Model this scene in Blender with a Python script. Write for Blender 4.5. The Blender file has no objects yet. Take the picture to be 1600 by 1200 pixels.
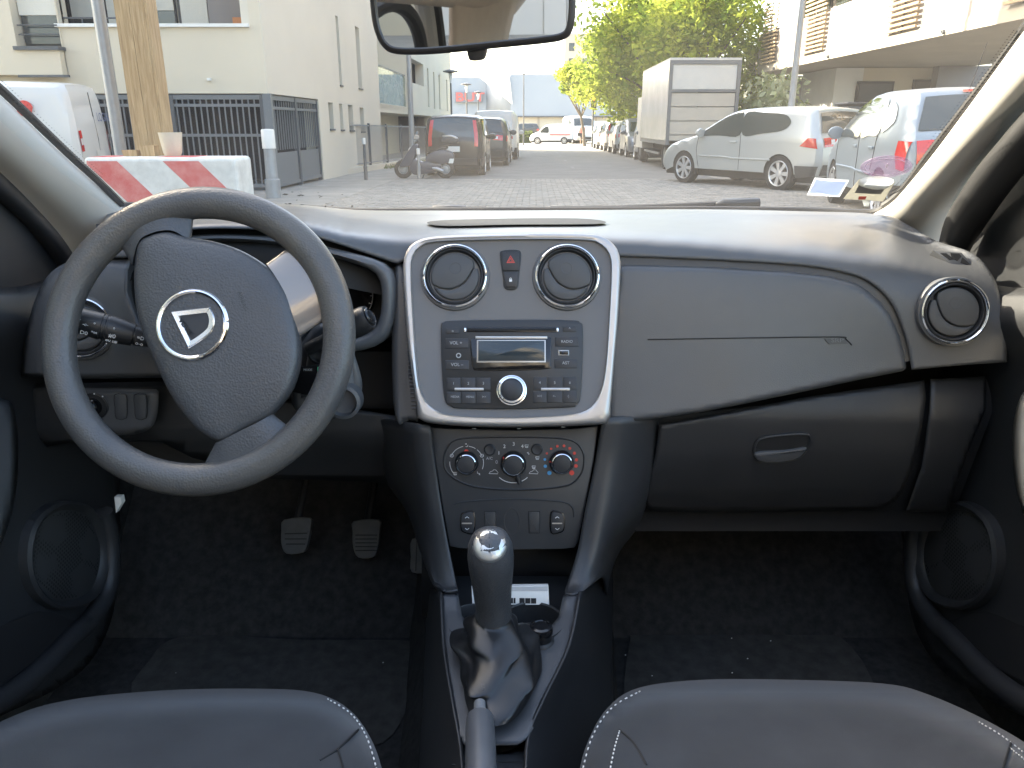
import bpy, bmesh, math, random
from mathutils import Vector, Matrix
R = math.radians
scene = bpy.context.scene
COL = scene.collection
# ------------------------------------------------------------------ camera
FPX = 1202.0                                   # focal length in pixels of the 1600 x 1200 photograph
PITCH = math.atan(405 / FPX)
CAM = Vector((0, 0, 1.25))
cam_data = bpy.data.cameras.new("camera")
cam_data.sensor_width = 36; cam_data.lens = 36 * FPX / 1600
cam_data.clip_start = 0.02; cam_data.clip_end = 3000
camera = bpy.data.objects.new("camera", cam_data); COL.objects.link(camera)
camera.location = CAM; camera.rotation_euler = (R(90) - PITCH, 0, 0)
scene.camera = camera
# ------------------------------------------------------------------ sky and sun
SUN_AZ, SUN_EL = R(-57), R(31)                 # clockwise from +Y (ahead): the sun stands left, a little ahead
world = bpy.data.worlds.new("World"); scene.world = world; world.use_nodes = True
wn = world.node_tree.nodes; wl = world.node_tree.links; wn.clear()
sky = wn.new("ShaderNodeTexSky"); sky.sky_type = 'NISHITA'; sky.sun_disc = False
sky.sun_elevation = SUN_EL; sky.sun_rotation = SUN_AZ; sky.dust_density = 4.0; sky.air_density = 1.0; sky.ozone_density = 1.0
bg = wn.new("ShaderNodeBackground"); bg.inputs[1].default_value = 0.15
wo = wn.new("ShaderNodeOutputWorld"); wl.new(sky.outputs[0], bg.inputs[0]); wl.new(bg.outputs[0], wo.inputs[0])
sun_data = bpy.data.lights.new("sun", 'SUN'); sun_data.energy = 3.0; sun_data.angle = R(0.5); sun_data.color = (1, .93, .82)
sun = bpy.data.objects.new("sun", sun_data); COL.objects.link(sun)
sdir = Vector((math.sin(SUN_AZ) * math.cos(SUN_EL), math.cos(SUN_AZ) * math.cos(SUN_EL), math.sin(SUN_EL)))
sun.rotation_euler = sdir.to_track_quat('Z', 'Y').to_euler(); sun.location = sdir * 60
scene.view_settings.view_transform = 'Standard'; scene.view_settings.look = 'None'
scene.view_settings.exposure = 2.95; scene.view_settings.gamma = 1.0
scene.view_settings.use_white_balance = True; scene.view_settings.white_balance_temperature = 7100; scene.view_settings.white_balance_tint = 10
scene.render.engine = 'CYCLES'
cy = scene.cycles
cy.use_denoising = True; cy.max_bounces = 10; cy.diffuse_bounces = 5; cy.glossy_bounces = 5
cy.transparent_max_bounces = 24; cy.caustics_reflective = False; cy.caustics_refractive = False
cy.sample_clamp_indirect = 6.0
# ------------------------------------------------------------------ photo pixel -> ray helpers
CP, SP = math.cos(PITCH), math.sin(PITCH)
def ray(px, py):
    v = 600 - py
    return Vector((px - 800, FPX * CP + v * SP, v * CP - FPX * SP))
def PY(px, py, Y): r = ray(px, py); return CAM + r * (Y / r.y)
def PZ(px, py, Z): r = ray(px, py); return CAM + r * ((Z - CAM.z) / r.z)
def PX(px, py, X): r = ray(px, py); return CAM + r * (X / r.x)
G0, GS = 0.20, 0.0083                           # the street falls gently away from the car
def gz(Y): return G0 - GS * Y
def GR(px, py):
    r = ray(px, py); t = (G0 - CAM.z) / (r.z + GS * r.y); return CAM + r * t
class Frame:
    """a plane: origin o, in-plane axes ex, ey, normal n"""
    def __init__(s, o, ex, ey):
        s.o = Vector(o); s.ex = Vector(ex).normalized(); s.ey = Vector(ey).normalized(); s.n = s.ex.cross(s.ey).normalized()
    def p(s, u, v, w=0): return s.o + s.ex * u + s.ey * v + s.n * w
    def uv(s, px, py, w=0):
        r = ray(px, py); o = s.o + s.n * w
        q = CAM + r * ((o - CAM).dot(s.n) / r.dot(s.n)) - s.o
        return (q.dot(s.ex), q.dot(s.ey))
    def uvs(s, pts, w=0): return [s.uv(x, y, w) for x, y in pts]
    def sub(s, u, v, rot=0, w=0):
        c, k = math.cos(rot), math.sin(rot)
        return Frame(s.p(u, v, w), s.ex * c + s.ey * k, s.ey * c - s.ex * k)
def tilted(px, py, Y, tilt, X=None):
    o = PY(px, py, Y)
    return Frame(o, (1, 0, 0), (0, math.sin(tilt), math.cos(tilt)))
# ------------------------------------------------------------------ materials
MATS = {}
def mat(name, col, rough=.5, metal=0.0, spec=.5, var=0.0, vscale=3.0, bump=0.0, bscale=200.0, bkind='noise', col2=None, coat=0.0, sheen=0.0, emit=None, alpha=None, detail=4):
    if name in MATS: return MATS[name]
    m = bpy.data.materials.new(name); m.use_nodes = True
    nt = m.node_tree; b = nt.nodes["Principled BSDF"]
    b.inputs["Base Color"].default_value = (*col, 1); b.inputs["Roughness"].default_value = rough
    b.inputs["Metallic"].default_value = metal; b.inputs["Specular IOR Level"].default_value = spec
    b.inputs["Coat Weight"].default_value = coat; b.inputs["Coat Roughness"].default_value = .05
    b.inputs["Sheen Weight"].default_value = sheen
    if alpha is not None: b.inputs["Alpha"].default_value = alpha
    if emit: b.inputs["Emission Color"].default_value = (*emit[0], 1); b.inputs["Emission Strength"].default_value = emit[1]
    tc = nt.nodes.new("ShaderNodeTexCoord")
    if var > 0 or col2:
        n = nt.nodes.new("ShaderNodeTexNoise"); n.inputs["Scale"].default_value = vscale; n.inputs["Detail"].default_value = detail
        n.inputs["Roughness"].default_value = .6
        nt.links.new(tc.outputs["Object"], n.inputs["Vector"])
        rp = nt.nodes.new("ShaderNodeValToRGB")
        c2 = col2 if col2 else tuple(x * (1 - var) for x in col)
        c1 = col if col2 else tuple(min(1, x * (1 + var * .6)) for x in col)
        rp.color_ramp.elements[0].position = .33; rp.color_ramp.elements[1].position = .68
        rp.color_ramp.elements[0].color = (*c2, 1); rp.color_ramp.elements[1].color = (*c1, 1)
        nt.links.new(n.outputs["Fac"], rp.inputs[0]); nt.links.new(rp.outputs[0], b.inputs["Base Color"])
        mr = nt.nodes.new("ShaderNodeMapRange"); mr.inputs[3].default_value = max(.02, rough - .08); mr.inputs[4].default_value = min(1, rough + .1)
        nt.links.new(n.outputs["Fac"], mr.inputs[0]); nt.links.new(mr.outputs[0], b.inputs["Roughness"])
    if bump > 0:
        if bkind == 'noise':
            n = nt.nodes.new("ShaderNodeTexNoise"); n.inputs["Scale"].default_value = bscale; n.inputs["Detail"].default_value = 3; out = n.outputs["Fac"]
        else:
            n = nt.nodes.new("ShaderNodeTexVoronoi"); n.inputs["Scale"].default_value = bscale; n.feature = 'SMOOTH_F1'; out = n.outputs["Distance"]
        nt.links.new(tc.outputs["Object"], n.inputs["Vector"])
        bp = nt.nodes.new("ShaderNodeBump"); bp.inputs["Strength"].default_value = bump; bp.inputs["Distance"].default_value = .3 / bscale
        nt.links.new(out, bp.inputs["Height"]); nt.links.new(bp.outputs[0], b.inputs["Normal"])
    MATS[name] = m
    return m
def sheet_mat(name, col, k=.5):
    """paper or film that lets light through"""
    m = bpy.data.materials.new(name); m.use_nodes = True; nt = m.node_tree; N = nt.nodes; L = nt.links; N.clear(); out = N.new("ShaderNodeOutputMaterial")
    d = N.new("ShaderNodeBsdfDiffuse"); t = N.new("ShaderNodeBsdfTranslucent"); x = N.new("ShaderNodeMixShader"); d.inputs[0].default_value = t.inputs[0].default_value = (*col, 1); x.inputs[0].default_value = k
    L.new(d.outputs[0], x.inputs[1]); L.new(t.outputs[0], x.inputs[2]); L.new(x.outputs[0], out.inputs[0]); MATS[name] = m; return m
def glass_mat(name, tint, refl=.9, rough=.02, haze=0.0, through=.9, hazecol=(.8, .8, .78)):
    """thin pane: transparent, Fresnel mirror, mixed-in haze for dirt and veiling glare"""
    if name in MATS: return MATS[name]
    m = bpy.data.materials.new(name); m.use_nodes = True; nt = m.node_tree; N = nt.nodes; L = nt.links; N.clear()
    out = N.new("ShaderNodeOutputMaterial"); tr = N.new("ShaderNodeBsdfTransparent"); gl = N.new("ShaderNodeBsdfGlossy")
    tr.inputs[0].default_value = (*[t * through for t in tint], 1); gl.inputs["Roughness"].default_value = rough; gl.inputs[0].default_value = (refl, refl, refl, 1)
    lw = N.new("ShaderNodeLayerWeight"); pw = N.new("ShaderNodeMath"); pw.operation = 'POWER'; pw.inputs[1].default_value = 5; L.new(lw.outputs["Facing"], pw.inputs[0])
    fr = N.new("ShaderNodeMapRange"); fr.inputs[3].default_value = .04; fr.inputs[4].default_value = .9; L.new(pw.outputs[0], fr.inputs[0])
    mx = N.new("ShaderNodeMixShader"); L.new(fr.outputs[0], mx.inputs[0]); L.new(tr.outputs[0], mx.inputs[1]); L.new(gl.outputs[0], mx.inputs[2])
    last = mx
    if haze > 0:
        df = N.new("ShaderNodeBsdfTranslucent"); df.inputs[0].default_value = (*hazecol, 1)
        tc = N.new("ShaderNodeTexCoord"); no = N.new("ShaderNodeTexNoise"); no.inputs["Scale"].default_value = 5; no.inputs["Detail"].default_value = 6
        L.new(tc.outputs["Object"], no.inputs["Vector"])
        mr = N.new("ShaderNodeMapRange"); mr.inputs[1].default_value = .3; mr.inputs[2].default_value = .75; mr.inputs[3].default_value = haze * .5; mr.inputs[4].default_value = haze * 1.5
        L.new(no.outputs["Fac"], mr.inputs[0])
        m2 = N.new("ShaderNodeMixShader"); L.new(mr.outputs[0], m2.inputs[0]); L.new(mx.outputs[0], m2.inputs[1]); L.new(df.outputs[0], m2.inputs[2]); last = m2
    L.new(last.outputs[0], out.inputs[0])
    MATS[name] = m
    return m
# ------------------------------------------------------------------ object helpers
PLACED = set()                                  # things whose children are given in world coordinates
def link(o, parent=None):
    COL.objects.link(o)
    if parent is not None:
        o.parent = parent
        if parent.name in PLACED: o.matrix_parent_inverse = parent.matrix_basis.inverted()
    return o
def tag(o, label=None, cat=None, group=None, kind=None):
    if label: o["label"] = label
    if cat: o["category"] = cat
    if group: o["group"] = group
    if kind: o["kind"] = kind
    return o
def thing(name, label, cat, loc=(0, 0, 0), rz=0, group=None):
    o = bpy.data.objects.new(name, None); COL.objects.link(o); o.empty_display_size = .1
    o.location = loc; o.rotation_euler = (0, 0, rz)
    return tag(o, label, cat, group)
def wthing(name, label, cat, loc, group=None):
    o = thing(name, label, cat, loc, 0, group); PLACED.add(o.name); return o
def mk(name, verts, faces, m, parent=None, smooth=True, bevel=0.0, seg=2, solid=0.0, sub=0, ang=35):
    """mesh object from world (or parent-local, when the parent has a transform) coordinates"""
    me = bpy.data.meshes.new(name); me.from_pydata([tuple(v) for v in verts], [], faces); me.update()
    o = bpy.data.objects.new(name, me); link(o, parent)
    ms = m if isinstance(m, (list, tuple)) else [m]
    for x in ms: me.materials.append(x)
    bm = bmesh.new(); bm.from_mesh(me); bmesh.ops.recalc_face_normals(bm, faces=bm.faces); bm.to_mesh(me); bm.free()
    if smooth:
        me.polygons.foreach_set("use_smooth", [True] * len(me.polygons))
        try: me.set_sharp_from_angle(angle=R(ang))
        except Exception: pass
    if solid:
        md = o.modifiers.new("solid", 'SOLIDIFY'); md.thickness = solid; md.offset = -1
    if bevel:
        md = o.modifiers.new("bevel", 'BEVEL'); md.width = bevel; md.segments = seg; md.limit_method = 'ANGLE'; md.angle_limit = R(30)
        try: md.harden_normals = False
        except Exception: pass
    if sub:
        md = o.modifiers.new("sub", 'SUBSURF'); md.levels = sub; md.render_levels = sub
    return o
def inst(src, parent=None, name=None):
    """copy of one object (shared mesh)"""
    o = src.copy(); COL.objects.link(o); o.parent = parent
    if name: o.name = name
    return o
class MB:
    """collects boxes, tubes ... into one mesh"""
    def __init__(s): s.v = []; s.f = []
    def add(s, v, f):
        k = len(s.v); s.v += [Vector(x) for x in v]; s.f += [tuple(i + k for i in q) for q in f]; return s
    def box(s, a, b):
        x0, y0, z0 = a; x1, y1, z1 = b
        return s.add([(x0, y0, z0), (x1, y0, z0), (x1, y1, z0), (x0, y1, z0), (x0, y0, z1), (x1, y0, z1), (x1, y1, z1), (x0, y1, z1)],
                     [(0, 3, 2, 1), (4, 5, 6, 7), (0, 1, 5, 4), (1, 2, 6, 5), (2, 3, 7, 6), (3, 0, 4, 7)])
    def tube(s, pts, rad, n=10, closed=False, cap=True):
        v, f = tube_geo(pts, rad, n, closed, cap); return s.add(v, f)
    def build(s, name, m, parent=None, **k): return mk(name, s.v, s.f, m, parent, **k)
def tube_geo(pts, rad, n=10, closed=False, cap=True, flat=1.0):
    pts = [Vector(p) for p in pts]; N = len(pts)
    rads = rad if isinstance(rad, (list, tuple)) else [rad] * N
    tans = []
    for i in range(N):
        a = pts[(i - 1) % N] if (closed or i > 0) else pts[i]; b = pts[(i + 1) % N] if (closed or i < N - 1) else pts[i]
        tans.append((b - a).normalized())
    up = Vector((0, 0, 1)) if abs(tans[0].z) < .9 else Vector((1, 0, 0))
    nrm = (up - tans[0] * up.dot(tans[0])).normalized()
    V = []; Fc = []
    for i in range(N):
        nrm = (nrm - tans[i] * nrm.dot(tans[i])).normalized(); bi = tans[i].cross(nrm)
        for j in range(n):
            a = 2 * math.pi * j / n
            V.append(pts[i] + (nrm * math.cos(a) * flat + bi * math.sin(a)) * rads[i])
    for i in range(N if closed else N - 1):
        for j in range(n):
            k = (i + 1) % N
            Fc.append((i * n + j, i * n + (j + 1) % n, k * n + (j + 1) % n, k * n + j))
    if cap and not closed:
        Fc.append(tuple(range(n))[::-1]); Fc.append(tuple((N - 1) * n + j for j in range(n)))
    return V, Fc
def crom(p0, p1, p2, p3, t):
    return tuple(.5 * ((2 * b) + (-a + c) * t + (2 * a - 5 * b + 4 * c - d) * t * t + (-a + 3 * b - 3 * c + d) * t ** 3) for a, b, c, d in zip(p0, p1, p2, p3))
def smooth(pts, k=6, closed=True):
    pts = [tuple(p) for p in pts]; n = len(pts); out = []
    for i in range(n if closed else n - 1):
        g = (lambda j: pts[j % n]) if closed else (lambda j: pts[min(max(j, 0), n - 1)])
        for q in range(k): out.append(crom(g(i - 1), g(i), g(i + 1), g(i + 2), q / k))
    if not closed: out.append(pts[-1])
    return out
def area2(p): return sum(p[i][0] * p[(i + 1) % len(p)][1] - p[(i + 1) % len(p)][0] * p[i][1] for i in range(len(p)))
def offs(pts, d):
    """move a closed 2D outline inward by d"""
    n = len(pts); sgn = 1 if area2(pts) > 0 else -1; out = []
    for i in range(n):
        a, b, c = Vector(pts[i - 1]), Vector(pts[i]), Vector(pts[(i + 1) % n])
        e1 = (b - a); e2 = (c - b)
        if e1.length < 1e-9: e1 = e2
        if e2.length < 1e-9: e2 = e1
        n1 = Vector((-e1.y, e1.x)).normalized(); n2 = Vector((-e2.y, e2.x)).normalized(); m = n1 + n2
        if m.length < 1e-6: m = n1
        m.normalize(); k = max(.5, m.dot(n1)); out.append(tuple(b + m * (sgn * d / k)))
    return out
def rrect(cx, cy, w, h, r, k=4):
    o = []
    for sx, sy, a0 in ((1, 1, 0), (-1, 1, 90), (-1, -1, 180), (1, -1, 270)):
        for i in range(k + 1):
            a = R(a0 + 90 * i / k); o.append((cx + sx * (w / 2 - r) + r * math.cos(a), cy + sy * (h / 2 - r) + r * math.sin(a)))
    return o
def circ(cx, cy, r, n=40, ry=None): return [(cx + r * math.cos(2 * math.pi * i / n), cy + (ry or r) * math.sin(2 * math.pi * i / n)) for i in range(n)]
def polar(pts, c, n):
    """resample a star-shaped outline by angle round c"""
    out = []; m = len(pts)
    for k in range(n):
        a = 2 * math.pi * k / n; dx, dy = math.cos(a), math.sin(a); best = None
        for i in range(m):
            x1, y1 = pts[i][0] - c[0], pts[i][1] - c[1]; x2, y2 = pts[(i + 1) % m][0] - c[0], pts[(i + 1) % m][1] - c[1]
            den = dx * (y2 - y1) - dy * (x2 - x1)
            if abs(den) < 1e-12: continue
            t = (x1 * (y2 - y1) - y1 * (x2 - x1)) / den; s_ = (x1 * dy - y1 * dx) / den
            if t > 0 and -1e-6 <= s_ <= 1 + 1e-6 and (best is None or t > best): best = t
        best = best or 0
        out.append((c[0] + dx * best, c[1] + dy * best))
    return out
def loops(name, fr, seq, m, parent=None, cap0=False, cap1=True, **k):
    """bridge outlines [(pts, w), ...] of equal length on a frame"""
    n = len(seq[0][0]); V = []; Fc = []
    for pts, w in seq: V += [fr.p(u, v, w) for u, v in pts]
    for i in range(len(seq) - 1):
        for j in range(n): Fc.append((i * n + j, i * n + (j + 1) % n, (i + 1) * n + (j + 1) % n, (i + 1) * n + j))
    if cap0: Fc.append(tuple(range(n))[::-1])
    if cap1: Fc.append(tuple((len(seq) - 1) * n + j for j in range(n)))
    return mk(name, V, Fc, m, parent, **k)
def slab(name, fr, pts, w0, w1, m, parent=None, b=0.0, **k):
    """plate of an outline from depth w0 to w1 with a rounded front edge b"""
    seq = [(pts, w0), (pts, w1 - b)]
    if b: seq += [(offs(pts, b * .3), w1 - b * .3), (offs(pts, b), w1)]
    else: seq = [(pts, w0), (pts, w1)]
    return loops(name, fr, seq, m, parent, cap0=True, **k)
def lathe(name, fr, prof, m, parent=None, n=40, cap0=False, cap1=True, sx=1, **k):
    return loops(name, fr, [(circ(0, 0, r * sx, n, r), w) for r, w in prof], m, parent, cap0, cap1, **k)
def plate(name, outline, Yf, m, parent=None, cell=14, edge=6, drop=.006, solid=.01, back=0.0, pt=None, **k):
    """a curved panel: outline in photo pixels, depth Yf(px,py), edges rolled back by drop"""
    bm = bmesh.new()
    vs = [bm.verts.new((x, y, 0)) for x, y in outline]; f = bm.faces.new(vs)
    if f.normal.z < 0: f.normal_flip()
    if edge:
        for th in (edge * .12, edge * .2, edge * .28, edge * .4, edge * .3):
            bmesh.ops.inset_region(bm, faces=[max(bm.faces, key=lambda q: q.calc_area())], thickness=th, use_even_offset=True)
    xs = [p[0] for p in outline]; ys = [p[1] for p in outline]
    for ax, lo, hi in ((0, min(xs), max(xs)), (1, min(ys), max(ys))):
        c = lo + cell
        while c < hi:
            co = (c, 0, 0) if ax == 0 else (0, c, 0); no = (1, 0, 0) if ax == 0 else (0, 1, 0)
            bmesh.ops.bisect_plane(bm, geom=bm.verts[:] + bm.edges[:] + bm.faces[:], plane_co=co, plane_no=no, dist=.01); c += cell
    n = len(outline)
    def near(x, y):
        b = 1e18; bp = None
        for i in range(n):
            ax, ay = outline[i]; bx, by = outline[(i + 1) % n]; dx, dy = bx - ax, by - ay; q = dx * dx + dy * dy
            t = 0 if q == 0 else max(0, min(1, ((x - ax) * dx + (y - ay) * dy) / q))
            e = (ax + t * dx - x) ** 2 + (ay + t * dy - y) ** 2
            if e < b: b = e; bp = (ax + t * dx, ay + t * dy, dx, dy)
        return math.sqrt(b), bp
    P3 = pt or PY
    ccw = 1 if area2(outline) > 0 else -1
    bm.verts.ensure_lookup_table(); bm.verts.index_update()
    V = []; NV = []; Fc = [tuple(v.index for v in f.verts) for f in bm.faces]
    for v in bm.verts:
        x, y = v.co.x, v.co.y; Y = Yf(x, y) + back; p0 = P3(x, y, Y)
        tx = P3(x + 3, y, Yf(x + 3, y) + back) - P3(x - 3, y, Yf(x - 3, y) + back); ty = P3(x, y + 3, Yf(x, y + 3) + back) - P3(x, y - 3, Yf(x, y - 3) + back)
        nb = tx.cross(ty).normalized()
        if nb.dot(CAM - p0) < 0: nb = -nb
        if edge:
            d, q = near(x, y); d = min(1, d / edge)
            if d < 1:
                l = math.hypot(q[2], q[3]) or 1; ox, oy = ccw * q[3] / l, -ccw * q[2] / l
                o3 = (tx * ox + ty * oy); o3 = (o3 - nb * o3.dot(nb)).normalized(); s_ = .96 * (1 - d)
                nb = (nb * math.sqrt(1 - s_ * s_) + o3 * s_).normalized(); p0 = P3(x, y, Y + drop * (1 - math.sqrt(max(0, 1 - (1 - d) ** 2))))
        V.append(p0); NV.append(nb)
    if solid:
        bd = [e for e in bm.edges if e.is_boundary]; mp = {}
        for e in bd:
            for v in e.verts:
                if v.index not in mp:
                    away = (V[v.index] - CAM).normalized(); k = len(V); mp[v.index] = k; q = near(v.co.x, v.co.y)[1]; nn = (NV[v.index] - away * NV[v.index].dot(away)).normalized() if edge else NV[v.index]
                    V += [V[v.index].copy(), V[v.index] + away * solid]; NV += [nn, nn]
        for e in bd: i, j = mp[e.verts[0].index], mp[e.verts[1].index]; Fc.append((i, j, j + 1, i + 1))
    bm.free()
    me = bpy.data.meshes.new(name); me.from_pydata([tuple(q) for q in V], [], Fc); me.update()
    bm = bmesh.new(); bm.from_mesh(me); bm.faces.ensure_lookup_table()
    for f in bm.faces:
        nn = sum((NV[v.index] for v in f.verts), Vector())
        f.normal_update()
        if f.normal.dot(nn) < 0: f.normal_flip()
    bm.to_mesh(me); bm.free()
    me.polygons.foreach_set("use_smooth", [True] * len(me.polygons))
    me.normals_split_custom_set_from_vertices([tuple(q) for q in NV])
    o = bpy.data.objects.new(name, me); link(o, parent); me.materials.append(m)
    return o
def lerp1(tab, x):
    """smooth monotone-ish interpolation of a table [(x, y), ...]"""
    if x <= tab[0][0]: return tab[0][1]
    if x >= tab[-1][0]: return tab[-1][1]
    for i in range(len(tab) - 1):
        x0, y0 = tab[i]; x1, y1 = tab[i + 1]
        if x0 <= x <= x1:
            h = x1 - x0; t = (x - x0) / h; d = (y1 - y0) / h
            dl = (y0 - tab[i - 1][1]) / (x0 - tab[i - 1][0]) if i > 0 else d
            dr = (tab[i + 2][1] - y1) / (tab[i + 2][0] - x1) if i + 2 < len(tab) else d
            m0 = 0 if dl * d <= 0 else 2 * dl * d / (dl + d); m1 = 0 if dr * d <= 0 else 2 * dr * d / (dr + d)
            if i == 0: m0 = d
            if i + 2 >= len(tab): m1 = d
            return (2 * t ** 3 - 3 * t * t + 1) * y0 + (t ** 3 - 2 * t * t + t) * h * m0 + (-2 * t ** 3 + 3 * t * t) * y1 + (t ** 3 - t * t) * h * m1
def text(name, fr, u, v, s, size, m, parent=None, rot=0, w=0, ext=.0003, align='CENTER', sx=1.0, bold=0):
    cu = bpy.data.curves.new(name, 'FONT'); cu.body = s; cu.size = size; cu.align_x = align; cu.align_y = 'CENTER'; cu.extrude = ext; cu.offset = bold * size
    cu.resolution_u = 3
    t = bpy.data.objects.new("tmp", cu); COL.objects.link(t)
    dg = bpy.context.evaluated_depsgraph_get(); me = bpy.data.meshes.new_from_object(t.evaluated_get(dg))
    bpy.data.objects.remove(t); me.materials.clear(); me.materials.append(m); me.name = name
    q = fr.sub(u, v, rot, w)
    for vt in me.vertices: vt.co = q.p(vt.co.x * sx, vt.co.y, vt.co.z)
    bpy.data.curves.remove(cu)
    o = bpy.data.objects.new(name, me); link(o, parent); return o
def patch(name, grid, m, parent=None, k=5, closed_u=False, **kw):
    """smooth surface through a grid of 3D control points"""
    rows = [smooth([tuple(p) for p in r], k, closed_u) for r in grid]
    nc = len(rows[0]); cols = [smooth([rows[i][j] for i in range(len(rows))], k, False) for j in range(nc)]
    nr = len(cols[0]); V = [cols[j][i] for i in range(nr) for j in range(nc)]; Fc = []
    for i in range(nr - 1):
        for j in range(nc if closed_u else nc - 1):
            j2 = (j + 1) % nc; Fc.append((i * nc + j, i * nc + j2, (i + 1) * nc + j2, (i + 1) * nc + j))
    return mk(name, V, Fc, m, parent, **kw)
random.seed(7)
# ================================================================== CAR INTERIOR
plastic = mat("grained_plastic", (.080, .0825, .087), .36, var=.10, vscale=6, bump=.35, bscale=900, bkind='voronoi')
plastic_d = mat("dark_plastic", (.024, .0248, .0265), .48, var=.10, vscale=6, bump=.3, bscale=900, bkind='voronoi')  # darker lower trim; tone also stands in for shade lost to the open roof
panel_grey = mat("satin_grey_plastic", (.112, .115, .120), .34, var=.06, vscale=8, bump=.08, bscale=1600)
radio_blk = mat("radio_black", (.018, .019, .021), .38, var=.1, vscale=20)
btn = mat("button_black", (.022, .023, .026), .45, bump=.05, bscale=2000)
flap_grey = mat("vent_flap_grey", (.062, .063, .065), .5, bump=.1, bscale=1500)
gloss_blk = mat("gloss_black", (.008, .008, .009), .12)
silver = mat("satin_silver", (.46, .44, .42), .36, metal=.7, var=.05, vscale=4)
chrome = mat("chrome", (.80, .80, .81), .08, metal=1)
lcd = mat("display_glass", (.035, .045, .05), .12, var=.1, vscale=30)
white_p = mat("white_print", (.75, .75, .74), .5)
grey_p = mat("grey_print", (.38, .38, .38), .5)
red_p = mat("red_print", (.65, .06, .04), .5)
blue_p = mat("blue_print", (.05, .30, .60), .5)
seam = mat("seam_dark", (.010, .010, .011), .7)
leather = mat("wheel_leather", (.058, .060, .064), .36, var=.14, vscale=9, bump=.7, bscale=420, bkind='voronoi')
worn = mat("worn_wheel_rim", (.056, .057, .060), .36, col2=(.092, .086, .078), vscale=7, bump=.6, bscale=420, bkind='voronoi')
bronze = mat("bronze_spoke_trim", (.23, .205, .185), .22, metal=.35, coat=.6)
cream = mat("cream_pillar_trim", (.50, .475, .43), .95, bump=.15, bscale=700, spec=.12)
rubber = mat("black_rubber", (.012, .012, .013), .6, var=.2, vscale=12)
carpet = mat("black_carpet", (.022, .022, .022), .95, col2=(.038, .038, .037), vscale=60, bump=.9, bscale=500, spec=.1)
matc = mat("floor_mat", (.040, .039, .036), .95, col2=(.062, .060, .055), vscale=45, bump=.9, bscale=700, spec=.1)
fabric = mat("seat_fabric", (.040, .0415, .044), .9, var=.16, vscale=14, bump=.6, bscale=900, spec=.15, sheen=.15)
fabric_d = mat("seat_side_fabric", (.06, .064, .07), .9, var=.12, vscale=9, bump=.35, bscale=1500, spec=.15)
thread = mat("white_thread", (.72, .70, .66), .8)
gaiter_m = mat("gaiter_leatherette", (.013, .0135, .0145), .30, var=.1, vscale=20, bump=.15, bscale=900, bkind='voronoi')
paper_w = mat("white_card", (.75, .74, .70), .6, var=.05, vscale=40)

def tab(*p): return list(p)
T_TAB = tab((150, 322), (450, 321), (560, 330), (800, 331), (1100, 329), (1375, 337), (1460, 383), (1530, 408), (1600, 430))
YT_TAB = tab((150, 1.36), (450, 1.47), (800, 1.50), (1100, 1.47), (1300, 1.38), (1400, 1.28), (1460, 1.18), (1530, 1.11), (1600, 1.07))
E_TAB = tab((150, 384), (200, 372), (250, 352), (300, 343), (400, 340), (463, 338), (500, 346), (540, 357), (630, 367), (800, 361), (970, 366), (1200, 384), (1400, 406), (1480, 425), (1540, 446), (1600, 470))
YE_TAB = tab((150, 1.05), (480, 1.06), (630, 1.095), (800, 1.105), (1200, 1.10), (1400, 1.085), (1600, 1.05))
B_TAB = tab((150, 590), (600, 657), (960, 657), (1100, 640), (1250, 610), (1420, 578), (1600, 560))
YB_TAB = tab((150, 1.0), (800, 1.0), (1100, 1.01), (1420, 1.03), (1600, 1.02))
def YD0(px, py):
    t, e, b = lerp1(T_TAB, px), lerp1(E_TAB, px), lerp1(B_TAB, px)
    yt, ye, yb = lerp1(YT_TAB, px), lerp1(YE_TAB, px), lerp1(YB_TAB, px)
    e = max(e, t + 8)
    if py < t: py = t
    if py <= e:
        s = (py - t) / (e - t); return 1 / ((1 - s) / yt + s / ye)
    return lerp1([(e, ye), (e + 22, ye - .016), (e + 60, ye - .032), (b, yb), (b + 60, yb - .02)], py)
def YD(px, py): return sum(YD0(px, py + d) * w for d, w in ((-15, 1), (-10, 2), (-5, 3), (0, 3), (5, 3), (10, 2), (15, 1))) / 15

dash = wthing("dashboard", "dark grey car dashboard with silver framed centre panel and round chrome ringed vents", "dashboard", (0, 1.2, .35))
# hidden dark block added so no light leaks between the panels
core = MB(); core.box((-.68, 1.16, .72), (.68, 1.34, 1.00)); core.box((-.68, 1.30, .80), (.68, 1.50, .98))
core.box((-.62, 1.10, .84), (-.17, 1.17, .93)); core.build("dash_light_block", seam, dash, smooth=False)
top_out = smooth([(176, 318), (300, 318), (450, 319), (560, 328), (680, 329), (800, 329), (950, 328), (1100, 327), (1250, 330), (1375, 335), (1420, 352), (1462, 376), (1520, 396), (1552, 432), (1567, 480), (1574, 530)], 4, False) + [(1574, 566), (1500, 571), (1424, 578)] + \
    smooth([(1424, 576), (1419, 545), (1410, 515), (1393, 475), (1362, 444), (1325, 428), (1250, 415), (1100, 406), (972, 401)], 4, False) + [(800, 402), (640, 404), (622, 412)] + \
    smooth([(616, 411), (560, 392), (511, 376), (463, 363), (420, 360), (350, 357), (290, 360), (240, 372), (215, 388), (205, 402)], 3, False) + [(150, 404), (135, 396), (150, 370)]
plate("dash_top", top_out, YD, plastic, dash, cell=4.5, edge=5, drop=.004, solid=.010)
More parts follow.
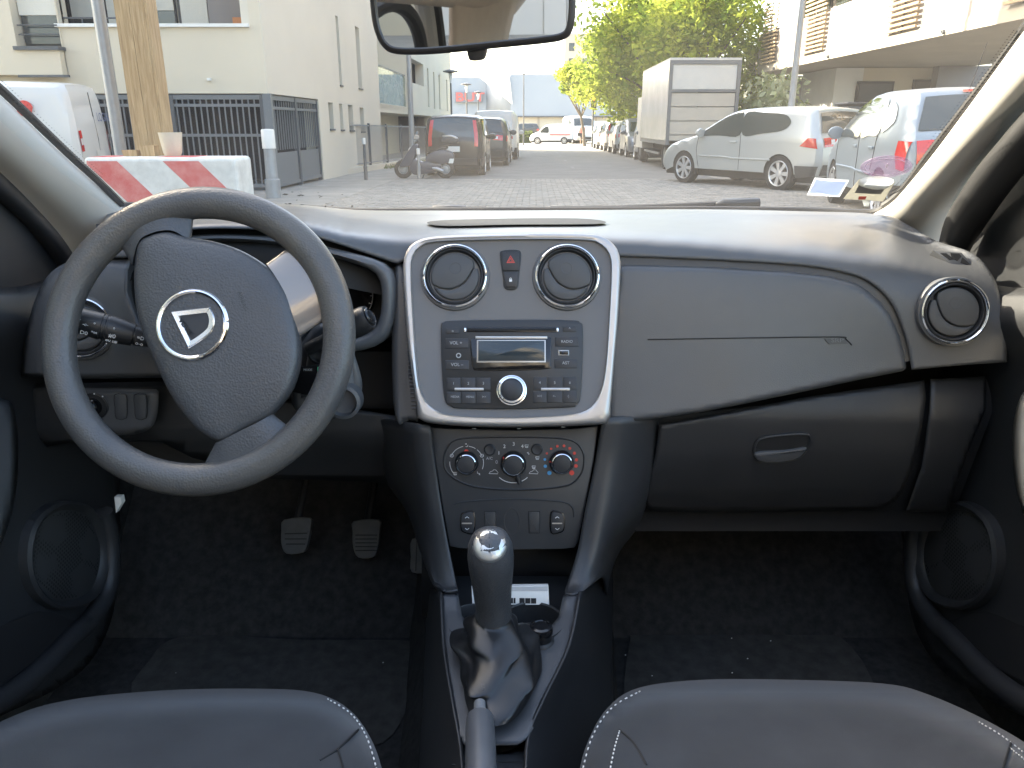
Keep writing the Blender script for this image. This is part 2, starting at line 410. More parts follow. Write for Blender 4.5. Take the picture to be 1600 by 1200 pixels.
# ribbed filler strip beside the centre panel, backing of the groove
plate("groove_backing", [(960, 385), (1000, 385), (1250, 400), (1380, 430), (1440, 480), (1440, 560), (1250, 600), (1000, 640), (960, 640)], YD, mat("groove_brown", (.060, .054, .049), .5), dash, cell=14, edge=0, back=.006, solid=.01)
plate("hood_backing", [(150, 350), (250, 346), (470, 344), (560, 362), (660, 372), (700, 420), (640, 470), (300, 400), (150, 460)], lambda x, y: YD(x, y) + .03, seam, dash, cell=20, edge=0, solid=.01)  # unseen sheet added so sky does not show through the hood gap
plate("filler_strip", smooth([(618, 418), (632, 416), (640, 440), (644, 540), (655, 650), (640, 656), (618, 655), (612, 540)], 3), lambda x, y: YD(x, y) + .006, plastic, dash, cell=12, edge=4, drop=.004)
for k in range(34):
    y = 440 + k * 6; x0 = 632 + (y - 440) * .075
    mk("rib", *(lambda a, b: (lambda m: (m.v, m.f))(MB().tube([a, b], .0011, 5)))(PY(x0 - 4, y, YD(x0, y) + .0045), PY(x0 + 8, y, YD(x0, y) + .0045)), plastic, dash)
bag = plate("airbag_panel", smooth([(977, 412), (1100, 416), (1250, 425), (1318, 436), (1351, 450), (1386, 484), (1406, 525), (1415, 560)], 4, False) + [(1416, 576)] + smooth([(1410, 580), (1330, 596), (1250, 613), (1100, 643), (985, 659)], 3, False) + [(950, 660), (950, 560), (965, 440), (965, 416)], YD, plastic, dash, cell=7, edge=9, drop=.008, solid=.01)
def seamline(name, pts, parent, r=.0009, off=-.0005, Yf=YD, m=seam): 
    V, Fc = tube_geo([PY(x, y, Yf(x, y) + off) for x, y in pts], r, 6); return mk(name, V, Fc, m, parent)
seamline("tear_seam", smooth([(1012, 530.5), (1100, 529), (1200, 527.5), (1310, 526.5), (1322, 530), (1331, 539)], 6, False), bag)
bf = Frame(PY(1308, 533, YD(1308, 533) - .001), (1, 0, 0), (0, .26, .96))
slab("airbag_badge", bf, [bf.uv(1288, 529), bf.uv(1318, 528), bf.uv(1325, 537), bf.uv(1296, 538)], -.002, .0006, mat("badge_plastic", (.04, .042, .046), .4), bag)
text("airbag_lettering", bf, *bf.uv(1308, 532), "SRP", .0075, mat("embossed_plastic", (.10, .105, .11), .4), bag, w=.0008, sx=1.5)
# ---- round air vents
def vent(px, py, Y, rpx, tilt, yaw, rot, parent, flip=1):
    o = PY(px, py, Y); ey = Vector((0, math.sin(tilt), math.cos(tilt))); ex = Vector((math.cos(yaw), math.sin(yaw), 0)); ex = (ex - ey * ex.dot(ey)).normalized()
    f = Frame(o, ex, ey); r = rpx / FPX * (o - CAM).dot(Vector((0, CP, -SP)))
    root = lathe("air_vent", f, [(r * 1.07, -.03), (r * 1.07, -.001), (r * 1.05, .0015), (r * .99, .002)], panel_grey if parent is dash and 600 < px < 1000 else plastic, parent, cap1=False)
    lathe("chrome_ring", f, [(r, -.004), (r, .004), (r * .985, .0065), (r * .95, .0075), (r * .91, .006), (r * .885, .002), (r * .88, -.01)], chrome, root, n=56, cap1=False)
    lathe("inner_ring", f, [(r * .885, -.002), (r * .87, .003), (r * .83, .004), (r * .79, .001), (r * .77, -.02), (.001, -.021)], plastic_d, root, n=48, cap1=False)
    q = f.sub(0, 0, rot, 0); rr = r * .745; A = R(196); Bn = R(28)
    up = [(rr * math.cos(a), rr * math.sin(a)) for a in [Bn + (A - Bn) * i / 22 for i in range(23)]]
    mid = [up[-1], (-rr * .58, -rr * .46), (-rr * .10, -rr * .50), (rr * .42, -rr * .22), up[0]]
    mc = smooth(mid, 5, False)
    def flip_(pts): return [(flip * x, y) for x, y in pts]
    def dome(x, y, h): return h * (1 - (x * x + y * y) / (rr * rr))
    def flap(nm, pts, h):
        seq = []
        for s_, w in ((0, -.012), (0, .000), (.0004, .0010), (.0012, .0017), (.0024, .0021)):
            seq.append((offs(pts, s_) if s_ else pts, w))
        return loops(nm, q, seq, flap_grey, root, ang=60)
    u1 = flap("flap", flip_(up[1:-1] + mc[:-1]), .004)
    lo = [(rr * math.cos(a), rr * math.sin(a)) for a in [A + R(5) + (Bn + 2 * math.pi - R(10) - A) * i / 22 for i in range(23)]]
    m2 = [(x * .985, y * .985 - r * .045) for x, y in mc][::-1]
    flap("flap", flip_(lo[1:-1] + m2[1:-1]), .003)
    c = q.sub(flip * rr * .05, rr * .34, 0, .0021)
    lathe("finger_dimple", c, [(rr * .26, .0001), (rr * .25, .0003), (rr * .16, -.0002), (.0005, -.0009)], flap_grey, u1, n=24, cap1=True)
    return root
# ---- centre panel
CF = tilted(800, 500, 1.03, R(24))
z5 = lambda pts: [(600 + x / 3.53, 340 + y / 3.53) for x, y in pts]
outer = smooth(z5([(106, 300), (112, 220), (150, 152), (240, 112), (420, 98), (700, 90), (1000, 88), (1180, 100), (1268, 150), (1302, 225), (1304, 320), (1290, 560), (1268, 820), (1250, 1040), (1236, 1128), (1100, 1142), (700, 1152), (350, 1140), (196, 1112), (180, 1030), (140, 760), (116, 480)]), 6)
inner = smooth(z5([(152, 300), (158, 225), (196, 168), (290, 137), (700, 125), (1100, 128), (1190, 150), (1240, 205), (1252, 300), (1240, 560), (1224, 800), (1195, 955), (1130, 1055), (1000, 1088), (700, 1103), (400, 1093), (275, 1055), (205, 960), (180, 780), (160, 500)]), 6)
cc = CF.uv(797, 510); NO = 120
po = polar(CF.uvs(outer), cc, NO); pi_ = polar(CF.uvs(inner), cc, NO)
def mixl(a, b, t): return [(p[0] + (q[0] - p[0]) * t, p[1] + (q[1] - p[1]) * t) for p, q in zip(a, b)]
centre = loops("centre_panel", CF, [(offs(pi_, -.001), -.03), (offs(pi_, -.001), -.002), (pi_, -.001), (offs(pi_, .004), -.0015)], panel_grey, dash)
loops("silver_frame", CF, [(po, -.03), (po, .001), (mixl(po, pi_, .12), .0045), (mixl(po, pi_, .5), .006), (mixl(po, pi_, .82), .0045), (mixl(po, pi_, .93), .005), (mixl(po, pi_, .99), .004), (pi_, -.004)], silver, dash, cap1=False, ang=50)
for vx, fl in ((711, 1), (886, -1)):
    u, v = CF.uv(vx, 432)
    vent(vx, 432, CF.p(u, v, .001).y, 50.5, R(24), 0, R(4) * fl, dash, fl)
def quad(fr, x0, y0, x1, y1, r=.002, k=3):
    a = fr.uv(x0, y0); b = fr.uv(x1, y1); return rrect((a[0] + b[0]) / 2, (a[1] + b[1]) / 2, abs(b[0] - a[0]), abs(a[1] - b[1]), r, k)
# hazard / lock switch block
blk = slab("switch_block", CF, smooth(CF.uvs(z5([(640, 210), (655, 182), (740, 180), (757, 210), (745, 320), (733, 390), (668, 392), (655, 320)])), 4), -.01, .001, radio_blk, centre, b=.0008)
slab("hazard_button", CF, CF.uvs(z5([(650, 192), (748, 190), (745, 295), (654, 296)])), 0, .0034, btn, blk, b=.0012)
slab("lock_button", CF, CF.uvs(z5([(657, 303), (742, 302), (728, 384), (672, 385)])), 0, .0028, btn, blk, b=.0012)
tri = CF.uvs(z5([(698, 212), (722, 253), (676, 254)]))
loops("hazard_triangle", CF, [(tri, .0036), (offs(tri, .0009), .0036)], red_p, blk, cap1=False)
t2 = CF.uvs(z5([(698, 226), (711, 248), (686, 249)])); loops("hazard_triangle", CF, [(t2, .0036), (offs(t2, .0006), .0036)], red_p, blk, cap1=False)
slab("lock_symbol", CF, quad(CF, *z5([(691, 343)])[0], *z5([(706, 356)])[0], .0004), .0028, .0031, white_p, blk)
lu, lv = CF.uv(*z5([(698, 342)])[0])
V, Fc = tube_geo([CF.p(lu + .0013 * math.cos(a), lv + .0016 * math.sin(a), .003) for a in [math.pi * i / 8 for i in range(9)]], .0004, 5); mk("lock_symbol", V, Fc, white_p, blk)
# ---- radio
radio = slab("car_radio", CF, smooth(CF.uvs(z5([(316, 605), (330, 580), (380, 570), (700, 564), (1030, 567), (1080, 580), (1096, 610), (1094, 800), (1082, 990), (1060, 1030), (1020, 1045), (700, 1056), (420, 1052), (370, 1040), (335, 1000), (318, 800)])), 4), -.01, .0026, radio_blk, dash, b=.0012)
def zb(x0, y0, x1, y1, name, h=.0014, r=.0014, m=btn, parent=radio, base=.002):
    a, b = z5([(x0, y0), (x1, y1)]); return slab(name, CF, quad(CF, *a, *b, r), base, base + h, m, parent, b=.0006)
def zt(x, y, s, size, m=grey_p, w=.0037, parent=radio, name="lettering", **k):
    u, v = CF.uv(*z5([(x, y)])[0]); return text(name, CF, u, v, s, size, m, parent, w=w, **k)
zb(342, 612, 418, 642, "power_button"); zb(985, 602, 1060, 632, "eject_button")
zt(380, 627, "o", .005); zt(1023, 616, "^", .006)
zb(440, 606, 962, 634, "cd_slot_bezel", h=.0012, m=gloss_blk); zb(455, 613, 950, 627, "cd_slot", h=.0002, r=.0003, m=seam, base=.0034)
for sx in (448, 956): zb(sx - 6, 610, sx + 6, 632, "slot_end_cap", h=.0008, r=.0006, m=chrome, base=.003)
zb(338, 668, 466, 722, "volume_button"); zb(336, 728, 466, 780, "aux_socket_panel", h=.0005); zb(338, 788, 470, 840, "volume_button")
zb(942, 660, 1072, 712, "radio_button"); zb(942, 718, 1072, 772, "usb_panel", h=.0005); zb(940, 780, 1066, 832, "ast_button")
zt(398, 694, "VOL +", .0062); zt(404, 813, "VOL –", .0062); zt(1008, 686, "RADIO", .0052); zt(1002, 804, "AST", .0058)
lathe("aux_socket", CF.sub(*CF.uv(*z5([(412, 762)])[0]), 0, .0025), [(.0036, .0), (.0034, .0008), (.0022, .0008), (.002, -.002)], grey_p, radio, n=16, cap1=True)
zb(960, 732, 1020, 762, "usb_socket", h=.0006, r=.0004, m=silver, base=.0025); zb(968, 738, 1016, 757, "usb_socket", h=.0003, r=.0002, m=gloss_blk, base=.0031)
disp = slab("display", CF, smooth(CF.uvs(z5([(478, 690), (500, 668), (700, 660), (900, 662), (922, 684), (918, 800), (905, 836), (700, 846), (520, 846), (492, 832), (482, 780)])), 3), .001, .0038, gloss_blk, radio, b=.0008)
zb(512, 676, 892, 802, "display_frame", h=.0008, r=.0008, m=silver, parent=disp, base=.0034); zb(520, 682, 885, 793, "screen", h=.0006, r=.0006, m=lcd, parent=disp, base=.004)
zb(505, 657, 900, 672, "trim_bar", h=.0016, r=.0006, m=silver, parent=disp, base=.0034)
for side, xs in ((0, [345, 425, 507, 590]), (1, [820, 898, 984, 1064])):
    for r_, (ya, yb) in enumerate([(880, 948), (958, 1022)]):
        for c_ in range(3):
            dy = 0 if side else 4
            zb(xs[c_] + 2, ya + dy, xs[c_ + 1] - 2, yb + dy, "preset_button", h=.0012, r=.0008)
    zb(xs[0] + 45, 940, xs[3] - 40, 955, "trim_bar", h=.0022, r=.0005, m=silver)
    y0 = 916 if not side else 912
    for c_, s_ in enumerate(("123", "456")[side]): zt((xs[c_] + xs[c_ + 1]) / 2, y0, s_, .0052)
for x, s_ in ((393, "MEDIA"), (475, "MENU"), (553, "I<<")): zt(x, 990, s_, .0040)
for x, s_ in ((857, ">>I"), (938, "<-"), (1017, "(.")): zt(x, 986, s_, .0046)
kn = CF.sub(*CF.uv(*z5([(704, 953)])[0]), 0, .0024)
lathe("volume_knob", kn, [(.0205, 0), (.0205, .001), (.019, .0015), (.0185, .009), (.0178, .0105), (.0155, .0112), (.0145, .0102), (.0143, .0085), (.0130, .0095), (.008, .0108), (.001, .0112)], chrome, radio, n=40)
lathe("knob_cap", kn, [(.0146, .0088), (.0142, .0105), (.0115, .0118), (.006, .0126), (.001, .0128)], btn, radio, n=32)
# ---- far left and far right vents and panels
vent(1490, 487, YD(1490, 487) - .004, 51, R(14), R(-6), R(-14), dash, -1)
def YL(px, py): return lerp1([(395, 1.055), (420, 1.03), (470, 1.015), (585, 1.0), (600, 1.01)], py) + (.03 * max(0, (75 - px) / 45) ** 2 if px < 75 else 0)
left_p = plate("left_vent_panel", smooth([(206, 400), (150, 400), (110, 408), (80, 425), (60, 455), (45, 500), (36, 545)], 4, False) + [(33, 588), (140, 592), (262, 590), (240, 545), (215, 500), (200, 460), (200, 425)], YL, plastic, dash, cell=7, edge=6, drop=.008)
vent(128, 512, YL(128, 512) - .003, 47, R(14), R(8), R(6), dash, 1)
# demister grille at the right end of the dash top
DF = Frame(PY(1488, 407, YD(1488, 407) - .001), (1, -.12, -.12), (0, .75, .66))
dem = slab("demister_grille", DF, DF.uvs([(1458, 398), (1502, 396), (1520, 419), (1480, 416)]), -.01, .0050, panel_grey, dash, b=.001)
slab("grille_opening", DF, DF.uvs([(1468, 402), (1477, 401), (1487, 409), (1480, 411)]), 0, .0058, seam, dem)
slab("grille_opening", DF, DF.uvs([(1483, 400), (1497, 399), (1500, 403), (1492, 411), (1484, 407)]), 0, .0058, seam, dem)
slab("grille_opening", DF, DF.uvs([(1501, 404), (1513, 416), (1496, 413)]), 0, .0058, seam, dem)
# long slot in the middle of the dash top
slot = plate("dash_top_slot", smooth([(668, 352), (690, 347), (800, 344), (900, 344), (942, 348), (930, 353), (800, 354), (700, 356)], 5), YD, seam, dash, cell=8, edge=0, solid=.002, pt=lambda x, y, Y: PY(x, y, Y) + Vector((0, -.004, .0035)))
# ---- instrument binnacle
def YB(px, py): return 1.04 - (py - 380) * .0001
rim_o = smooth([(213, 392), (250, 376), (300, 368), (350, 366), (410, 368), (463, 374), (511, 386), (560, 398), (596, 410), (613, 428), (617, 460), (613, 505), (600, 532), (572, 546), (520, 552), (400, 556), (280, 556), (215, 520), (190, 470), (192, 420)], 4)
rim_i = smooth([(226, 402), (258, 388), (302, 380), (350, 377), (410, 380), (463, 387), (508, 398), (548, 410), (578, 421), (592, 436), (596, 462), (593, 496), (582, 516), (562, 526), (520, 532), (400, 536), (285, 534), (225, 508), (205, 465), (206, 428)], 4)
BF = tilted(400, 460, 1.045, R(10))
ro = polar(BF.uvs(rim_o), BF.uv(400, 465), 96); ri = polar(BF.uvs(rim_i), BF.uv(400, 465), 96)
clus = loops("instrument_binnacle", BF, [(ro, -.06), (ro, .001), (mixl(ro, ri, .25), .007), (mixl(ro, ri, .6), .008), (mixl(ro, ri, .9), .004), (ri, -.004)], plastic, dash, cap1=False, ang=50)
loops("binnacle_recess", BF, [(ri, -.0041), ([(x * .94, y * .92) for x, y in ri], -.075)], seam, clus, cap1=True)
for gx, gy, gr in ((545, 462, 42), (420, 470, 55), (300, 470, 50)):
    g = BF.sub(*BF.uv(gx, gy, -.07), 0, -.073); r = gr / 1202 * 1.12
    lathe("gauge", g, [(r, 0), (r, .012), (r * .97, .013), (r * .95, .010), (r * .94, .002), (.001, .002)], gloss_blk, clus, n=40)
    lathe("gauge_ring", g, [(r * .955, .011), (r * .95, .0135), (r * .93, .0135), (r * .925, .011)], silver, clus, n=40, cap1=False)
    tk = MB()
    for i in range(13):
        a = R(220 - i * 20); tk.tube([g.p(r * .80 * math.cos(a), r * .80 * math.sin(a), .003), g.p(r * .9 * math.cos(a), r * .9 * math.sin(a), .003)], .0006, 4)
    tk.build("gauge_ticks", white_p, clus)
# ---- lower left: dark recess, switch panel, knee panel
def YK(px, py): return lerp1([(585, 1.05), (610, 1.035), (680, 1.03), (720, 1.06), (790, 1.12)], py)
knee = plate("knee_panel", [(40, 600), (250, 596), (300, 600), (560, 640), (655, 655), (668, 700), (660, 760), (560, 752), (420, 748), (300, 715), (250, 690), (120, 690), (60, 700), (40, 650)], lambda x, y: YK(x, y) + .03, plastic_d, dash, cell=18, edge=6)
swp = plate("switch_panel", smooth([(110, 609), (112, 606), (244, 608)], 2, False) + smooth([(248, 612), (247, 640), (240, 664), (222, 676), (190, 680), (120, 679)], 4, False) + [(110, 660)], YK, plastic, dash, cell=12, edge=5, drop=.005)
SF = tilted(180, 640, YK(180, 640) - .0005, R(2))
lathe("mirror_control_ring", SF.sub(*SF.uv(148, 634), 0, 0), [(.0195, 0), (.0195, .001), (.018, .0016), (.0165, .0004), (.0125, .0004)], radio_blk, swp, n=32)
lathe("mirror_control_knob", SF.sub(*SF.uv(146, 635), 0, 0), [(.0125, 0), (.0115, .008), (.0085, .012), (.0055, .013), (.001, .013)], gloss_blk, swp, n=28)
for dx, dy in ((-13, -14), (13, -15), (0, -19)): lathe("dot_mark", SF.sub(*SF.uv(148 + dx, 634 + dy), 0, .0012), [(.0012, 0), (.0011, .0004)], white_p, swp, n=8)
for bx in (189, 220):
    b_ = slab("blank_switch", SF, smooth(SF.uvs([(bx - 9, 618), (bx + 7, 617), (bx + 9, 634), (bx + 8, 652), (bx - 6, 653), (bx - 8, 636)]), 2), -.002, .0012, plastic, swp, b=.0006)
    ol = smooth(SF.uvs([(bx - 10, 617), (bx + 8, 616), (bx + 10, 634), (bx + 9, 653), (bx - 7, 654), (bx - 9, 636)]), 2); loops("switch_gap", SF, [(offs(ol, -.0005), .0004), (offs(ol, .0004), .0006)], seam, swp, cap1=False)
# ---- glove box
def YG(px, py): return lerp1([(590, 1.062), (620, 1.045), (660, 1.033), (700, 1.035), (760, 1.05), (810, 1.085)], py)
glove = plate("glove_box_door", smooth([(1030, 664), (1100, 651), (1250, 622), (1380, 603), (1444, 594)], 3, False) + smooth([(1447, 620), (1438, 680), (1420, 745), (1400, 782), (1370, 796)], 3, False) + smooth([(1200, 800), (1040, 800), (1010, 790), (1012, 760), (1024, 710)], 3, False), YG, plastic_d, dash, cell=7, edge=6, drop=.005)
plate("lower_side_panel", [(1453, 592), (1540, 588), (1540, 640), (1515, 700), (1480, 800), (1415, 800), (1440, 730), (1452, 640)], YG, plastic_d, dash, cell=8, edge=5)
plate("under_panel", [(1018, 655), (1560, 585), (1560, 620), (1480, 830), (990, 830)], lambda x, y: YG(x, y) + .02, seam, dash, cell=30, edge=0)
GF = tilted(1220, 700, YG(1220, 700), R(-8))
ho = smooth(GF.uvs([(1176, 708), (1180, 690), (1195, 681), (1240, 676), (1262, 677), (1266, 685), (1262, 700), (1250, 714), (1220, 722), (1185, 721)]), 4)
hd = loops("glove_box_handle", GF, [(ho, -.004), (ho, .0025), (offs(ho, .0015), .0035), (offs(ho, .003), .0022), (offs(ho, .004), .001)], plastic_d, glove)
hi = smooth(GF.uvs([(1182, 700), (1190, 686), (1240, 679), (1261, 681), (1258, 694), (1230, 701)]), 4); slab("handle_recess", GF, hi, .0005, .0016, seam, glove)
hl = smooth(GF.uvs([(1179, 706), (1225, 702), (1259, 698), (1246, 713), (1220, 720), (1187, 719)]), 4); slab("handle_lip", GF, hl, .0005, .006, plastic, glove, b=.004)
# ---- climate panel
KF = tilted(805, 720, .995, R(14))
z6 = lambda pts: [(640 + x / 4.286, 640 + y / 4.286) for x, y in pts]
clim = slab("climate_panel", KF, KF.uvs(z6([(132, 120), (300, 128), (700, 136), (1100, 128), (1266, 108), (1235, 330), (1185, 600), (1130, 880), (1108, 925), (1020, 935), (660, 940), (330, 930), (268, 915), (225, 680), (180, 400)])), -.03, 0, mat("climate_plastic", (.036, .037, .039), .42, bump=.2, bscale=900, bkind="voronoi"), dash, b=.002)  # lower panel tone kept dark, also standing in for missing cabin shade
po_ = smooth(KF.uvs(z6([(232, 360), (240, 290), (280, 222), (350, 195), (520, 188), (700, 185), (880, 188), (1040, 198), (1120, 228), (1160, 290), (1165, 350), (1150, 420), (1090, 490), (1000, 515), (850, 530), (700, 534), (560, 528), (420, 510), (320, 470), (255, 420)])), 4)
pod = loops("control_pod", KF, [(offs(po_, -.0018), -.002), (offs(po_, -.0018), .0012), (offs(po_, -.0006), .0016), (po_, .0004), (offs(po_, .002), -.0004)], radio_blk, clim)
def k6(x, y): return KF.uv(*z6([(x, y)])[0])
def knob(x, y, rpx, parent, ring=1.0):
    f = KF.sub(*k6(x, y), 0, 0); r = rpx / 4.286 / FPX * 1.115
    kk = lathe("control_knob", f, [(r * 1.22, -.001), (r * 1.2, .003), (r * 1.08, .005), (r * 1.02, .010), (r, .0125)], radio_blk, parent, n=40)
    lathe("knob_ring", f, [(r * 1.02, .0122), (r * 1.0, .0142), (r * .93, .0148), (r * .87, .0138), (r * .86, .0125)], chrome, kk, n=40, cap1=False)
    lathe("knob_face", f, [(r * .87, .0125), (r * .84, .0142), (r * .5, .0152), (.0005, .0155)], btn, kk, n=32)
    return kk
def arcline(x, y, rpx, a0, a1, wd, m, parent, name="dial_arc", w=.0003, sy=1.0):
    f = KF.sub(*k6(x, y), 0, 0); r = rpx / 4.286 / FPX * 1.115; pts = [f.p(r * math.cos(R(a0 + (a1 - a0) * i / 20)), sy * r * math.sin(R(a0 + (a1 - a0) * i / 20)), w) for i in range(21)]
    V, Fc = tube_geo(pts, wd, 5); return mk(name, V, Fc, m, parent)
k1 = knob(382, 356, 64, pod); k2 = knob(695, 362, 70, pod); k3 = knob(1017, 352, 66, pod)
arcline(382, 356, 110, 28, 52, .0004, white_p, pod); arcline(382, 356, 110, 80 + 22, 152, .0004, white_p, pod); arcline(382, 356, 110, 176, 216, .0004, white_p, pod); arcline(382, 356, 110, -22, 14, .0004, white_p, pod); arcline(382, 356, 110, 58, 82, .0004, white_p, pod)
def icon(kind, x, y):
    """small printed heater symbols drawn with thin lines (sizes in zoomed photo pixels)"""
    L = {"face": [[(-8, 10), (4, 10), (8, -2)], [(-12, -8), (-2, -8)], [(-6, -12), (-1, -8), (-6, -4)]], "feet": [[(-6, -10), (-6, 2), (6, 2), (6, 12)], [(10, 4), (10, 14), (5, 10)]], "screen": [[(-12, -8), (12, -8), (9, 8), (-9, 8), (-12, -8)], [(-4, 12), (-4, -2)], [(4, 12), (4, -2)]],
         "both": [[(-12, 0), (-4, -10), (8, -8), (12, 2), (4, 10), (-8, 8), (-12, 0)], [(-4, 0), (4, 0)]], "fan": [[(-9, -3), (0, -8), (0, 0), (8, 6), (0, 9), (0, 0), (-9, -3)]]}[kind]
    mb = MB()
    for l in L: mb.tube([KF.p(*k6(x + a, y + b_), .0003) for a, b_ in l], .00036, 4)
    mb.build("dial_symbol", white_p, pod)
for x, y, s_ in ((283, 308, "both"), (484, 308, "both"), (383, 238, "face"), (306, 428, "screen"), (460, 424, "feet")): icon(s_, x, y)
slab("pointer_mark", KF, circ(*k6(380, 280), .0033, 10), 0, .0012, red_p, pod)
for x, y, s_ in ((583, 352, "0"), (598, 291, "1"), (635, 247, "2"), (697, 231, "3"), (755, 246, "4")): text("fan_number", KF, *k6(x, y), s_, .0072, white_p if s_ != "0" else grey_p, pod, w=.0002)
text("ac_lettering", KF, *k6(535, 327), "A/C", .0055, grey_p, pod, w=.0002)
for x, y, s_ in ((784, 244, "screen"), (795, 292, "fan"), (856, 324, "screen"), (832, 385, "screen")): icon(s_, x, y)
arcline(695, 350, 138, -132, -48, .0005, white_p, pod, w=.0003); slab("pointer_mark", KF, rrect(*k6(629, 322), .0022, .0042, .0006), .004, .0062, red_p, pod)
for x0 in (562, 830):                                       # little car outlines for the recirculation lever
    q = [(x0 - 30, 428), (x0 - 22, 416), (x0 - 8, 412), (x0 + 2, 402), (x0 + 16, 404), (x0 + 24, 414), (x0 + 30, 420), (x0 + 28, 430)]
    V, Fc = tube_geo([KF.p(*k6(x, y), .0003) for x, y in q + q[:1]], .0003, 4); mk("car_symbol", V, Fc, white_p, pod)
lv = k6(720, 430); lw = k6(738, 490)
V, Fc = tube_geo([KF.p(*lv, .006), KF.p(*lw, .006)], [.0042, .0032], 10); mk("recirculation_lever", V, Fc, btn, pod)
for x, y in ((537, 268), (853, 266)): lathe("push_button", KF.sub(*k6(x, y), 0, 0), [(.0082, 0), (.0080, .0022), (.0065, .0032), (.0035, .0026), (.0005, .0024)], btn, pod, n=24)
for x, y, m_, r_ in ((936, 424, blue_p, 3.2), (909, 379, blue_p, 2.5), (906, 334, blue_p, 2.0), (919, 293, red_p, 1.7), (948, 262, red_p, 1.7), (989, 245, red_p, 2), (1034, 243, red_p, 2.1), (1073, 260, red_p, 2.2), (1104, 292, red_p, 2.4), (1117, 336, red_p, 2.5), (1114, 377, red_p, 2.8), (1086, 423, red_p, 3.8)):
    slab("temperature_dot", KF, circ(*k6(x, y), r_ * .00095, 12), 0, .0004, m_, pod)
slab("pointer_mark", KF, rrect(*k6(943, 345), .004, .002, .0006), .004, .0062, red_p, pod)
# lower switch row
ro_ = [(300, 640), (340, 622), (500, 606), (700, 600), (880, 606), (1040, 622), (1090, 660), (1100, 720)]
V, Fc = tube_geo(smooth([tuple(KF.p(*k6(x, y), -.0001)) for x, y in ro_], 5, False), .0012, 6); mk("panel_crease", V, Fc, plastic_d, clim)
for x0, fl in ((388, -1), (990, 1)):
    s_ = smooth(KF.uvs(z6([(x0 - fl * 46, 684), (x0 + fl * 20, 684), (x0 + fl * 44, 700), (x0 + fl * 50, 750), (x0 + fl * 44, 805), (x0 + fl * 18, 824), (x0 - fl * 46, 824)])), 3)
    wsw = slab("window_switch", KF, s_, -.002, .002, gloss_blk, clim, b=.0008)
    slab("switch_rocker", KF, offs(s_, .0018), .001, .0034, btn, wsw, b=.001)
    slab("switch_bar", KF, rrect(*k6(x0 - 3, 757), .0145, .0018, .0006), .003, .0042, silver, wsw)
    for yy, d in ((718, 1), (795, -1)):
        u, v = k6(x0 - 2, yy); V, Fc = tube_geo([KF.p(u - .0028, v - .001 * d, .0036), KF.p(u, v + .001 * d, .0036), KF.p(u + .0028, v - .001 * d, .0036)], .0005, 4); mk("arrow_mark", V, Fc, white_p, wsw)
for x0, fl in ((540, 1), (834, 1)):
    s_ = KF.uvs(z6([(x0 - 38, 682), (x0 + 36, 682), (x0 + 38, 750), (x0 + 34, 826), (x0 - 34, 826), (x0 - 38, 750)]))
    loops("switch_gap", KF, [(offs(s_, -.0006), .0002), (offs(s_, .0006), .0004)], seam, clim, cap1=False)
    bs = slab("blank_switch", KF, offs(s_, .0006), -.002, .0016, MATS["climate_plastic"], clim, b=.0007)
    slab("switch_facet", KF, KF.uvs(z6([(x0 - 28, 730), (x0 - 28, 818), (x0 + 26, 818)])), .0006, .0020, plastic_d, bs)
dm = circ(*k6(684, 750), .0125, 28, .0205)
loops("coin_recess", KF, [(dm, .0003), (offs(dm, .001), .0005), (offs(dm, .004), -.0004), (offs(dm, .008), -.0014)], plastic_d, clim)
for xx, yy in ((432, 126), (732, 126), (1028, 116)): slab("trim_clip", KF, rrect(*k6(xx, yy), .006, .0012, .0004), 0, .0012, grey_p, clim)
# ---- centre console
def z8(pts): return [(600 + x / 2.857, 780 + y / 2.857) for x, y in pts]
cons = wthing("centre_console", "dark grey centre console with gear gaiter opening, cup holders and tapered sides between the seats", "console", (.02, .8, .35))
pz = lambda x, y, Z: PZ(x, y, Z)
def ZC(x, y): return lerp1([(880, .665), (925, .648), (960, .635), (1050, .622), (1160, .612), (1300, .600)], y)
c_in = smooth([(687, 926), (689, 965), (692, 1010), (699, 1060), (708, 1110), (716, 1150), (728, 1166)], 4, False); c_out = smooth([(908, 926), (902, 965), (891, 1008), (873, 1050), (852, 1090), (838, 1130), (826, 1152), (808, 1164)], 4, False)
plate("console_top", c_in + c_out[::-1] + [(880, 930), (872, 965), (855, 985), (800, 975), (740, 985), (722, 962), (716, 928)], ZC, mat("console_plastic", (.058, .060, .064), .42, var=.08, vscale=8, bump=.35, bscale=900, bkind="voronoi"), cons, cell=8, edge=7, drop=-.006, solid=.008, pt=pz)
plate("cup_holder_tray", [(690, 900), (900, 900), (905, 940), (880, 1000), (720, 1000), (695, 940)], lambda x, y: .600, plastic_d, cons, cell=30, edge=0, pt=pz)
for cx, cyp, rx, ry in ((742, 972, .036, .03), (832, 972, .040, .03)):
    hf = Frame(PZ(cx, cyp, .628), (1, 0, 0), (0, 1, 0)); lathe("cup_holder", hf, [(rx * 1.06, -.001), (rx * 1.04, .003), (rx, .001), (rx * .97, -.03), (.001, -.031)], plastic_d, cons, n=40, cap1=False)
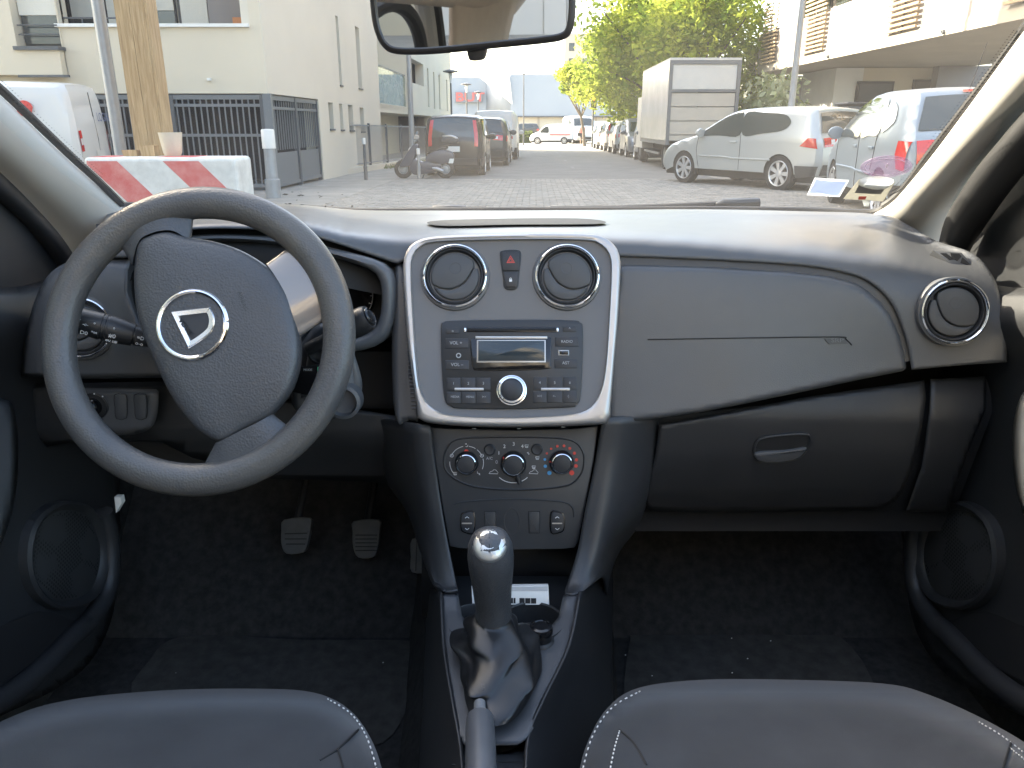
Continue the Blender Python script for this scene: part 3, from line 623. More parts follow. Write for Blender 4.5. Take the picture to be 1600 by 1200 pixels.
def flank(name, side):
    io = [(908, 926), (891, 1008), (852, 1090), (826, 1152), (822, 1230)] if side > 0 else [(687, 926), (691, 1008), (706, 1100), (718, 1166), (722, 1230)]
    oo = [(958, 888), (957, 1008), (958, 1070), (962, 1152), (965, 1230)] if side > 0 else [(668, 918), (664, 1008), (660, 1100), (656, 1166), (652, 1230)]
    zs_i = [.650, .628, .618, .606, .595]; g = []
    for t, dz in ((0, .004), (.06, -.004), (.4, -.06), (.8, -.14), (1.0, -.20)):
        g.append([PZ(a[0] + (b[0] - a[0]) * t, a[1] + (b[1] - a[1]) * t, z + dz * (1 if side > 0 else .7)) for a, b, z in zip(io, oo, zs_i)])
    return patch(name, g, plastic_d, cons, k=4, solid=.004)
flank("console_side", 1); flank("console_side", -1)
plate("rear_console", smooth([(716, 1140), (730, 1168), (770, 1178), (806, 1168), (828, 1142)], 4, False) + [(830, 1165), (831, 1300), (706, 1300), (708, 1160)], lambda x, y: .585 + (1160 - y) * .00008, plastic, cons, cell=20, edge=5, drop=-.006, pt=pz)
seamline("console_joint", [(706, 1195), (770, 1190), (831, 1192)], cons, Yf=lambda x, y: PZ(x, y, .588).y, off=-.001)
# cheeks joining the dash to the console
def cheek(name, rows): return patch(name, rows, MATS["climate_plastic"], cons, k=4, solid=.004)
cheek("console_cheek", [[PY(940, 652, 1.0), PY(930, 720, .995), PY(914, 800, .975), PY(903, 860, .955), PY(886, 918, .925), PY(884, 932, .905)],
       [PY(985, 650, 1.01), PY(968, 720, 1.0), PY(950, 800, .975), PY(936, 860, .955), PY(917, 905, .93), PY(905, 930, .905)],
       [PY(1024, 650, 1.05), PY(1018, 720, 1.05), PY(992, 800, 1.03), PY(955, 845, 1.01), PY(944, 880, .98), PY(938, 900, .97)],
       [PY(1030, 660, 1.12), PY(1022, 730, 1.12), PY(1000, 810, 1.12), PY(965, 860, 1.12), PY(950, 900, 1.12), PY(945, 930, 1.12)]])
cheek("console_cheek", [[PY(672, 664, .995), PY(683, 740, .99), PY(692, 800, .975), PY(703, 860, .955), PY(714, 915, .925), PY(716, 925, .905)],
       [PY(645, 660, 1.0), PY(655, 740, 1.0), PY(668, 800, .985), PY(678, 860, .965), PY(690, 915, .93), PY(697, 928, .905)],
       [PY(600, 655, 1.06), PY(618, 740, 1.06), PY(645, 800, 1.04), PY(662, 860, 1.0), PY(677, 905, .96), PY(690, 922, .92)],
       [PY(570, 660, 1.14), PY(600, 740, 1.14), PY(640, 800, 1.14), PY(660, 860, 1.14), PY(680, 905, 1.12), PY(690, 930, 1.10)]])
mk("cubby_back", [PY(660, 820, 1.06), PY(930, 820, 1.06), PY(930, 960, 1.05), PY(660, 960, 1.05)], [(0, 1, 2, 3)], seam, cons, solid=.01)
# white card box lying in the cubby
cb = wthing("white_card_box", "small white card box with barcode label lying in the cubby behind the gear lever", "box", PZ(800, 945, .635))
xf = Frame(PZ(798, 930, .638), (1, -.03, 0), (0, .45, .9))
bx = slab("box_body", xf, xf.uvs([(737, 917), (857, 914), (858, 944), (738, 946)]), -.02, .002, paper_w, cb, b=.001)
slab("box_lid_edge", xf, xf.uvs([(739, 918), (856, 915), (856, 922), (739, 924)]), .001, .0026, mat("grey_card", (.45, .45, .45), .6), cb)
bars = MB()
for i in range(16):
    if i in (5, 6): continue
    u, v = xf.uv(792 + i * 3, 938); h = .0036
    w_ = .0006 + .0007 * ((i * 7) % 3); bars.add([xf.p(u - w_, v - h, .0024), xf.p(u + w_, v - h, .0024), xf.p(u + w_, v + h, .0024), xf.p(u - w_, v + h, .0024)], [(0, 1, 2, 3)])
bars.build("barcode", seam, cb, smooth=False)
# power socket plug
pf = Frame(PZ(845, 1003, .624), (1, 0, 0), (0, 1, 0))
plug = wthing("socket_plug", "round black power socket plug standing beside the gear gaiter", "socket plug", pf.o)
lathe("plug_collar", pf, [(.0185, -.004), (.0185, .002), (.0165, .005), (.0155, .006)], plastic_d, plug, n=36)
lathe("plug_body", pf, [(.0140, .004), (.0140, .013), (.0152, .0145), (.0152, .021), (.0140, .0245), (.0105, .0255), (.0095, .0245), (.0005, .0245)], gloss_blk, plug, n=36)
# ---- gear lever
gear = wthing("gear_lever", "black gear lever with silver topped knob and folded leatherette gaiter on the console", "gear lever", PZ(765, 1060, .622))
bz = .626
base = [PZ(x, y, bz) for x, y in z8([(340, 745), (352, 830), (372, 930), (410, 990), (480, 1012), (560, 996), (622, 935), (668, 850), (704, 765), (700, 730), (655, 690), (540, 660), (430, 655), (375, 690)])]
N0 = PY(771, 958, .80); ax = (PY(765, 835, .775) - N0).normalized()
n_ = len(base); cb_ = sum((Vector(p) for p in base), Vector()) / n_
rings = [base]
neck_x = Vector((1, 0, 0)); neck_y = ax.cross(neck_x).normalized(); neck_x = neck_y.cross(ax).normalized()
def neck(r, h): 
    out = []
    for p in base:
        d = Vector(p) - cb_; a = math.atan2(d.y, d.x); out.append(N0 + ax * h + neck_x * (r * math.cos(a)) + neck_y * (-r * math.sin(a)) * (-1))
    return out
nk = neck(.021, -.004)
def mid(t, sc, tw, fold):
    out = []
    for i, p in enumerate(base):
        q = Vector(p).lerp(nk[i], t); c = cb_.lerp(N0, t); d = q - c
        a = math.atan2(d.y, d.x); k = sc * (1 + fold * math.cos(4 * (a - tw))); ca, sa = math.cos(tw * .25), math.sin(tw * .25)
        d = Vector((d.x * ca - d.y * sa, d.x * sa + d.y * ca, d.z)) * k
        out.append(c + d)
    return out
g = [[Vector(p) for p in base], mid(.16, 1.06, .3, .10), mid(.34, 1.26, .75, .24), mid(.42, 1.12, .9, .20), mid(.56, 1.0, 1.3, .10), mid(.70, 1.16, 2.0, .16), mid(.86, 1.05, 2.2, .06), nk, neck(.020, .004)]
patch("gaiter", g, gaiter_m, gear, k=5, closed_u=True)
kf = Frame(N0, neck_x, neck_y) if neck_x.cross(neck_y).dot(ax) > 0 else Frame(N0, neck_x, -neck_y)
L_ = (PY(765, 835, .775) - N0).length
prof = [(.0225, -.002), (.0215, .006), (.0220, .02), (.0236, .045), (.0262, .075), (.0270, .092), (.0258, .108), (.0215, .1195), (.013, .1265), (.004, .1285), (.0005, .1287)]
knb = lathe("gear_knob", kf, prof, leather, gear, n=44)
qc = kf.o + kf.n * .1085
# silver cap facing the driver
td = (CAM - PY(766, 850, .77)).normalized(); capn = (kf.n * .75 + Vector((0, -1, 0)) * .45).normalized()
capn = (kf.n * .86 + Vector((0, -1, 0)) * .5).normalized()
capf = Frame(kf.o + kf.n * .099 + capn * .0165, (1, 0, 0), capn.cross(Vector((1, 0, 0))))
lathe("silver_cap", capf, [(.0200, -.004), (.0198, .0045), (.0180, .0072), (.014, .0100), (.007, .0122), (.0005, .0128)], mat("brushed_silver", (.62, .62, .60), .38, metal=.85), knb, n=36)
gl = MB()
def capp(u, v): return capf.p(u, v, .0131 - (u * u + v * v) * 20)
for a, b in (((-.009, .003), (.009, .003)), ((-.009, .0095), (-.009, -.004)), ((0, .0095), (0, -.006)), ((.009, .007), (.009, -.002))):
    gl.tube([capp(a[0] + (b[0] - a[0]) * t / 4, a[1] + (b[1] - a[1]) * t / 4) for t in range(5)], .0004, 5)
gl.build("shift_pattern", seam, knb)
for s_, u, v in (("1", -.009, .0118), ("3", 0, .0122), ("5", .009, .0110), ("2", -.009, -.0075), ("4", 0, -.0105), ("R", .0095, -.0065)):
    f_ = Frame(capp(u, v), capf.ex, capf.ey); text("shift_number", f_, 0, 0, s_, .0058, seam, knb, w=.0004)
# ---- handbrake
hb = wthing("handbrake_lever", "dark grey handbrake lever with round release button at the bottom of the picture", "handbrake", PZ(752, 1220, .585))
h0 = PY(750, 1120, .680); h1 = PY(754, 1330, .52); hd_ = (h1 - h0).normalized()
V, Fc = tube_geo([h0 + hd_ * .0, h0 + hd_ * .002, h0 + hd_ * .010, h0 + hd_ * .10, h0 + hd_ * .2], [.0128, .0148, .0156, .0162, .017], 24); mk("lever_grip", V, Fc, mat("handbrake_plastic", (.085, .088, .094), .36, var=.08, vscale=20), hb)
V, Fc = tube_geo([h0 - hd_ * .022, h0 - hd_ * .0205, h0 + hd_ * .003], [.0052, .0066, .0066], 20); mk("release_button", V, Fc, mat("handbrake_button", (.17, .175, .18), .3), hb)
V, Fc = tube_geo([h0 + hd_ * .19, h0 + hd_ * .30 + Vector((0, 0, -.08))], [.014, .02], 14); mk("lever_arm", V, Fc, plastic_d, hb)
# ---- steering wheel
WC = Vector((-.370, .880, 1.010)); TW = R(24.5)
WF = Frame(WC, (1, 0, 0), (0, math.sin(TW), math.cos(TW)))
whl = wthing("steering_wheel", "dark grey leather steering wheel turned to the right with round chrome emblem", "steering wheel", WC)
RM, RT = .1658, .0192
pts = [WF.p(RM * math.cos(2 * math.pi * i / 96), RM * math.sin(2 * math.pi * i / 96), 0) for i in range(96)]
V = []; Fc = []; n1, n2 = 96, 20
for i in range(n1):
    a = 2 * math.pi * i / n1
    for j in range(n2):
        b = 2 * math.pi * j / n2; r = RM + RT * math.cos(b); V.append(WF.p(r * math.cos(a), r * math.sin(a), RT * .88 * math.sin(b)))
for i in range(n1):
    for j in range(n2): Fc.append((i * n2 + j, ((i + 1) % n1) * n2 + j, ((i + 1) % n1) * n2 + (j + 1) % n2, i * n2 + (j + 1) % n2))
rim = mk("rim", V, Fc, worn, whl)
z4 = lambda pts: [(30 + x / 2.308, 280 + y / 2.308) for x, y in pts]
hubp = smooth(WF.uvs(z4([(424, 225), (470, 195), (530, 184), (600, 204), (690, 218), (790, 250), (878, 302), (935, 360), (972, 430), (992, 510), (1004, 580), (1002, 660), (975, 750), (930, 815), (885, 858), (800, 905), (722, 944), (650, 912), (585, 845), (530, 760), (480, 655), (440, 560), (415, 470), (406, 380), (408, 300)]), .012), 4)
hcx = sum(q[0] for q in hubp) / len(hubp); hcy = sum(q[1] for q in hubp) / len(hubp)
def hsc(k): return [(hcx + (x - hcx) * k, hcy + (y - hcy) * k) for x, y in hubp]
hub = loops("airbag_cover", WF, [(offs(hubp, .004), -.02), (hubp, -.006), (hubp, .006), (offs(hubp, .0025), .0105), (offs(hubp, .007), .0130), (hsc(.88), .0150), (hsc(.74), .0166), (hsc(.5), .0178), (hsc(.2), .0184)], leather, whl, ang=60)
bk = smooth(WF.uvs(z4([(440, 240), (600, 215), (870, 320), (980, 470), (990, 680), (880, 850), (720, 930), (580, 830), (450, 560)])), 4)
loops("hub_shell", WF, [([(x * .6 - .0, y * .6) for x, y in bk], -.075), ([(x * .9, y * .9) for x, y in bk], -.03), (bk, -.012)], plastic_d, whl)
def spoke(name, inner_px, outer_px, m, w0=-.010, w1=.010, bulge=.004):
    """a spoke running from the hub edge to the rim: matching point lists across"""
    a = WF.uvs(z4(inner_px), .006); b = WF.uvs(z4(outer_px), .004); rows = []
    for t in (0, .3, .7, 1.0): rows.append([(p[0] + (q[0] - p[0]) * t, p[1] + (q[1] - p[1]) * t) for p, q in zip(a, b)])
    n = len(a); g1 = []
    for t, r in zip((0, .3, .7, 1), rows):
        rr = []
        for i, (u, v) in enumerate(r):
            s_ = i / (n - 1) * 2 - 1; rr.append(WF.p(u, v, w1 * math.sqrt(max(0, 1 - s_ * s_ * .98)) + bulge * (1 - t) - .002))
        for i, (u, v) in reversed(list(enumerate(r))):
            s_ = i / (n - 1) * 2 - 1; rr.append(WF.p(u, v, w0 * math.sqrt(max(0, 1 - s_ * s_ * .98)) - .004))
        g1.append(rr)
    return patch(name, g1, m, whl, k=4, closed_u=True, ang=60)
spoke("spoke", [(405, 300), (440, 225), (500, 195), (560, 190), (605, 215)], [(340, 190), (400, 130), (460, 95), (520, 75), (615, 70)], leather)
spoke("spoke_trim", [(890, 305), (925, 350), (965, 420), (985, 490), (998, 560)], [(985, 238), (1025, 300), (1065, 370), (1085, 430), (1105, 490)], bronze, w1=.008)
spoke("spoke", [(905, 850), (860, 880), (800, 910), (740, 940), (705, 950)], [(1000, 935), (930, 985), (840, 1045), (740, 1075), (640, 1085)], leather)
# emblem
EC = WF.uv(*z4([(625, 525)])[0], .018); EF = WF.sub(EC[0], EC[1], 0, .0172)
er = 130 / 2.308 / FPX * .905
emb = lathe("emblem", EF, [(er, -.004), (er, .002), (er * .96, .0042), (er * .92, .0045), (er * .87, .003), (er * .85, -.001)], chrome, whl, n=60, cap1=False)
def e4(x, y): u, v = WF.uv(*z4([(x, y)])[0], .018); return (u - EC[0], v - EC[1])
dpl = [e4(*p) for p in [(547, 478), (690, 462), (706, 520), (695, 552), (612, 612)]]
dsm = [dpl[0], dpl[1]] + smooth([e4(690, 462), e4(704, 490), e4(706, 522), e4(694, 553), e4(655, 585), e4(612, 612)], 4, False)[1:]
letter = loops("emblem_letter", EF, [(dsm, -.002), (dsm, .002), (offs(dsm, .0012), .0036), (offs(dsm, .0062), .0032), (offs(dsm, .0072), .001)], mat("bright_silver", (.70, .70, .70), .18, metal=.9), emb, ang=30)
ins = offs(dsm, .0070); slab("emblem_inset", EF, ins, .0008, .0014, btn, emb)
a_ = Vector(e4(560, 490)); b_ = Vector(e4(625, 585)); m_ = (a_ + b_) / 2 + Vector((.0035, .0014)); an = math.atan2(a_.y - b_.y, a_.x - b_.x)
text("emblem_lettering", EF, m_.x, m_.y, "DACIA", .0072, seam, emb, rot=an - 0, w=.0040, sx=1.0, bold=.02)
text("airbag_lettering", WF, *WF.uv(*z4([(806, 440)])[0], .018), "AIRBAG", .0072, mat("embossed_grey", (.03, .031, .033), .5), hub, rot=R(-68), w=.0176)
# ---- steering column and stalks
V, Fc = tube_geo([WF.p(0, 0, -.05), WF.p(-.0, 0, -.13), WF.p(0, .01, -.25)], [.052, .066, .075], 28); col_ = wthing("steering_column", "dark grey steering column shroud behind the steering wheel", "steering column", WF.p(0, 0, -.2)); mk("column_shroud", V, Fc, plastic, col_)
plate("column_cover", smooth([(470, 540), (500, 505), (540, 520), (556, 560), (566, 600), (560, 630), (545, 648), (500, 655), (460, 640), (455, 590)], 4), lambda x, y: .985, plastic, col_, cell=12, edge=10, drop=.02, solid=.03)
plate("card_slot", [(484, 535), (548, 520), (553, 600), (545, 628), (470, 622)], lambda x, y: .975, panel_grey, col_, cell=14, edge=5, drop=.01, solid=.02)
cyl = Frame(PY(536, 628, .965), (1, 0, 0), (0, .1, 1)); lathe("ignition_lock", cyl, [(.024, -.02), (.0235, .002), (.019, .004), (.017, -.004), (.010, -.006), (.001, -.006)], plastic, col_, n=32)
cp = wthing("radio_control_pod", "black radio control pod with small red phone mark behind the wheel rim", "radio control", PY(490, 600, .945))
pf_ = Frame(PY(492, 596, .935), (1, .0, 0), (0, .3, .95))
slab("pod_body", pf_, pf_.uvs([(462, 573), (520, 570), (512, 624), (500, 622), (454, 612)]), -.03, 0, gloss_blk, cp, b=.002)
text("pod_lettering", pf_, *pf_.uv(481, 578), "MODE", .004, grey_p, cp, w=.0004); slab("phone_mark", pf_, rrect(*pf_.uv(505, 577), .004, .006, .001), 0, .0006, red_p, cp); slab("phone_mark", pf_, rrect(*pf_.uv(497, 577), .0016, .006, .0006), 0, .0006, mat("green_print", (.05, .4, .2), .5), cp)
def stalk(name, label, a, b, rs, parent_cat, prints):
    s_ = wthing(name, label, parent_cat, b)
    a = Vector(a); b = Vector(b); k = len(rs); V, Fc = tube_geo([b.lerp(a, t) for t, r in rs], [r for t, r in rs], 24); mk("stalk_body", V, Fc, mat("stalk_black", (.018, .019, .021), .42), s_)
    return s_
sa = PY(112, 498, .93); sb = PY(236, 530, .955)
st = stalk("indicator_stalk", "black light and indicator stalk with white symbols left of the wheel hub", sa, sb, [(-.1, .009), (.0, .0105), (.12, .0125), (.20, .0135), (.205, .0122), (.22, .0122), (.225, .0145), (.40, .0165), (.545, .0172), (.55, .0160), (.575, .0160), (.58, .0168), (.60, .0170), (.605, .0160), (.625, .0160), (.63, .0172), (.90, .0160), (.965, .0150), (.97, .0120), (1.0, .011)], "stalk", None)
d_ = (sa - sb).normalized(); fx = Frame(sb, d_ * -1, d_.cross(Vector((0, -1, 0))) if d_.cross(Vector((0, -1, 0))).z > 0 else -d_.cross(Vector((0, -1, 0))))
for t, vv, s_, sz in ((.80, .004, "-o-", .0055), (.80, -.008, "D0", .007), (.88, .008, "v", .0055), (.68, -.003, "=oc", .0045), (.70, .006, "°", .008), (.46, -.002, "#0", .0075), (.46, -.010, "#0 0#", .0055), (.46, .006, "°", .008), (.12, .003, "=D", .0065), (.12, -.005, "o-o", .0065)):
    c = sb.lerp(sa, t); w_ = math.sqrt(max(1e-6, (.0166 if t > .4 else .0128) ** 2 - vv * vv)) + .0007
    text("stalk_symbol", Frame(c, fx.ex, fx.ey), 0, vv, s_, sz, white_p, st, w=w_)
wa = PY(577, 495, .955); wb = PY(498, 537, .965)
w_ = stalk("wiper_stalk", "black wiper stalk with round push button right of the wheel rim", wa, wb, [(-.2, .009), (.0, .0085), (.25, .0085), (.38, .011), (.55, .016), (.75, .0178), (.93, .0172), (1.0, .015)], "stalk", None)
wd = (wa - wb).normalized(); bf2 = Frame(wa, wd.cross(Vector((0, 0, 1))), wd.cross(wd.cross(Vector((0, 0, 1))))); bf2 = bf2 if bf2.n.dot(wd) > 0 else Frame(wa, bf2.ey, bf2.ex)
lathe("push_button", bf2, [(.0125, -.002), (.0122, .002), (.0105, .003), (.0098, .0015), (.0085, .003), (.0005, .0032)], gloss_blk, w_, n=28)
bs_ = wthing("stalk_socket", "dark round rubber socket of the wiper stalk on the column", "stalk socket", PY(497, 548, .975)); fsx = Frame(PY(497, 548, .972), (1, 0, 0), (0, .2, .98)); lathe("socket_boot", fsx, [(.018, -.01), (.0175, .004), (.014, .006), (.011, 0), (.001, -.002)], plastic_d, bs_, n=28, sx=.8)
# ---- seats
def seat(label, outl, zf, stitches, seams, anchor):
    s_ = wthing("front_seat", label, "seat", anchor, "front seats")
    plate("cushion", outl, zf, fabric, s_, cell=22, edge=60, drop=-.045, solid=.06, pt=pz, ang=80)
    for pts in stitches:
        d = smooth(pts, 12, False); mb = MB()
        for i in range(0, len(d) - 1, 2):
            (x0, y0), (x1, y1) = d[i], d[i + 1]; k = .75
            mb.tube([PZ(x0, y0, zf(x0, y0) + soff(outl, x0, y0) + .001), PZ(x0 + (x1 - x0) * k, y0 + (y1 - y0) * k, zf(x1, y1) + soff(outl, x1, y1) + .001)], .0008, 5)
        mb.build("stitching", thread, s_)
    for pts in seams:
        d = smooth(pts, 6, False); V, Fc = tube_geo([PZ(x, y, zf(x, y) + soff(outl, x, y) + .0002) for x, y in d], .0012, 6); mk("seam", V, Fc, seam, s_)
    return s_
def soff(outl, x, y, edge=60, drop=-.045):
    b = 1e9; n = len(outl)
    for i in range(n):
        ax, ay = outl[i]; bx, by = outl[(i + 1) % n]; dx, dy = bx - ax, by - ay; q = dx * dx + dy * dy or 1e-9
        t = max(0, min(1, ((x - ax) * dx + (y - ay) * dy) / q)); b = min(b, math.hypot(ax + t * dx - x, ay + t * dy - y))
    d = min(1, b / edge); return drop * (1 - math.sqrt(max(0, 1 - (1 - d) ** 2)))
so1 = smooth([(-150, 1210), (0, 1128), (100, 1095), (250, 1079), (400, 1076), (490, 1082), (545, 1108), (580, 1155), (600, 1215), (612, 1300), (625, 1450)], 5, False) + [(620, 1600), (-300, 1600), (-260, 1350)]
def zs1(x, y): return .655 + .012 * math.exp(-((x - 300) / 260) ** 2) * (1 if y < 1250 else 1)
seat("dark grey fabric driver seat cushion below the steering wheel", so1, zs1, [[(512, 1092), (548, 1115), (572, 1150), (588, 1200), (596, 1240)]], [[(500, 1188), (530, 1168), (560, 1140)], [(528, 1170), (538, 1210), (542, 1260)]], PZ(250, 1300, .35))
so2 = smooth([(870, 1450), (890, 1300), (903, 1215), (918, 1160), (950, 1105), (1000, 1074), (1100, 1062), (1230, 1062), (1380, 1068), (1450, 1085), (1540, 1125), (1620, 1172), (1700, 1230)], 5, False) + [(1800, 1400), (1850, 1600), (860, 1600)]
seat("dark grey fabric passenger seat cushion with white stitching on the right", so2, zs1, [[(1000, 1080), (956, 1106), (926, 1150), (910, 1205), (904, 1240)], [(968, 1142), (960, 1170), (952, 1210), (948, 1240)], [(1530, 1128), (1566, 1150), (1600, 1176)], [(1578, 1168), (1600, 1186), (1625, 1206)]], [[(968, 1140), (990, 1160), (1010, 1195)], [(1580, 1160), (1572, 1185), (1565, 1210)]], PZ(1250, 1300, .35))
# ---- floor
fl = mk("cabin_floor", [(-.80, .2, .335), (.80, .2, .335), (.80, 1.22, .335), (-.80, 1.22, .335), (.80, 1.52, .62), (-.80, 1.52, .62), (.80, 1.56, .98), (-.80, 1.56, .98)], [(0, 1, 2, 3), (3, 2, 4, 5), (5, 4, 6, 7)], carpet, smooth=False)
tag(fl, kind="structure"); fl["label"] = "black carpet of the car floor and footwell"
tn = MB()
tn_pts = []
for Y, w, h in ((.2, .13, .40), (.7, .13, .41), (1.05, .14, .45), (1.4, .17, .60)):
    tn_pts.append([(-w - .04, Y, .33), (-w, Y, h - .03), (-w + .03, Y, h), (w - .03, Y, h), (w, Y, h - .03), (w + .04, Y, .33)])
patch("carpet_tunnel", tn_pts, carpet, fl, k=3)
def floor_mat(label, pts):
    o = wthing("floor_mat", label, "floor mat", PZ(*pts[0], .345), "floor mats")
    plate("mat_sheet", pts, lambda x, y: .3385, matc, o, cell=25, edge=0, solid=.001, pt=pz)
floor_mat("black driver footwell mat in front of the driver seat", smooth([(205, 1090), (235, 1030), (265, 1000), (330, 992), (480, 1000), (620, 1000), (650, 1010), (645, 1060), (625, 1130), (560, 1170), (300, 1170)], 3))
floor_mat("black passenger footwell mat in front of the passenger seat", smooth([(975, 1100), (985, 1000), (1010, 980), (1260, 985), (1330, 1010), (1370, 1090), (1340, 1150), (1000, 1150)], 3))
for s_ in (-1, 1): box0 = MB(); box0.box((s_ * .80 - .02, .2, .30), (s_ * .80 + .02, 1.62, 1.02)); box0.build("side_wall", carpet, fl, smooth=False)
# crumbs on the carpet
crumbs = MB(); rnd = random.Random(3)
for i in range(22):
    x = rnd.choice([rnd.uniform(200, 660), rnd.uniform(960, 1350)]); y = rnd.uniform(930, 1100); p = PZ(x, y, .352 if y > 1000 else .34); r = rnd.uniform(.0005, .0013)
    crumbs.add([p + Vector((r, 0, 0)), p + Vector((-r, r, 0)), p + Vector((-r, -r, 0)), p + Vector((0, 0, r * 1.4))], [(0, 1, 2), (0, 1, 3), (1, 2, 3), (2, 0, 3)])
tag(crumbs.build("crumbs", paper_w, None, smooth=False), "pale crumbs scattered on the black carpet", "crumbs", kind="stuff")
# ---- pedals
ped_m = mat("pedal_rubber", (.075, .078, .076), .7, var=.2, vscale=40); ped_d = mat("pedal_groove", (.02, .02, .02), .8)
def pedal(name, label, outl, Y, grooves, vert=False):
    f = Frame(PY(sum(p[0] for p in outl) / len(outl), sum(p[1] for p in outl) / len(outl), Y), (1, 0, 0), (0, .45, .89)); o = wthing(name, label, "pedal", f.p(0, -.03, -.01), "pedals")
    pad = slab("pedal_pad", f, smooth(f.uvs(outl), 3), -.008, .004, ped_m, o, b=.003)
    for g in grooves: V, Fc = tube_geo([f.p(*f.uv(*g[0]), .0042), f.p(*f.uv(*g[1]), .0042)], .0011, 6); mk("pedal_groove", V, Fc, ped_d, o)
    c = f.p(0, .02, -.006); V, Fc = tube_geo([c, c + Vector((.01, .10, .10)), c + Vector((.01, .12, .26))], .008, 8); mk("pedal_arm", V, Fc, seam, o)
pedal("clutch_pedal", "grey rubber clutch pedal, leftmost of the three pedals", [(444, 812), (484, 809), (486, 825), (480, 855), (472, 864), (448, 865), (440, 850), (440, 830)], 1.30, [((446, 842), (480, 842)), ((446, 834), (481, 833)), ((448, 850), (478, 850))])
pedal("brake_pedal", "grey rubber brake pedal between the clutch and accelerator", [(553, 814), (592, 812), (594, 830), (590, 860), (582, 871), (560, 871), (552, 855), (551, 832)], 1.30, [((556, 836 + i * 6), (590, 836 + i * 6)) for i in range(5)])
pedal("accelerator_pedal", "dark ribbed accelerator pedal beside the centre console", [(644, 842), (676, 842), (678, 870), (676, 893), (644, 894), (642, 870)], 1.22, [((652, 845), (650, 892)), ((661, 845), (660, 892)), ((670, 845), (669, 892))])
wc = wthing("fuse_clip", "small white plastic clip under the dashboard edge beside the driver door", "clip", PY(184, 790, 1.12)); cf_ = Frame(PY(184, 788, 1.12), (1, 0, 0), (0, .1, 1)); slab("clip_body", cf_, cf_.uvs([(179, 776), (189, 776), (191, 786), (182, 801)]), -.01, .002, paper_w, wc, b=.001)
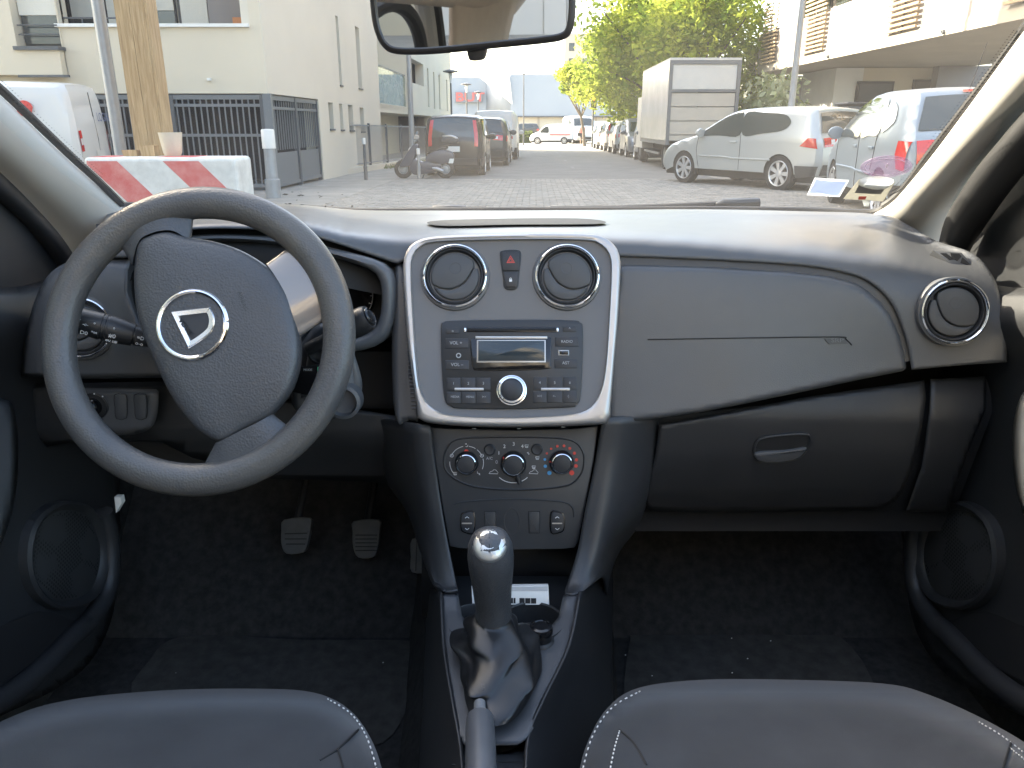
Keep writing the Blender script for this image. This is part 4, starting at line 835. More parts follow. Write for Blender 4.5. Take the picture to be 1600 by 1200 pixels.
# ---- doors
def car_door(side, label):
    S = side; mx = lambda x: x if S < 0 else 1600 - x
    d = wthing("front_door", label, "car door", (S * .72, .7, .35), "front doors")
    XB = .705
    def pxs(x, y, X): return PX(mx(x), y, S * X)
    o1 = smooth([(-160, 470), (-40, 452), (40, 446), (90, 420), (150, 400)], 3, False) + [(170, 560)] + smooth([(184, 700), (188, 800), (185, 900), (172, 975), (140, 1035), (90, 1075), (20, 1110), (-150, 1190)], 4, False)
    def xf_(x, y):
        X = XB
        X -= .035 * math.exp(-((y - 500) / 60) ** 2)                        # rounded shoulder under the window
        X += .05 * max(0, (460 - y) / 60)
        dd = (x + 60 - (y - 960) * -.9)
        return X
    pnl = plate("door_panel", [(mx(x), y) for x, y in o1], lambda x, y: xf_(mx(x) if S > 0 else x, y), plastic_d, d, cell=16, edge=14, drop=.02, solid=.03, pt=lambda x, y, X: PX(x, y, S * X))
    # speaker
    sc = PX(mx(97), 866, S * .700); sf = Frame(sc, (0, -S * -1, 0), (0, 0, 1))
    if sf.n.x * S > 0: sf = Frame(sc, (0, S * -1, 0), (0, 0, 1))
    e = [(0, 0)]
    pts = [(sf_uv) for sf_uv in [sf.uv(mx(x), y) for x, y in [(34, 880), (40, 830), (62, 798), (98, 783), (138, 795), (160, 840), (163, 880), (150, 925), (120, 948), (80, 950), (48, 925)]]]
    ps = smooth(pts, 5); cx = sum(p[0] for p in ps) / len(ps); cyy = sum(p[1] for p in ps) / len(ps)
    def sc_(k): return [(cx + (x - cx) * k, cyy + (y - cyy) * k) for x, y in ps]
    spk = loops("speaker_ring", sf, [(sc_(1.02), -.02), (sc_(1.0), .008), (sc_(.95), .012), (sc_(.88), .008), (sc_(.84), .002)], plastic_d, d, cap1=False)
    loops("speaker_grille", sf, [(sc_(.86), .001), (sc_(.7), .004), (sc_(.35), .006)], mat("speaker_mesh", (.036, .037, .038), .5), spk)
    gd = MB(); us = [q[0] for q in sc_(.80)]; vs = [q[1] for q in sc_(.80)]; pit = .0062; rw = 0; v_ = min(vs); poly = sc_(.80)
    def inside(u, v):
        c_ = False
        for i in range(len(poly)):
            (x1_, y1_), (x2_, y2_) = poly[i - 1], poly[i]
            if (y1_ > v) != (y2_ > v) and u < (x2_ - x1_) * (v - y1_) / (y2_ - y1_) + x1_: c_ = not c_
        return c_
    while v_ < max(vs):
        u_ = min(us) + (rw % 2) * pit / 2
        while u_ < max(us):
            if inside(u_, v_):
                k_ = max(abs(u_ - cx) / (max(us) - cx), abs(v_ - cyy) / (max(vs) - cyy)); w_ = .0066 - .0046 * min(1, k_ ** 2)
                gd.add([sf.p(u_ + .0021 * math.cos(R(60 * i + 30)), v_ + .0021 * math.sin(R(60 * i + 30)), w_) for i in range(6)], [(0, 1, 2, 3, 4, 5)])
            u_ += pit
        v_ += pit * .866; rw += 1
    gh = gd.build("grille_holes", seam, spk, smooth=False); gh["kind"] = "stuff"
    # pocket: dark flat sheet painting the shaded hollow, and its rim
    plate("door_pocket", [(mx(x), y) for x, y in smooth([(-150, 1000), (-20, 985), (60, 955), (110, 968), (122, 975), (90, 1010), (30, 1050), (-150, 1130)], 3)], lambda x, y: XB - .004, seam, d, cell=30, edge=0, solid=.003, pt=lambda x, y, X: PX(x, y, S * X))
    V, Fc = tube_geo(smooth([tuple(pxs(x, y, XB - .012)) for x, y in [(160, 800), (172, 850), (168, 920), (140, 970), (118, 990), (60, 1050), (0, 1095), (-120, 1160)]], 5, False), [.016] * 36, 14); mk("pocket_rim", V, Fc, plastic_d, d)
    # armrest / pull
    am = mat("door_pull_grey", (.10, .105, .11), .4) if S < 0 else cream
    mk_pts = [(-60, 622), (5, 624), (22, 640), (28, 690), (26, 760), (10, 830), (-20, 880), (-80, 900)] if S < 0 else [(-80, 600), (-14, 606), (8, 626), (18, 680), (16, 740), (2, 800), (-22, 832), (-90, 850)]
    plate("door_pull", [(mx(x), y) for x, y in smooth(mk_pts, 4)], lambda x, y: .672, am, d, cell=16, edge=14, drop=.025, solid=.02, pt=lambda x, y, X: PX(x, y, S * X))
    # mirror sail panel and seal
    mk("window_glass", [(S * .76, -.15, .99), (S * .76, 1.05, .99), (S * .70, .70, 1.40), (S * .70, -.15, 1.42)], [(0, 1, 2, 3)], glass_mat("door_glass", (.96, 1, .98), refl=.6, through=.97), d, smooth=False, solid=.004)
    q_ = [(-200, 180), (-30, 276), (30, 322), (70, 372), (100, 420), (70, 446), (0, 466), (-200, 490)]
    if S > 0: q_ = [(-200, 100), (-30, 212), (0, 250), (30, 290), (60, 338), (92, 396), (100, 420), (70, 446), (0, 466), (-200, 490)]
    mk("mirror_sail_panel", [pxs(x, y, .735) for x, y in q_], [tuple(range(len(q_)))], plastic_d, d, smooth=False, solid=.012)
    return d
car_door(-1, "dark driver door with round speaker and map pocket at the left edge")
car_door(1, "dark passenger door with round speaker and pale pull at the right edge")
# ---- windscreen pillars
def pillar(label, inner, outer, ys, seal_pts):
    o = wthing("windscreen_pillar", label, "pillar", PY(*inner[-1], ys[-1]), "windscreen pillars")
    n = len(inner); grid = []
    for t, dy in ((-.03, .05), (0, .012), (.12, -.012), (.35, -.03), (.6, -.032), (.85, -.012), (1.0, .02), (1.03, .07)):
        grid.append([PY(a[0] + (b[0] - a[0]) * t, a[1] + (b[1] - a[1]) * t, y + dy) for a, b, y in zip(inner, outer, ys)])
    patch("pillar_trim", grid, cream, o, k=5, solid=.006)
    s1, s2, sy = seal_pts
    grid = [[PY(a[0] + (b[0] - a[0]) * t, a[1] + (b[1] - a[1]) * t, y + dy) for a, b, y in zip(s1, s2, sy)] for t, dy in ((0, .02), (.15, -.004), (.5, -.012), (.85, -.004), (1, .02))]
    patch("door_seal", grid, rubber, o, k=4, solid=.004)
    return o
pillar("cream windscreen pillar trim on the driver side", [(-180, 20), (-60, 112), (0, 162), (60, 218), (110, 264), (155, 302), (190, 333), (230, 372)], [(-250, 110), (-110, 195), (-40, 240), (10, 283), (52, 324), (90, 365), (112, 398), (130, 432)], [.90, 1.02, 1.09, 1.16, 1.22, 1.28, 1.32, 1.36],
       ([(-260, 100), (-110, 190), (-40, 235), (10, 278), (52, 320), (90, 362), (114, 396), (132, 430)], [(-290, 160), (-130, 240), (-55, 278), (0, 318), (36, 352), (68, 390), (90, 420), (105, 450)], [.86, .97, 1.04, 1.10, 1.15, 1.19, 1.22, 1.24]))
pillar("cream windscreen pillar trim on the passenger side", [(1780, -170), (1690, -55), (1640, 10), (1600, 64), (1560, 118), (1510, 185), (1462, 248), (1415, 305), (1392, 326), (1366, 341)], [(1840, -60), (1760, 30), (1700, 88), (1650, 132), (1610, 172), (1570, 220), (1530, 268), (1497, 318), (1482, 350), (1462, 392)], [.80, .92, .98, 1.03, 1.08, 1.14, 1.21, 1.28, 1.31, 1.34],
       ([(1850, -70), (1760, 28), (1700, 85), (1650, 128), (1610, 168), (1570, 216), (1530, 264), (1497, 314), (1480, 346), (1470, 384)], [(1900, 0), (1810, 90), (1740, 142), (1690, 178), (1650, 212), (1612, 250), (1572, 300), (1540, 345), (1522, 372), (1506, 402)], [.76, .87, .93, .97, 1.02, 1.06, 1.11, 1.16, 1.18, 1.19]))
# ---- windscreen
def WS(X, s):
    """s 0 at the base, 1 at the roof"""
    hb_, ht = .80, .66; xb = X * hb_; xt = X * ht
    yb = 1.50 - .21 * X * X; yt = .74 - .10 * X * X
    return Vector((xb + (xt - xb) * s, yb + (yt - yb) * s - .02 * math.sin(math.pi * s), 1.082 + (1.53 - 1.082) * s + .012 * math.sin(math.pi * s)))
gl_m = glass_mat("windscreen_glass", (.97, 1.0, .985), refl=.55, haze=.022, through=.98, hazecol=(.92, .88, .80))  # haze mixed into the glass paints veiling glare over the street
ws = wthing("windscreen", "large clear windscreen with black border above the dashboard", "windscreen", (0, 1.5, 1.08))
V = []; Fc = []; nx, ns = 24, 12
for j in range(ns + 1):
    for i in range(nx + 1): V.append(WS(-1 + 2 * i / nx, j / ns))
for j in range(ns):
    for i in range(nx): Fc.append((j * (nx + 1) + i, j * (nx + 1) + i + 1, (j + 1) * (nx + 1) + i + 1, (j + 1) * (nx + 1) + i))
mk("glass_pane", V, Fc, gl_m, ws)
left_e = [(-118, 42), (-56, 92), (4, 142), (64, 199), (114, 247), (158, 287), (190, 319)]
right_e = [(1380, 322), (1397, 310), (1415, 291), (1457, 234), (1505, 172), (1555, 106), (1595, 52), (1655, -34)]
def sealtube(name, pts, Ys, r): V, Fc = tube_geo(smooth([tuple(PY(x, y, Y)) for (x, y), Y in zip(pts, Ys)], 4, False), r, 8); return mk(name, V, Fc, rubber, ws)
sealtube("black_border", left_e, [1.0, 1.05, 1.12, 1.18, 1.24, 1.29, 1.33], .0062)
sealtube("black_border", [(188, 321), (320, 323), (450, 324), (560, 330), (700, 329), (800, 328.5), (950, 328), (1100, 327), (1250, 329), (1340, 332), (1370, 330), (1384, 322)], [1.35, 1.42, 1.46, 1.49, 1.5, 1.505, 1.5, 1.48, 1.43, 1.38, 1.36, 1.345], .0062)
sealtube("black_border", right_e, [1.345, 1.33, 1.31, 1.24, 1.17, 1.11, 1.06, .97], .0062)
# frit dots along the edges of the glass
dots = MB()
def ws_hit(px, py):
    r = ray(px, py); lo, hi = .3, 1.9
    def g(Y):
        p = CAM + r * (Y / r.y); best = None
        s = 0
        for _ in range(12):                                     # s from height
            X = p.x / (.80 + (.66 - .80) * s); s = max(-.2, min(1.2, (p.z - 1.082 - .012 * math.sin(math.pi * max(0, min(1, s)))) / .448))
        return p.y - WS(max(-1.2, min(1.2, X)), s).y
    for _ in range(40):
        m = (lo + hi) / 2
        if g(m) < 0: lo = m
        else: hi = m
    return CAM + r * (lo / r.y)
def dotrow(pts, sgn):
    d = smooth(pts, 13, False)
    for k in range(3):
        off = 8 + k * 5; sz = .0017 - k * .00040
        for i in range(0, len(d) - 1):
            (x0, y0), (x1, y1) = d[i], d[i + 1]; l = math.hypot(x1 - x0, y1 - y0) or 1
            nx_, ny_ = (y1 - y0) / l * sgn, -(x1 - x0) / l * sgn
            f = .5 * (k % 2); x, y = x0 + (x1 - x0) * f + nx_ * off, y0 + (y1 - y0) * f + ny_ * off
            p = ws_hit(x, y); e1 = Vector((1, 0, 0)) * sz; e2 = Vector((0, -.86, .5)) * sz
            dots.add([p + e1, p + e2, p - e1, p - e2], [(0, 1, 2, 3)])
dotrow([(-20, 132), (0, 148), (60, 205), (110, 252), (150, 287)], 1); dotrow([(1395, 312), (1420, 295), (1462, 238), (1510, 176), (1560, 110), (1600, 56)], 1)
dots.build("border_dots", rubber, ws, smooth=False)
# ---- things on the windscreen
def onglass(name, label, cat, outl, m, off=.003, thick=.001, extra=None):
    o = wthing(name, label, cat, ws_hit(*outl[0]))
    c = ws_hit(sum(p[0] for p in outl) / len(outl), sum(p[1] for p in outl) / len(outl)); a = ws_hit(outl[0][0] + 20, outl[0][1]) - ws_hit(outl[0][0], outl[0][1]); b = ws_hit(outl[0][0], outl[0][1] - 10) - ws_hit(outl[0][0], outl[0][1])
    f = Frame(c, a, b - a * (b.dot(a) / a.dot(a)));
    if f.n.dot(CAM - c) < 0: f = Frame(c, -f.ex, f.ey)
    f = f.sub(0, 0, 0, off); slab("sheet", f, f.uvs(outl), 0, thick, m, o); return o, f
vio = bpy.data.materials.new("violet_sticker_film"); vio.use_nodes = True; b_ = vio.node_tree.nodes["Principled BSDF"]; b_.inputs["Base Color"].default_value = (.66, .46, .68, 1); b_.inputs["Alpha"].default_value = .30; b_.inputs["Roughness"].default_value = .4
st_, sf_ = onglass("windscreen_sticker", "oval translucent violet sticker low on the right of the windscreen", "sticker", smooth([(1344, 262), (1356, 250), (1385, 243), (1415, 247), (1426, 259), (1415, 270), (1385, 277), (1356, 273)], 4), vio, off=.004, thick=.0006)
text("sticker_mark", sf_, *sf_.uv(1386, 258), "1", .016, mat("sticker_white", (.8, .75, .8), .5), st_, w=.0012)
el = smooth(sf_.uvs([(1350, 261), (1362, 252), (1385, 247), (1410, 250), (1420, 259), (1410, 267), (1385, 273), (1362, 270)]), 4); loops("sticker_ring", sf_, [(el, .001), (offs(el, .0008), .001)], MATS["sticker_white"], st_, cap1=False)
bl, bfm = onglass("blue_paper_slip", "pale blue paper slip in a clear sleeve on the windscreen", "paper", [(1261, 304), (1273, 277), (1327, 281), (1312, 307)], sheet_mat("clear_sleeve", (.62, .64, .66), .85), off=.006)
wav = [bfm.uv(*p) for p in [(1264, 301), (1275, 280), (1290, 282), (1305, 283), (1323, 283), (1310, 304), (1295, 303), (1280, 300)]]; slab("slip", bfm, wav, .001, .0018, sheet_mat("blue_paper", (.66, .72, .86), .85), bl)
hp, hf_ = onglass("insurance_holder", "clear plastic insurance holder with curled white paper on the windscreen", "holder", [(1318, 310), (1342, 280), (1398, 284), (1380, 314)], sheet_mat("holder_plastic", (.42, .41, .37), .85), off=.005)
slab("dark_label", hf_, hf_.uvs([(1336, 300), (1342, 288), (1385, 291), (1376, 302)]), .001, .0018, sheet_mat("grey_label", (.30, .30, .32), .6), hp)
cu = smooth(hf_.uvs([(1340, 285), (1350, 276), (1375, 273), (1396, 279), (1390, 290), (1370, 293), (1352, 290)]), 3)
loops("curled_paper", hf_, [(cu, .0020), ([(x * 1.0, y) for x, y in offs(cu, .004)], .006), (offs(cu, .010), .008)], sheet_mat("white_paper", (.55, .57, .57), .7), hp)
slab("red_label", hf_, hf_.uvs([(1342, 306), (1354, 306), (1352, 310), (1341, 310)]), .001, .0022, red_p, hp); slab("holder_tab", hf_, hf_.uvs([(1348, 312), (1360, 312), (1358, 320), (1350, 320)]), .0, .003, MATS["white_paper"], hp)
# ---- wipers (outside, on the cowl)
def wiper(label, pts, blade):
    o = wthing("windscreen_wiper", label, "wiper", PY(*pts[0], 1.58), "windscreen wipers")
    V, Fc = tube_geo([PY(x, y, 1.56) for x, y in pts], .006, 8); mk("wiper_blade", V, Fc, rubber, o)
    V, Fc = tube_geo([PY(x, y, 1.555) for x, y in blade], [.004, .011, .012, .010], 10); mk("wiper_arm_end", V, Fc, mat("wiper_plastic", (.03, .032, .035), .45), o)
wiper("black wiper blade resting at the right of the windscreen base", [(860, 327), (960, 326), (1060, 322), (1150, 318), (1182, 317)], [(1118, 320), (1130, 319), (1160, 319), (1186, 317)])
wiper("black wiper blade resting at the left of the windscreen base", [(560, 330), (640, 330), (720, 328), (760, 327)], [(668, 331), (680, 329), (710, 329), (728, 329)])
cowl = mk("bonnet_cowl", [PY(100, 345, 1.62), PY(1500, 345, 1.62), PY(1500, 332, 1.75), PY(100, 332, 1.75)], [(0, 1, 2, 3)], rubber); tag(cowl, "black cowl strip at the foot of the windscreen", "cowl")
lf = MB(); rnd = random.Random(5)
for i in range(26):
    x = rnd.gauss(480, 28); y = rnd.uniform(303, 327); p = ws_hit(x, y) + Vector((0, .006, 0.003)); a = rnd.uniform(0, 6.28); s_ = rnd.uniform(.002, .006)
    if x > 440: lf.add([p + Vector((s_ * math.cos(a), 0, s_ * .4 * math.sin(a))), p + Vector((-s_ * .3, .001, s_ * .25)), p - Vector((s_ * math.cos(a), 0, s_ * .4 * math.sin(a))), p + Vector((s_ * .3, 0, -s_ * .25))], [(0, 1, 2, 3)])
tag(lf.build("leaf_scraps", mat("dry_leaf", (.04, .038, .03), .8), None, smooth=False), "dark dry leaf scraps on the outside of the windscreen", "leaf scraps", kind="stuff")
# ---- rear view mirror
mo = wthing("rear_view_mirror", "black framed rear view mirror at the top centre of the windscreen", "mirror", PY(740, 40, .93))
MC = PY(740, 20, .93)
MY = R(7); MP = R(-4.6)
mex = Vector((math.cos(MY), -math.sin(MY), 0)); mn = Vector((-math.sin(MY) * math.cos(MP), -math.cos(MY) * math.cos(MP), math.sin(MP))); mey = mn.cross(mex).normalized()
MF = Frame(MC, mex, mey)
mout = smooth([(577, -30), (580, 20), (586, 50), (597, 72), (614, 83), (650, 85), (700, 82), (780, 74), (850, 67), (880, 61), (893, 48), (898, 20), (898, -30), (890, -62), (860, -74), (740, -82), (610, -78), (582, -60)], 5)
mp = MF.uvs(mout)
loops("mirror_housing", MF, [([(x * .6, y * .6) for x, y in mp], -.045), ([(x * .92, y * .9) for x, y in mp], -.028), (offs(mp, -.0005), -.008), (offs(mp, -.0005), -.001), (offs(mp, .002), .002), (offs(mp, .0055), .0025), (offs(mp, .007), .0005), (offs(mp, .0072), -.003)], mat("mirror_housing_brown", (.030, .026, .024), .4), mo, cap0=True, cap1=False, ang=50)
slab("mirror_glass", MF, offs(mp, .0071), -.006, -.001, mat("mirror_silver", (.86, .87, .86), .015, metal=1), mo)
slab("dip_lever", MF, smooth([MF.uv(*p) for p in [(729, 70), (757, 68), (756, 88), (750, 94), (735, 95), (730, 90)]], 3), -.016, -.005, MATS["mirror_housing_brown"], mo, b=.003)
V, Fc = tube_geo([MC + MF.n * -.03, MC + Vector((0, .04, .05)), MC + Vector((0, .05, .09))], [.014, .010, .016], 12); mk("mirror_stem", V, Fc, MATS["mirror_housing_brown"], mo)
# ---- what the mirror sees: headliner, rear pillar, rear windows behind the camera
head_m = mat("headliner_fabric", (.42, .36, .30), .9, var=.05, vscale=20, bump=.2, bscale=900)
rr = wthing("car_roof_rear", "beige headliner with rear pillar and rear window frame seen in the mirror", "headliner", (0, -1.2, 1.45))
patch("headliner", [[(-.66, y, 1.36 - .03 * k), (-.5, y, 1.47 - .03 * k), (0, y, 1.50 - .03 * k), (.5, y, 1.47 - .03 * k), (.66, y, 1.36 - .03 * k)] for k, y in enumerate((-.25, -.8, -1.3, -1.75))], head_m, rr, k=4, solid=.01)
patch("rear_pillar_trim", [[(-.69, -.92, .85), (-.69, -.92, 1.1), (-.675, -.90, 1.25), (-.655, -.86, 1.38)], [(-.69, -1.2, .85), (-.69, -1.2, 1.1), (-.675, -1.2, 1.25), (-.65, -1.2, 1.38)], [(-.67, -1.42, .85), (-.66, -1.44, 1.0), (-.64, -1.52, 1.2), (-.60, -1.62, 1.40)]], head_m, rr, k=4, solid=.02)
V, Fc = tube_geo(smooth([(-.70, -.14, .92), (-.70, -.2, 1.26), (-.69, -.34, 1.335), (-.685, -.50, 1.335), (-.69, -.64, 1.26), (-.70, -.70, 1.10), (-.71, -.72, .92)], 6, False), .022, 10); mk("rear_door_seal", V, Fc, rubber, rr)
V, Fc = tube_geo(smooth([(-.70, -.79, .92), (-.695, -.77, 1.12), (-.685, -.70, 1.32), (-.67, -.6, 1.42)], 6, False), .030, 10); mk("rear_pillar_edge", V, Fc, mat("pillar_grey", (.22, .215, .2), .6), rr)
V, Fc = tube_geo(smooth([(-.70, -.88, .92), (-.695, -.86, 1.12), (-.685, -.79, 1.32), (-.67, -.7, 1.43)], 6, False), .026, 10); mk("rear_door_seal", V, Fc, rubber, rr)
mk("parcel_shelf", [(-.66, -1.1, .90), (.66, -1.1, .90), (.6, -1.7, .92), (-.6, -1.7, .92)], [(0, 1, 2, 3)], seam, rr, solid=.02)
# ================================================================== STREET
def brick_ground(name, c1, c2, mortar, scale, bw, bh):
    m = bpy.data.materials.new(name); m.use_nodes = True; nt = m.node_tree; b = nt.nodes["Principled BSDF"]; b.inputs["Roughness"].default_value = .9
    tc = nt.nodes.new("ShaderNodeTexCoord"); n = nt.nodes.new("ShaderNodeTexNoise"); n.inputs["Scale"].default_value = scale; n.inputs["Detail"].default_value = 8; n.inputs["Roughness"].default_value = .65
    nt.links.new(tc.outputs["Object"], n.inputs["Vector"]); rp = nt.nodes.new("ShaderNodeValToRGB"); rp.color_ramp.elements[0].color = (*c1, 1); rp.color_ramp.elements[1].color = (*c2, 1)
    rp.color_ramp.elements[0].position = .35; rp.color_ramp.elements[1].position = .68; nt.links.new(n.outputs["Fac"], rp.inputs[0]); nt.links.new(rp.outputs[0], b.inputs["Base Color"])
    n2 = nt.nodes.new("ShaderNodeTexNoise"); n2.inputs["Scale"].default_value = 60; nt.links.new(tc.outputs["Object"], n2.inputs["Vector"])
    bp = nt.nodes.new("ShaderNodeBump"); bp.inputs["Strength"].default_value = .4; bp.inputs["Distance"].default_value = .01; nt.links.new(n2.outputs["Fac"], bp.inputs["Height"]); nt.links.new(bp.outputs[0], b.inputs["Normal"])
    return m
asph = brick_ground("asphalt", (.135, .130, .118), (.19, .182, .165), None, 1.2, 0, 0)
pave_m = brick_ground("pale_paving", (.22, .207, .178), (.31, .288, .248), None, 1.6, 0, 0)
stone_m = brick_ground("paving_stone", (.21, .195, .168), (.34, .312, .265), None, 5.0, 0, 0)
def sheet(name, pts, m, dz, kind="structure"):
    o = mk(name, [(x, y, gz(y) + dz) for x, y in pts], [tuple(range(len(pts)))], m, smooth=False); return tag(o, kind=kind)
sheet("ground", [(-500, -60), (500, -60), (500, 700), (-500, 700)], pave_m, 0)
SD = Vector((.029, 1, 0)).normalized()
def along(x0, y): return x0 + SD.x / SD.y * y
sheet("road", [(along(-2.6, 18.6), 18.6), (along(4.3, 18.6), 18.6), (along(4.3, 64), 64), (along(-2.6, 64), 64)], asph, .004)
sheet("cross_street", [(-60, 64), (60, 64), (60, 82), (-60, 82)], asph, .005)
dash_m = mat("worn_road_paint", (.20, .195, .18), .8, var=.2, vscale=3)
for i, y in enumerate((24, 30, 36, 42, 48)):
    sheet("road_marking", [(along(1.1, y), y), (along(1.2, y), y), (along(1.2, y + 1.2), y + 1.2), (along(1.1, y + 1.2), y + 1.2)], dash_m, .009)
# paving stones in front of the car
ps = MB(); rnd = random.Random(11)
yy = 6.0; row = 0
while yy < 18.4:
    xx = -3.2 + (row % 2) * .11 + along(0, yy)
    while xx < 5.8:
        g_ = .008; h = .012 + rnd.uniform(0, .007); x1 = xx + .215 - g_; y1 = yy + .115 - g_; z = gz(yy) + h; b = .008
        k = len(ps.v)
        ps.v += [Vector(p) for p in ((xx, yy, z - .012), (x1, yy, z - .012), (x1, y1, z - .012), (xx, y1, z - .012), (xx + b, yy + b, z), (x1 - b, yy + b, z), (x1 - b, y1 - b, z), (xx + b, y1 - b, z))]
        ps.f += [(k + 4, k + 5, k + 6, k + 7), (k, k + 1, k + 5, k + 4), (k + 1, k + 2, k + 6, k + 5), (k + 2, k + 3, k + 7, k + 6), (k + 3, k, k + 4, k + 7)]
        xx += .215
    yy += .115; row += 1
tag(ps.build("paving_stones", stone_m, None, smooth=False), "pale grey paving stones laid in rows across the street ahead", "paving", kind="stuff")
# ---- shared street materials
render_w = mat("pale_render", (.64, .585, .48), .9, var=.05, vscale=.35, bump=.2, bscale=60)
render_c = mat("cream_render", (.64, .565, .44), .9, var=.05, vscale=.4, bump=.2, bscale=60)
metal_g = mat("grey_gate_metal", (.16, .17, .175), .5); metal_d = mat("dark_grey_metal", (.09, .095, .10), .5)
win_m = mat("window_glass", (.05, .058, .06), .06, spec=.8); frame_m = mat("dark_window_frame", (.05, .05, .05), .5); blind_m = mat("cream_blind", (.66, .63, .55), .8, bump=.3, bscale=30)
white_m = mat("white_paint", (.75, .74, .70), .6, var=.04, vscale=2); galv = mat("galvanised_steel", (.33, .345, .355), .45, metal=.4, var=.1, vscale=5)
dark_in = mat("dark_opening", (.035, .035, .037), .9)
def box(name, a, b, m, parent=None, **k): return MB().box(a, b).build(name, m, parent, smooth=False, **k)
# ---- left building
CX, CY = -4.35, 14.75
c0 = GR(433, 298); CX, CY = c0.x, c0.y
ZB = gz(CY)
lb = wthing("apartment_building", "pale rendered apartment block with garage gates on the left corner", "building", (CX, CY, ZB))
def FY(px, py): return PY(px, py, CY)
zg = FY(415, 146).z                                             # top of the gate
zs = FY(240, 42).z                                              # balcony sill
HB = 13.5
xl = FY(102, 100).x; xr = FY(388, 20).x
D1 = 9.0                                                       # block depth along the street
nrm = Vector((SD.y, -SD.x, 0))                                  # points to the street (right)
def SWp(s, z, out=0): q = Vector((CX, CY, 0)) + SD * s + nrm * out; return Vector((q.x, q.y, z))
def sw(px, py, out=0):
    r = ray(px, py); o = Vector((CX, CY, 0)) + nrm * out; t = (o - CAM).dot(nrm) / r.dot(nrm); p = CAM + r * t
    return ((p - Vector((CX, CY, 0))).dot(SD), p.z)
s_end1 = sw(593, 150)[0]
# front wall pieces (facing the car) round the loggia
def fwall(name, x0, x1, z0, z1, y0=0, y1=.35, m=render_c, parent=lb): return box(name, (x0, CY + y0, z0), (x1, CY + y1, z1), m, parent)
xL = -26
fwall("wall", xl, CX - .01, zg, zs); fwall("wall", xr, CX - .01, zs, HB); fwall("wall", xL, xl, zs + 2.6, HB, .0); fwall("wall", xl, xr, zs + 2.1, HB)
box("balcony_sill", (xl - .05, CY - .06, zs - .005), (xr, CY + .30, zs + .05), white_m, lb)
fwall("wall", xl + .01, xr - .01, zs - .4, zs + 2.4, 1.3, 1.5); box("loggia_side_wall", (xr - .005, CY + .35, zs - .2), (xr + .2, CY + 1.5, zs + 2.4), render_c, lb)
# glazing and blinds in the loggia
fx = lambda px, Y=0: PY(px, 30, CY + Y).x
for a, b, bl_ in ((112, 165, .55), (168, 232, .62), (236, 278, .62), (282, 330, .62)):
    w = box("loggia_window", (fx(a, 1.28), CY + 1.22, zs + .02), (fx(b, 1.28), CY + 1.28, zs + 2.0), frame_m, lb)
    box("pane", (fx(a, 1.2) + .05, CY + 1.19, zs + .06), (fx(b, 1.2) - .05, CY + 1.215, zs + 1.95), win_m, w)
    box("roller_blind", (fx(a, 1.2) + .04, CY + 1.15, zs + .17 + .12 * (a % 3)), (fx(b, 1.2) - .04, CY + 1.18, zs + 1.95), blind_m, w)
box("loggia_panel", (fx(330, 1.2), CY + 1.1, zs), (fx(392, 1.2), CY + 1.28, zs + 2.2), mat("taupe_wall", (.27, .25, .24), .8), lb)
box("orange_box", (fx(366, .8), CY + .7, zs), (fx(388, .8), CY + 1.0, zs + .24), mat("orange_plastic", (.55, .22, .08), .6), lb)
rl = MB(); rl.tube([(xl + .02, CY + .15, zs + .16), (fx(186, .15), CY + .15, zs + .16)], .015, 8); rl.tube([(fx(128, .15), CY + .15, zs), (fx(128, .15), CY + .15, zs + .16)], .012, 8); rl.build("balcony_rail", metal_d, lb)
# left bay with window
bx0, bx1 = fx(-60), xl
fwall("wall", xL, bx0 - .6, ZB - .3, zs + 2.6, .0); fwall("wall", bx0 - .6, bx1, ZB - .3, FY(60, 118).z, -.0)
zw0, zw1 = FY(60, 74).z, FY(60, 74).z + 1.6
fwall("wall", bx0 - .6, fx(28), FY(60, 118).z, zs + 2.6, -.18, .3); fwall("wall", fx(92), bx1, FY(60, 118).z, zs + 2.6, -.02, .3); fwall("wall", fx(28), fx(92), FY(60, 118).z, zw0, -.18, .3); fwall("wall", fx(28), fx(92), zw1, zs + 2.6, -.18, .3)
w = box("bay_window", (fx(28), CY + .10, zw0), (fx(92), CY + .16, zw1), frame_m, lb); box("pane", (fx(30), CY + .06, zw0 + .06), (fx(90), CY + .09, zw1 - .05), win_m, w); box("roller_blind", (fx(30), CY + .02, zw0 + .52), (fx(90), CY + .05, zw1), blind_m, w)
box("window_sill", (fx(24), CY - .24, zw0 - .06), (fx(95), CY + .05, zw0), metal_d, lb); box("bay_ledge", (fx(22), CY - .21, FY(60, 118).z - .04), (fx(102), CY - .16, FY(60, 118).z), metal_d, lb)
bar = MB(); bar.tube([(fx(30), CY - .1, zw0 + .35), (fx(92), CY - .1, zw0 + .35)], .012, 6); bar.tube([(fx(30), CY - .1, zw0 + .2), (fx(92), CY - .1, zw0 + .2)], .012, 6); bar.build("window_guard", metal_d, lb)
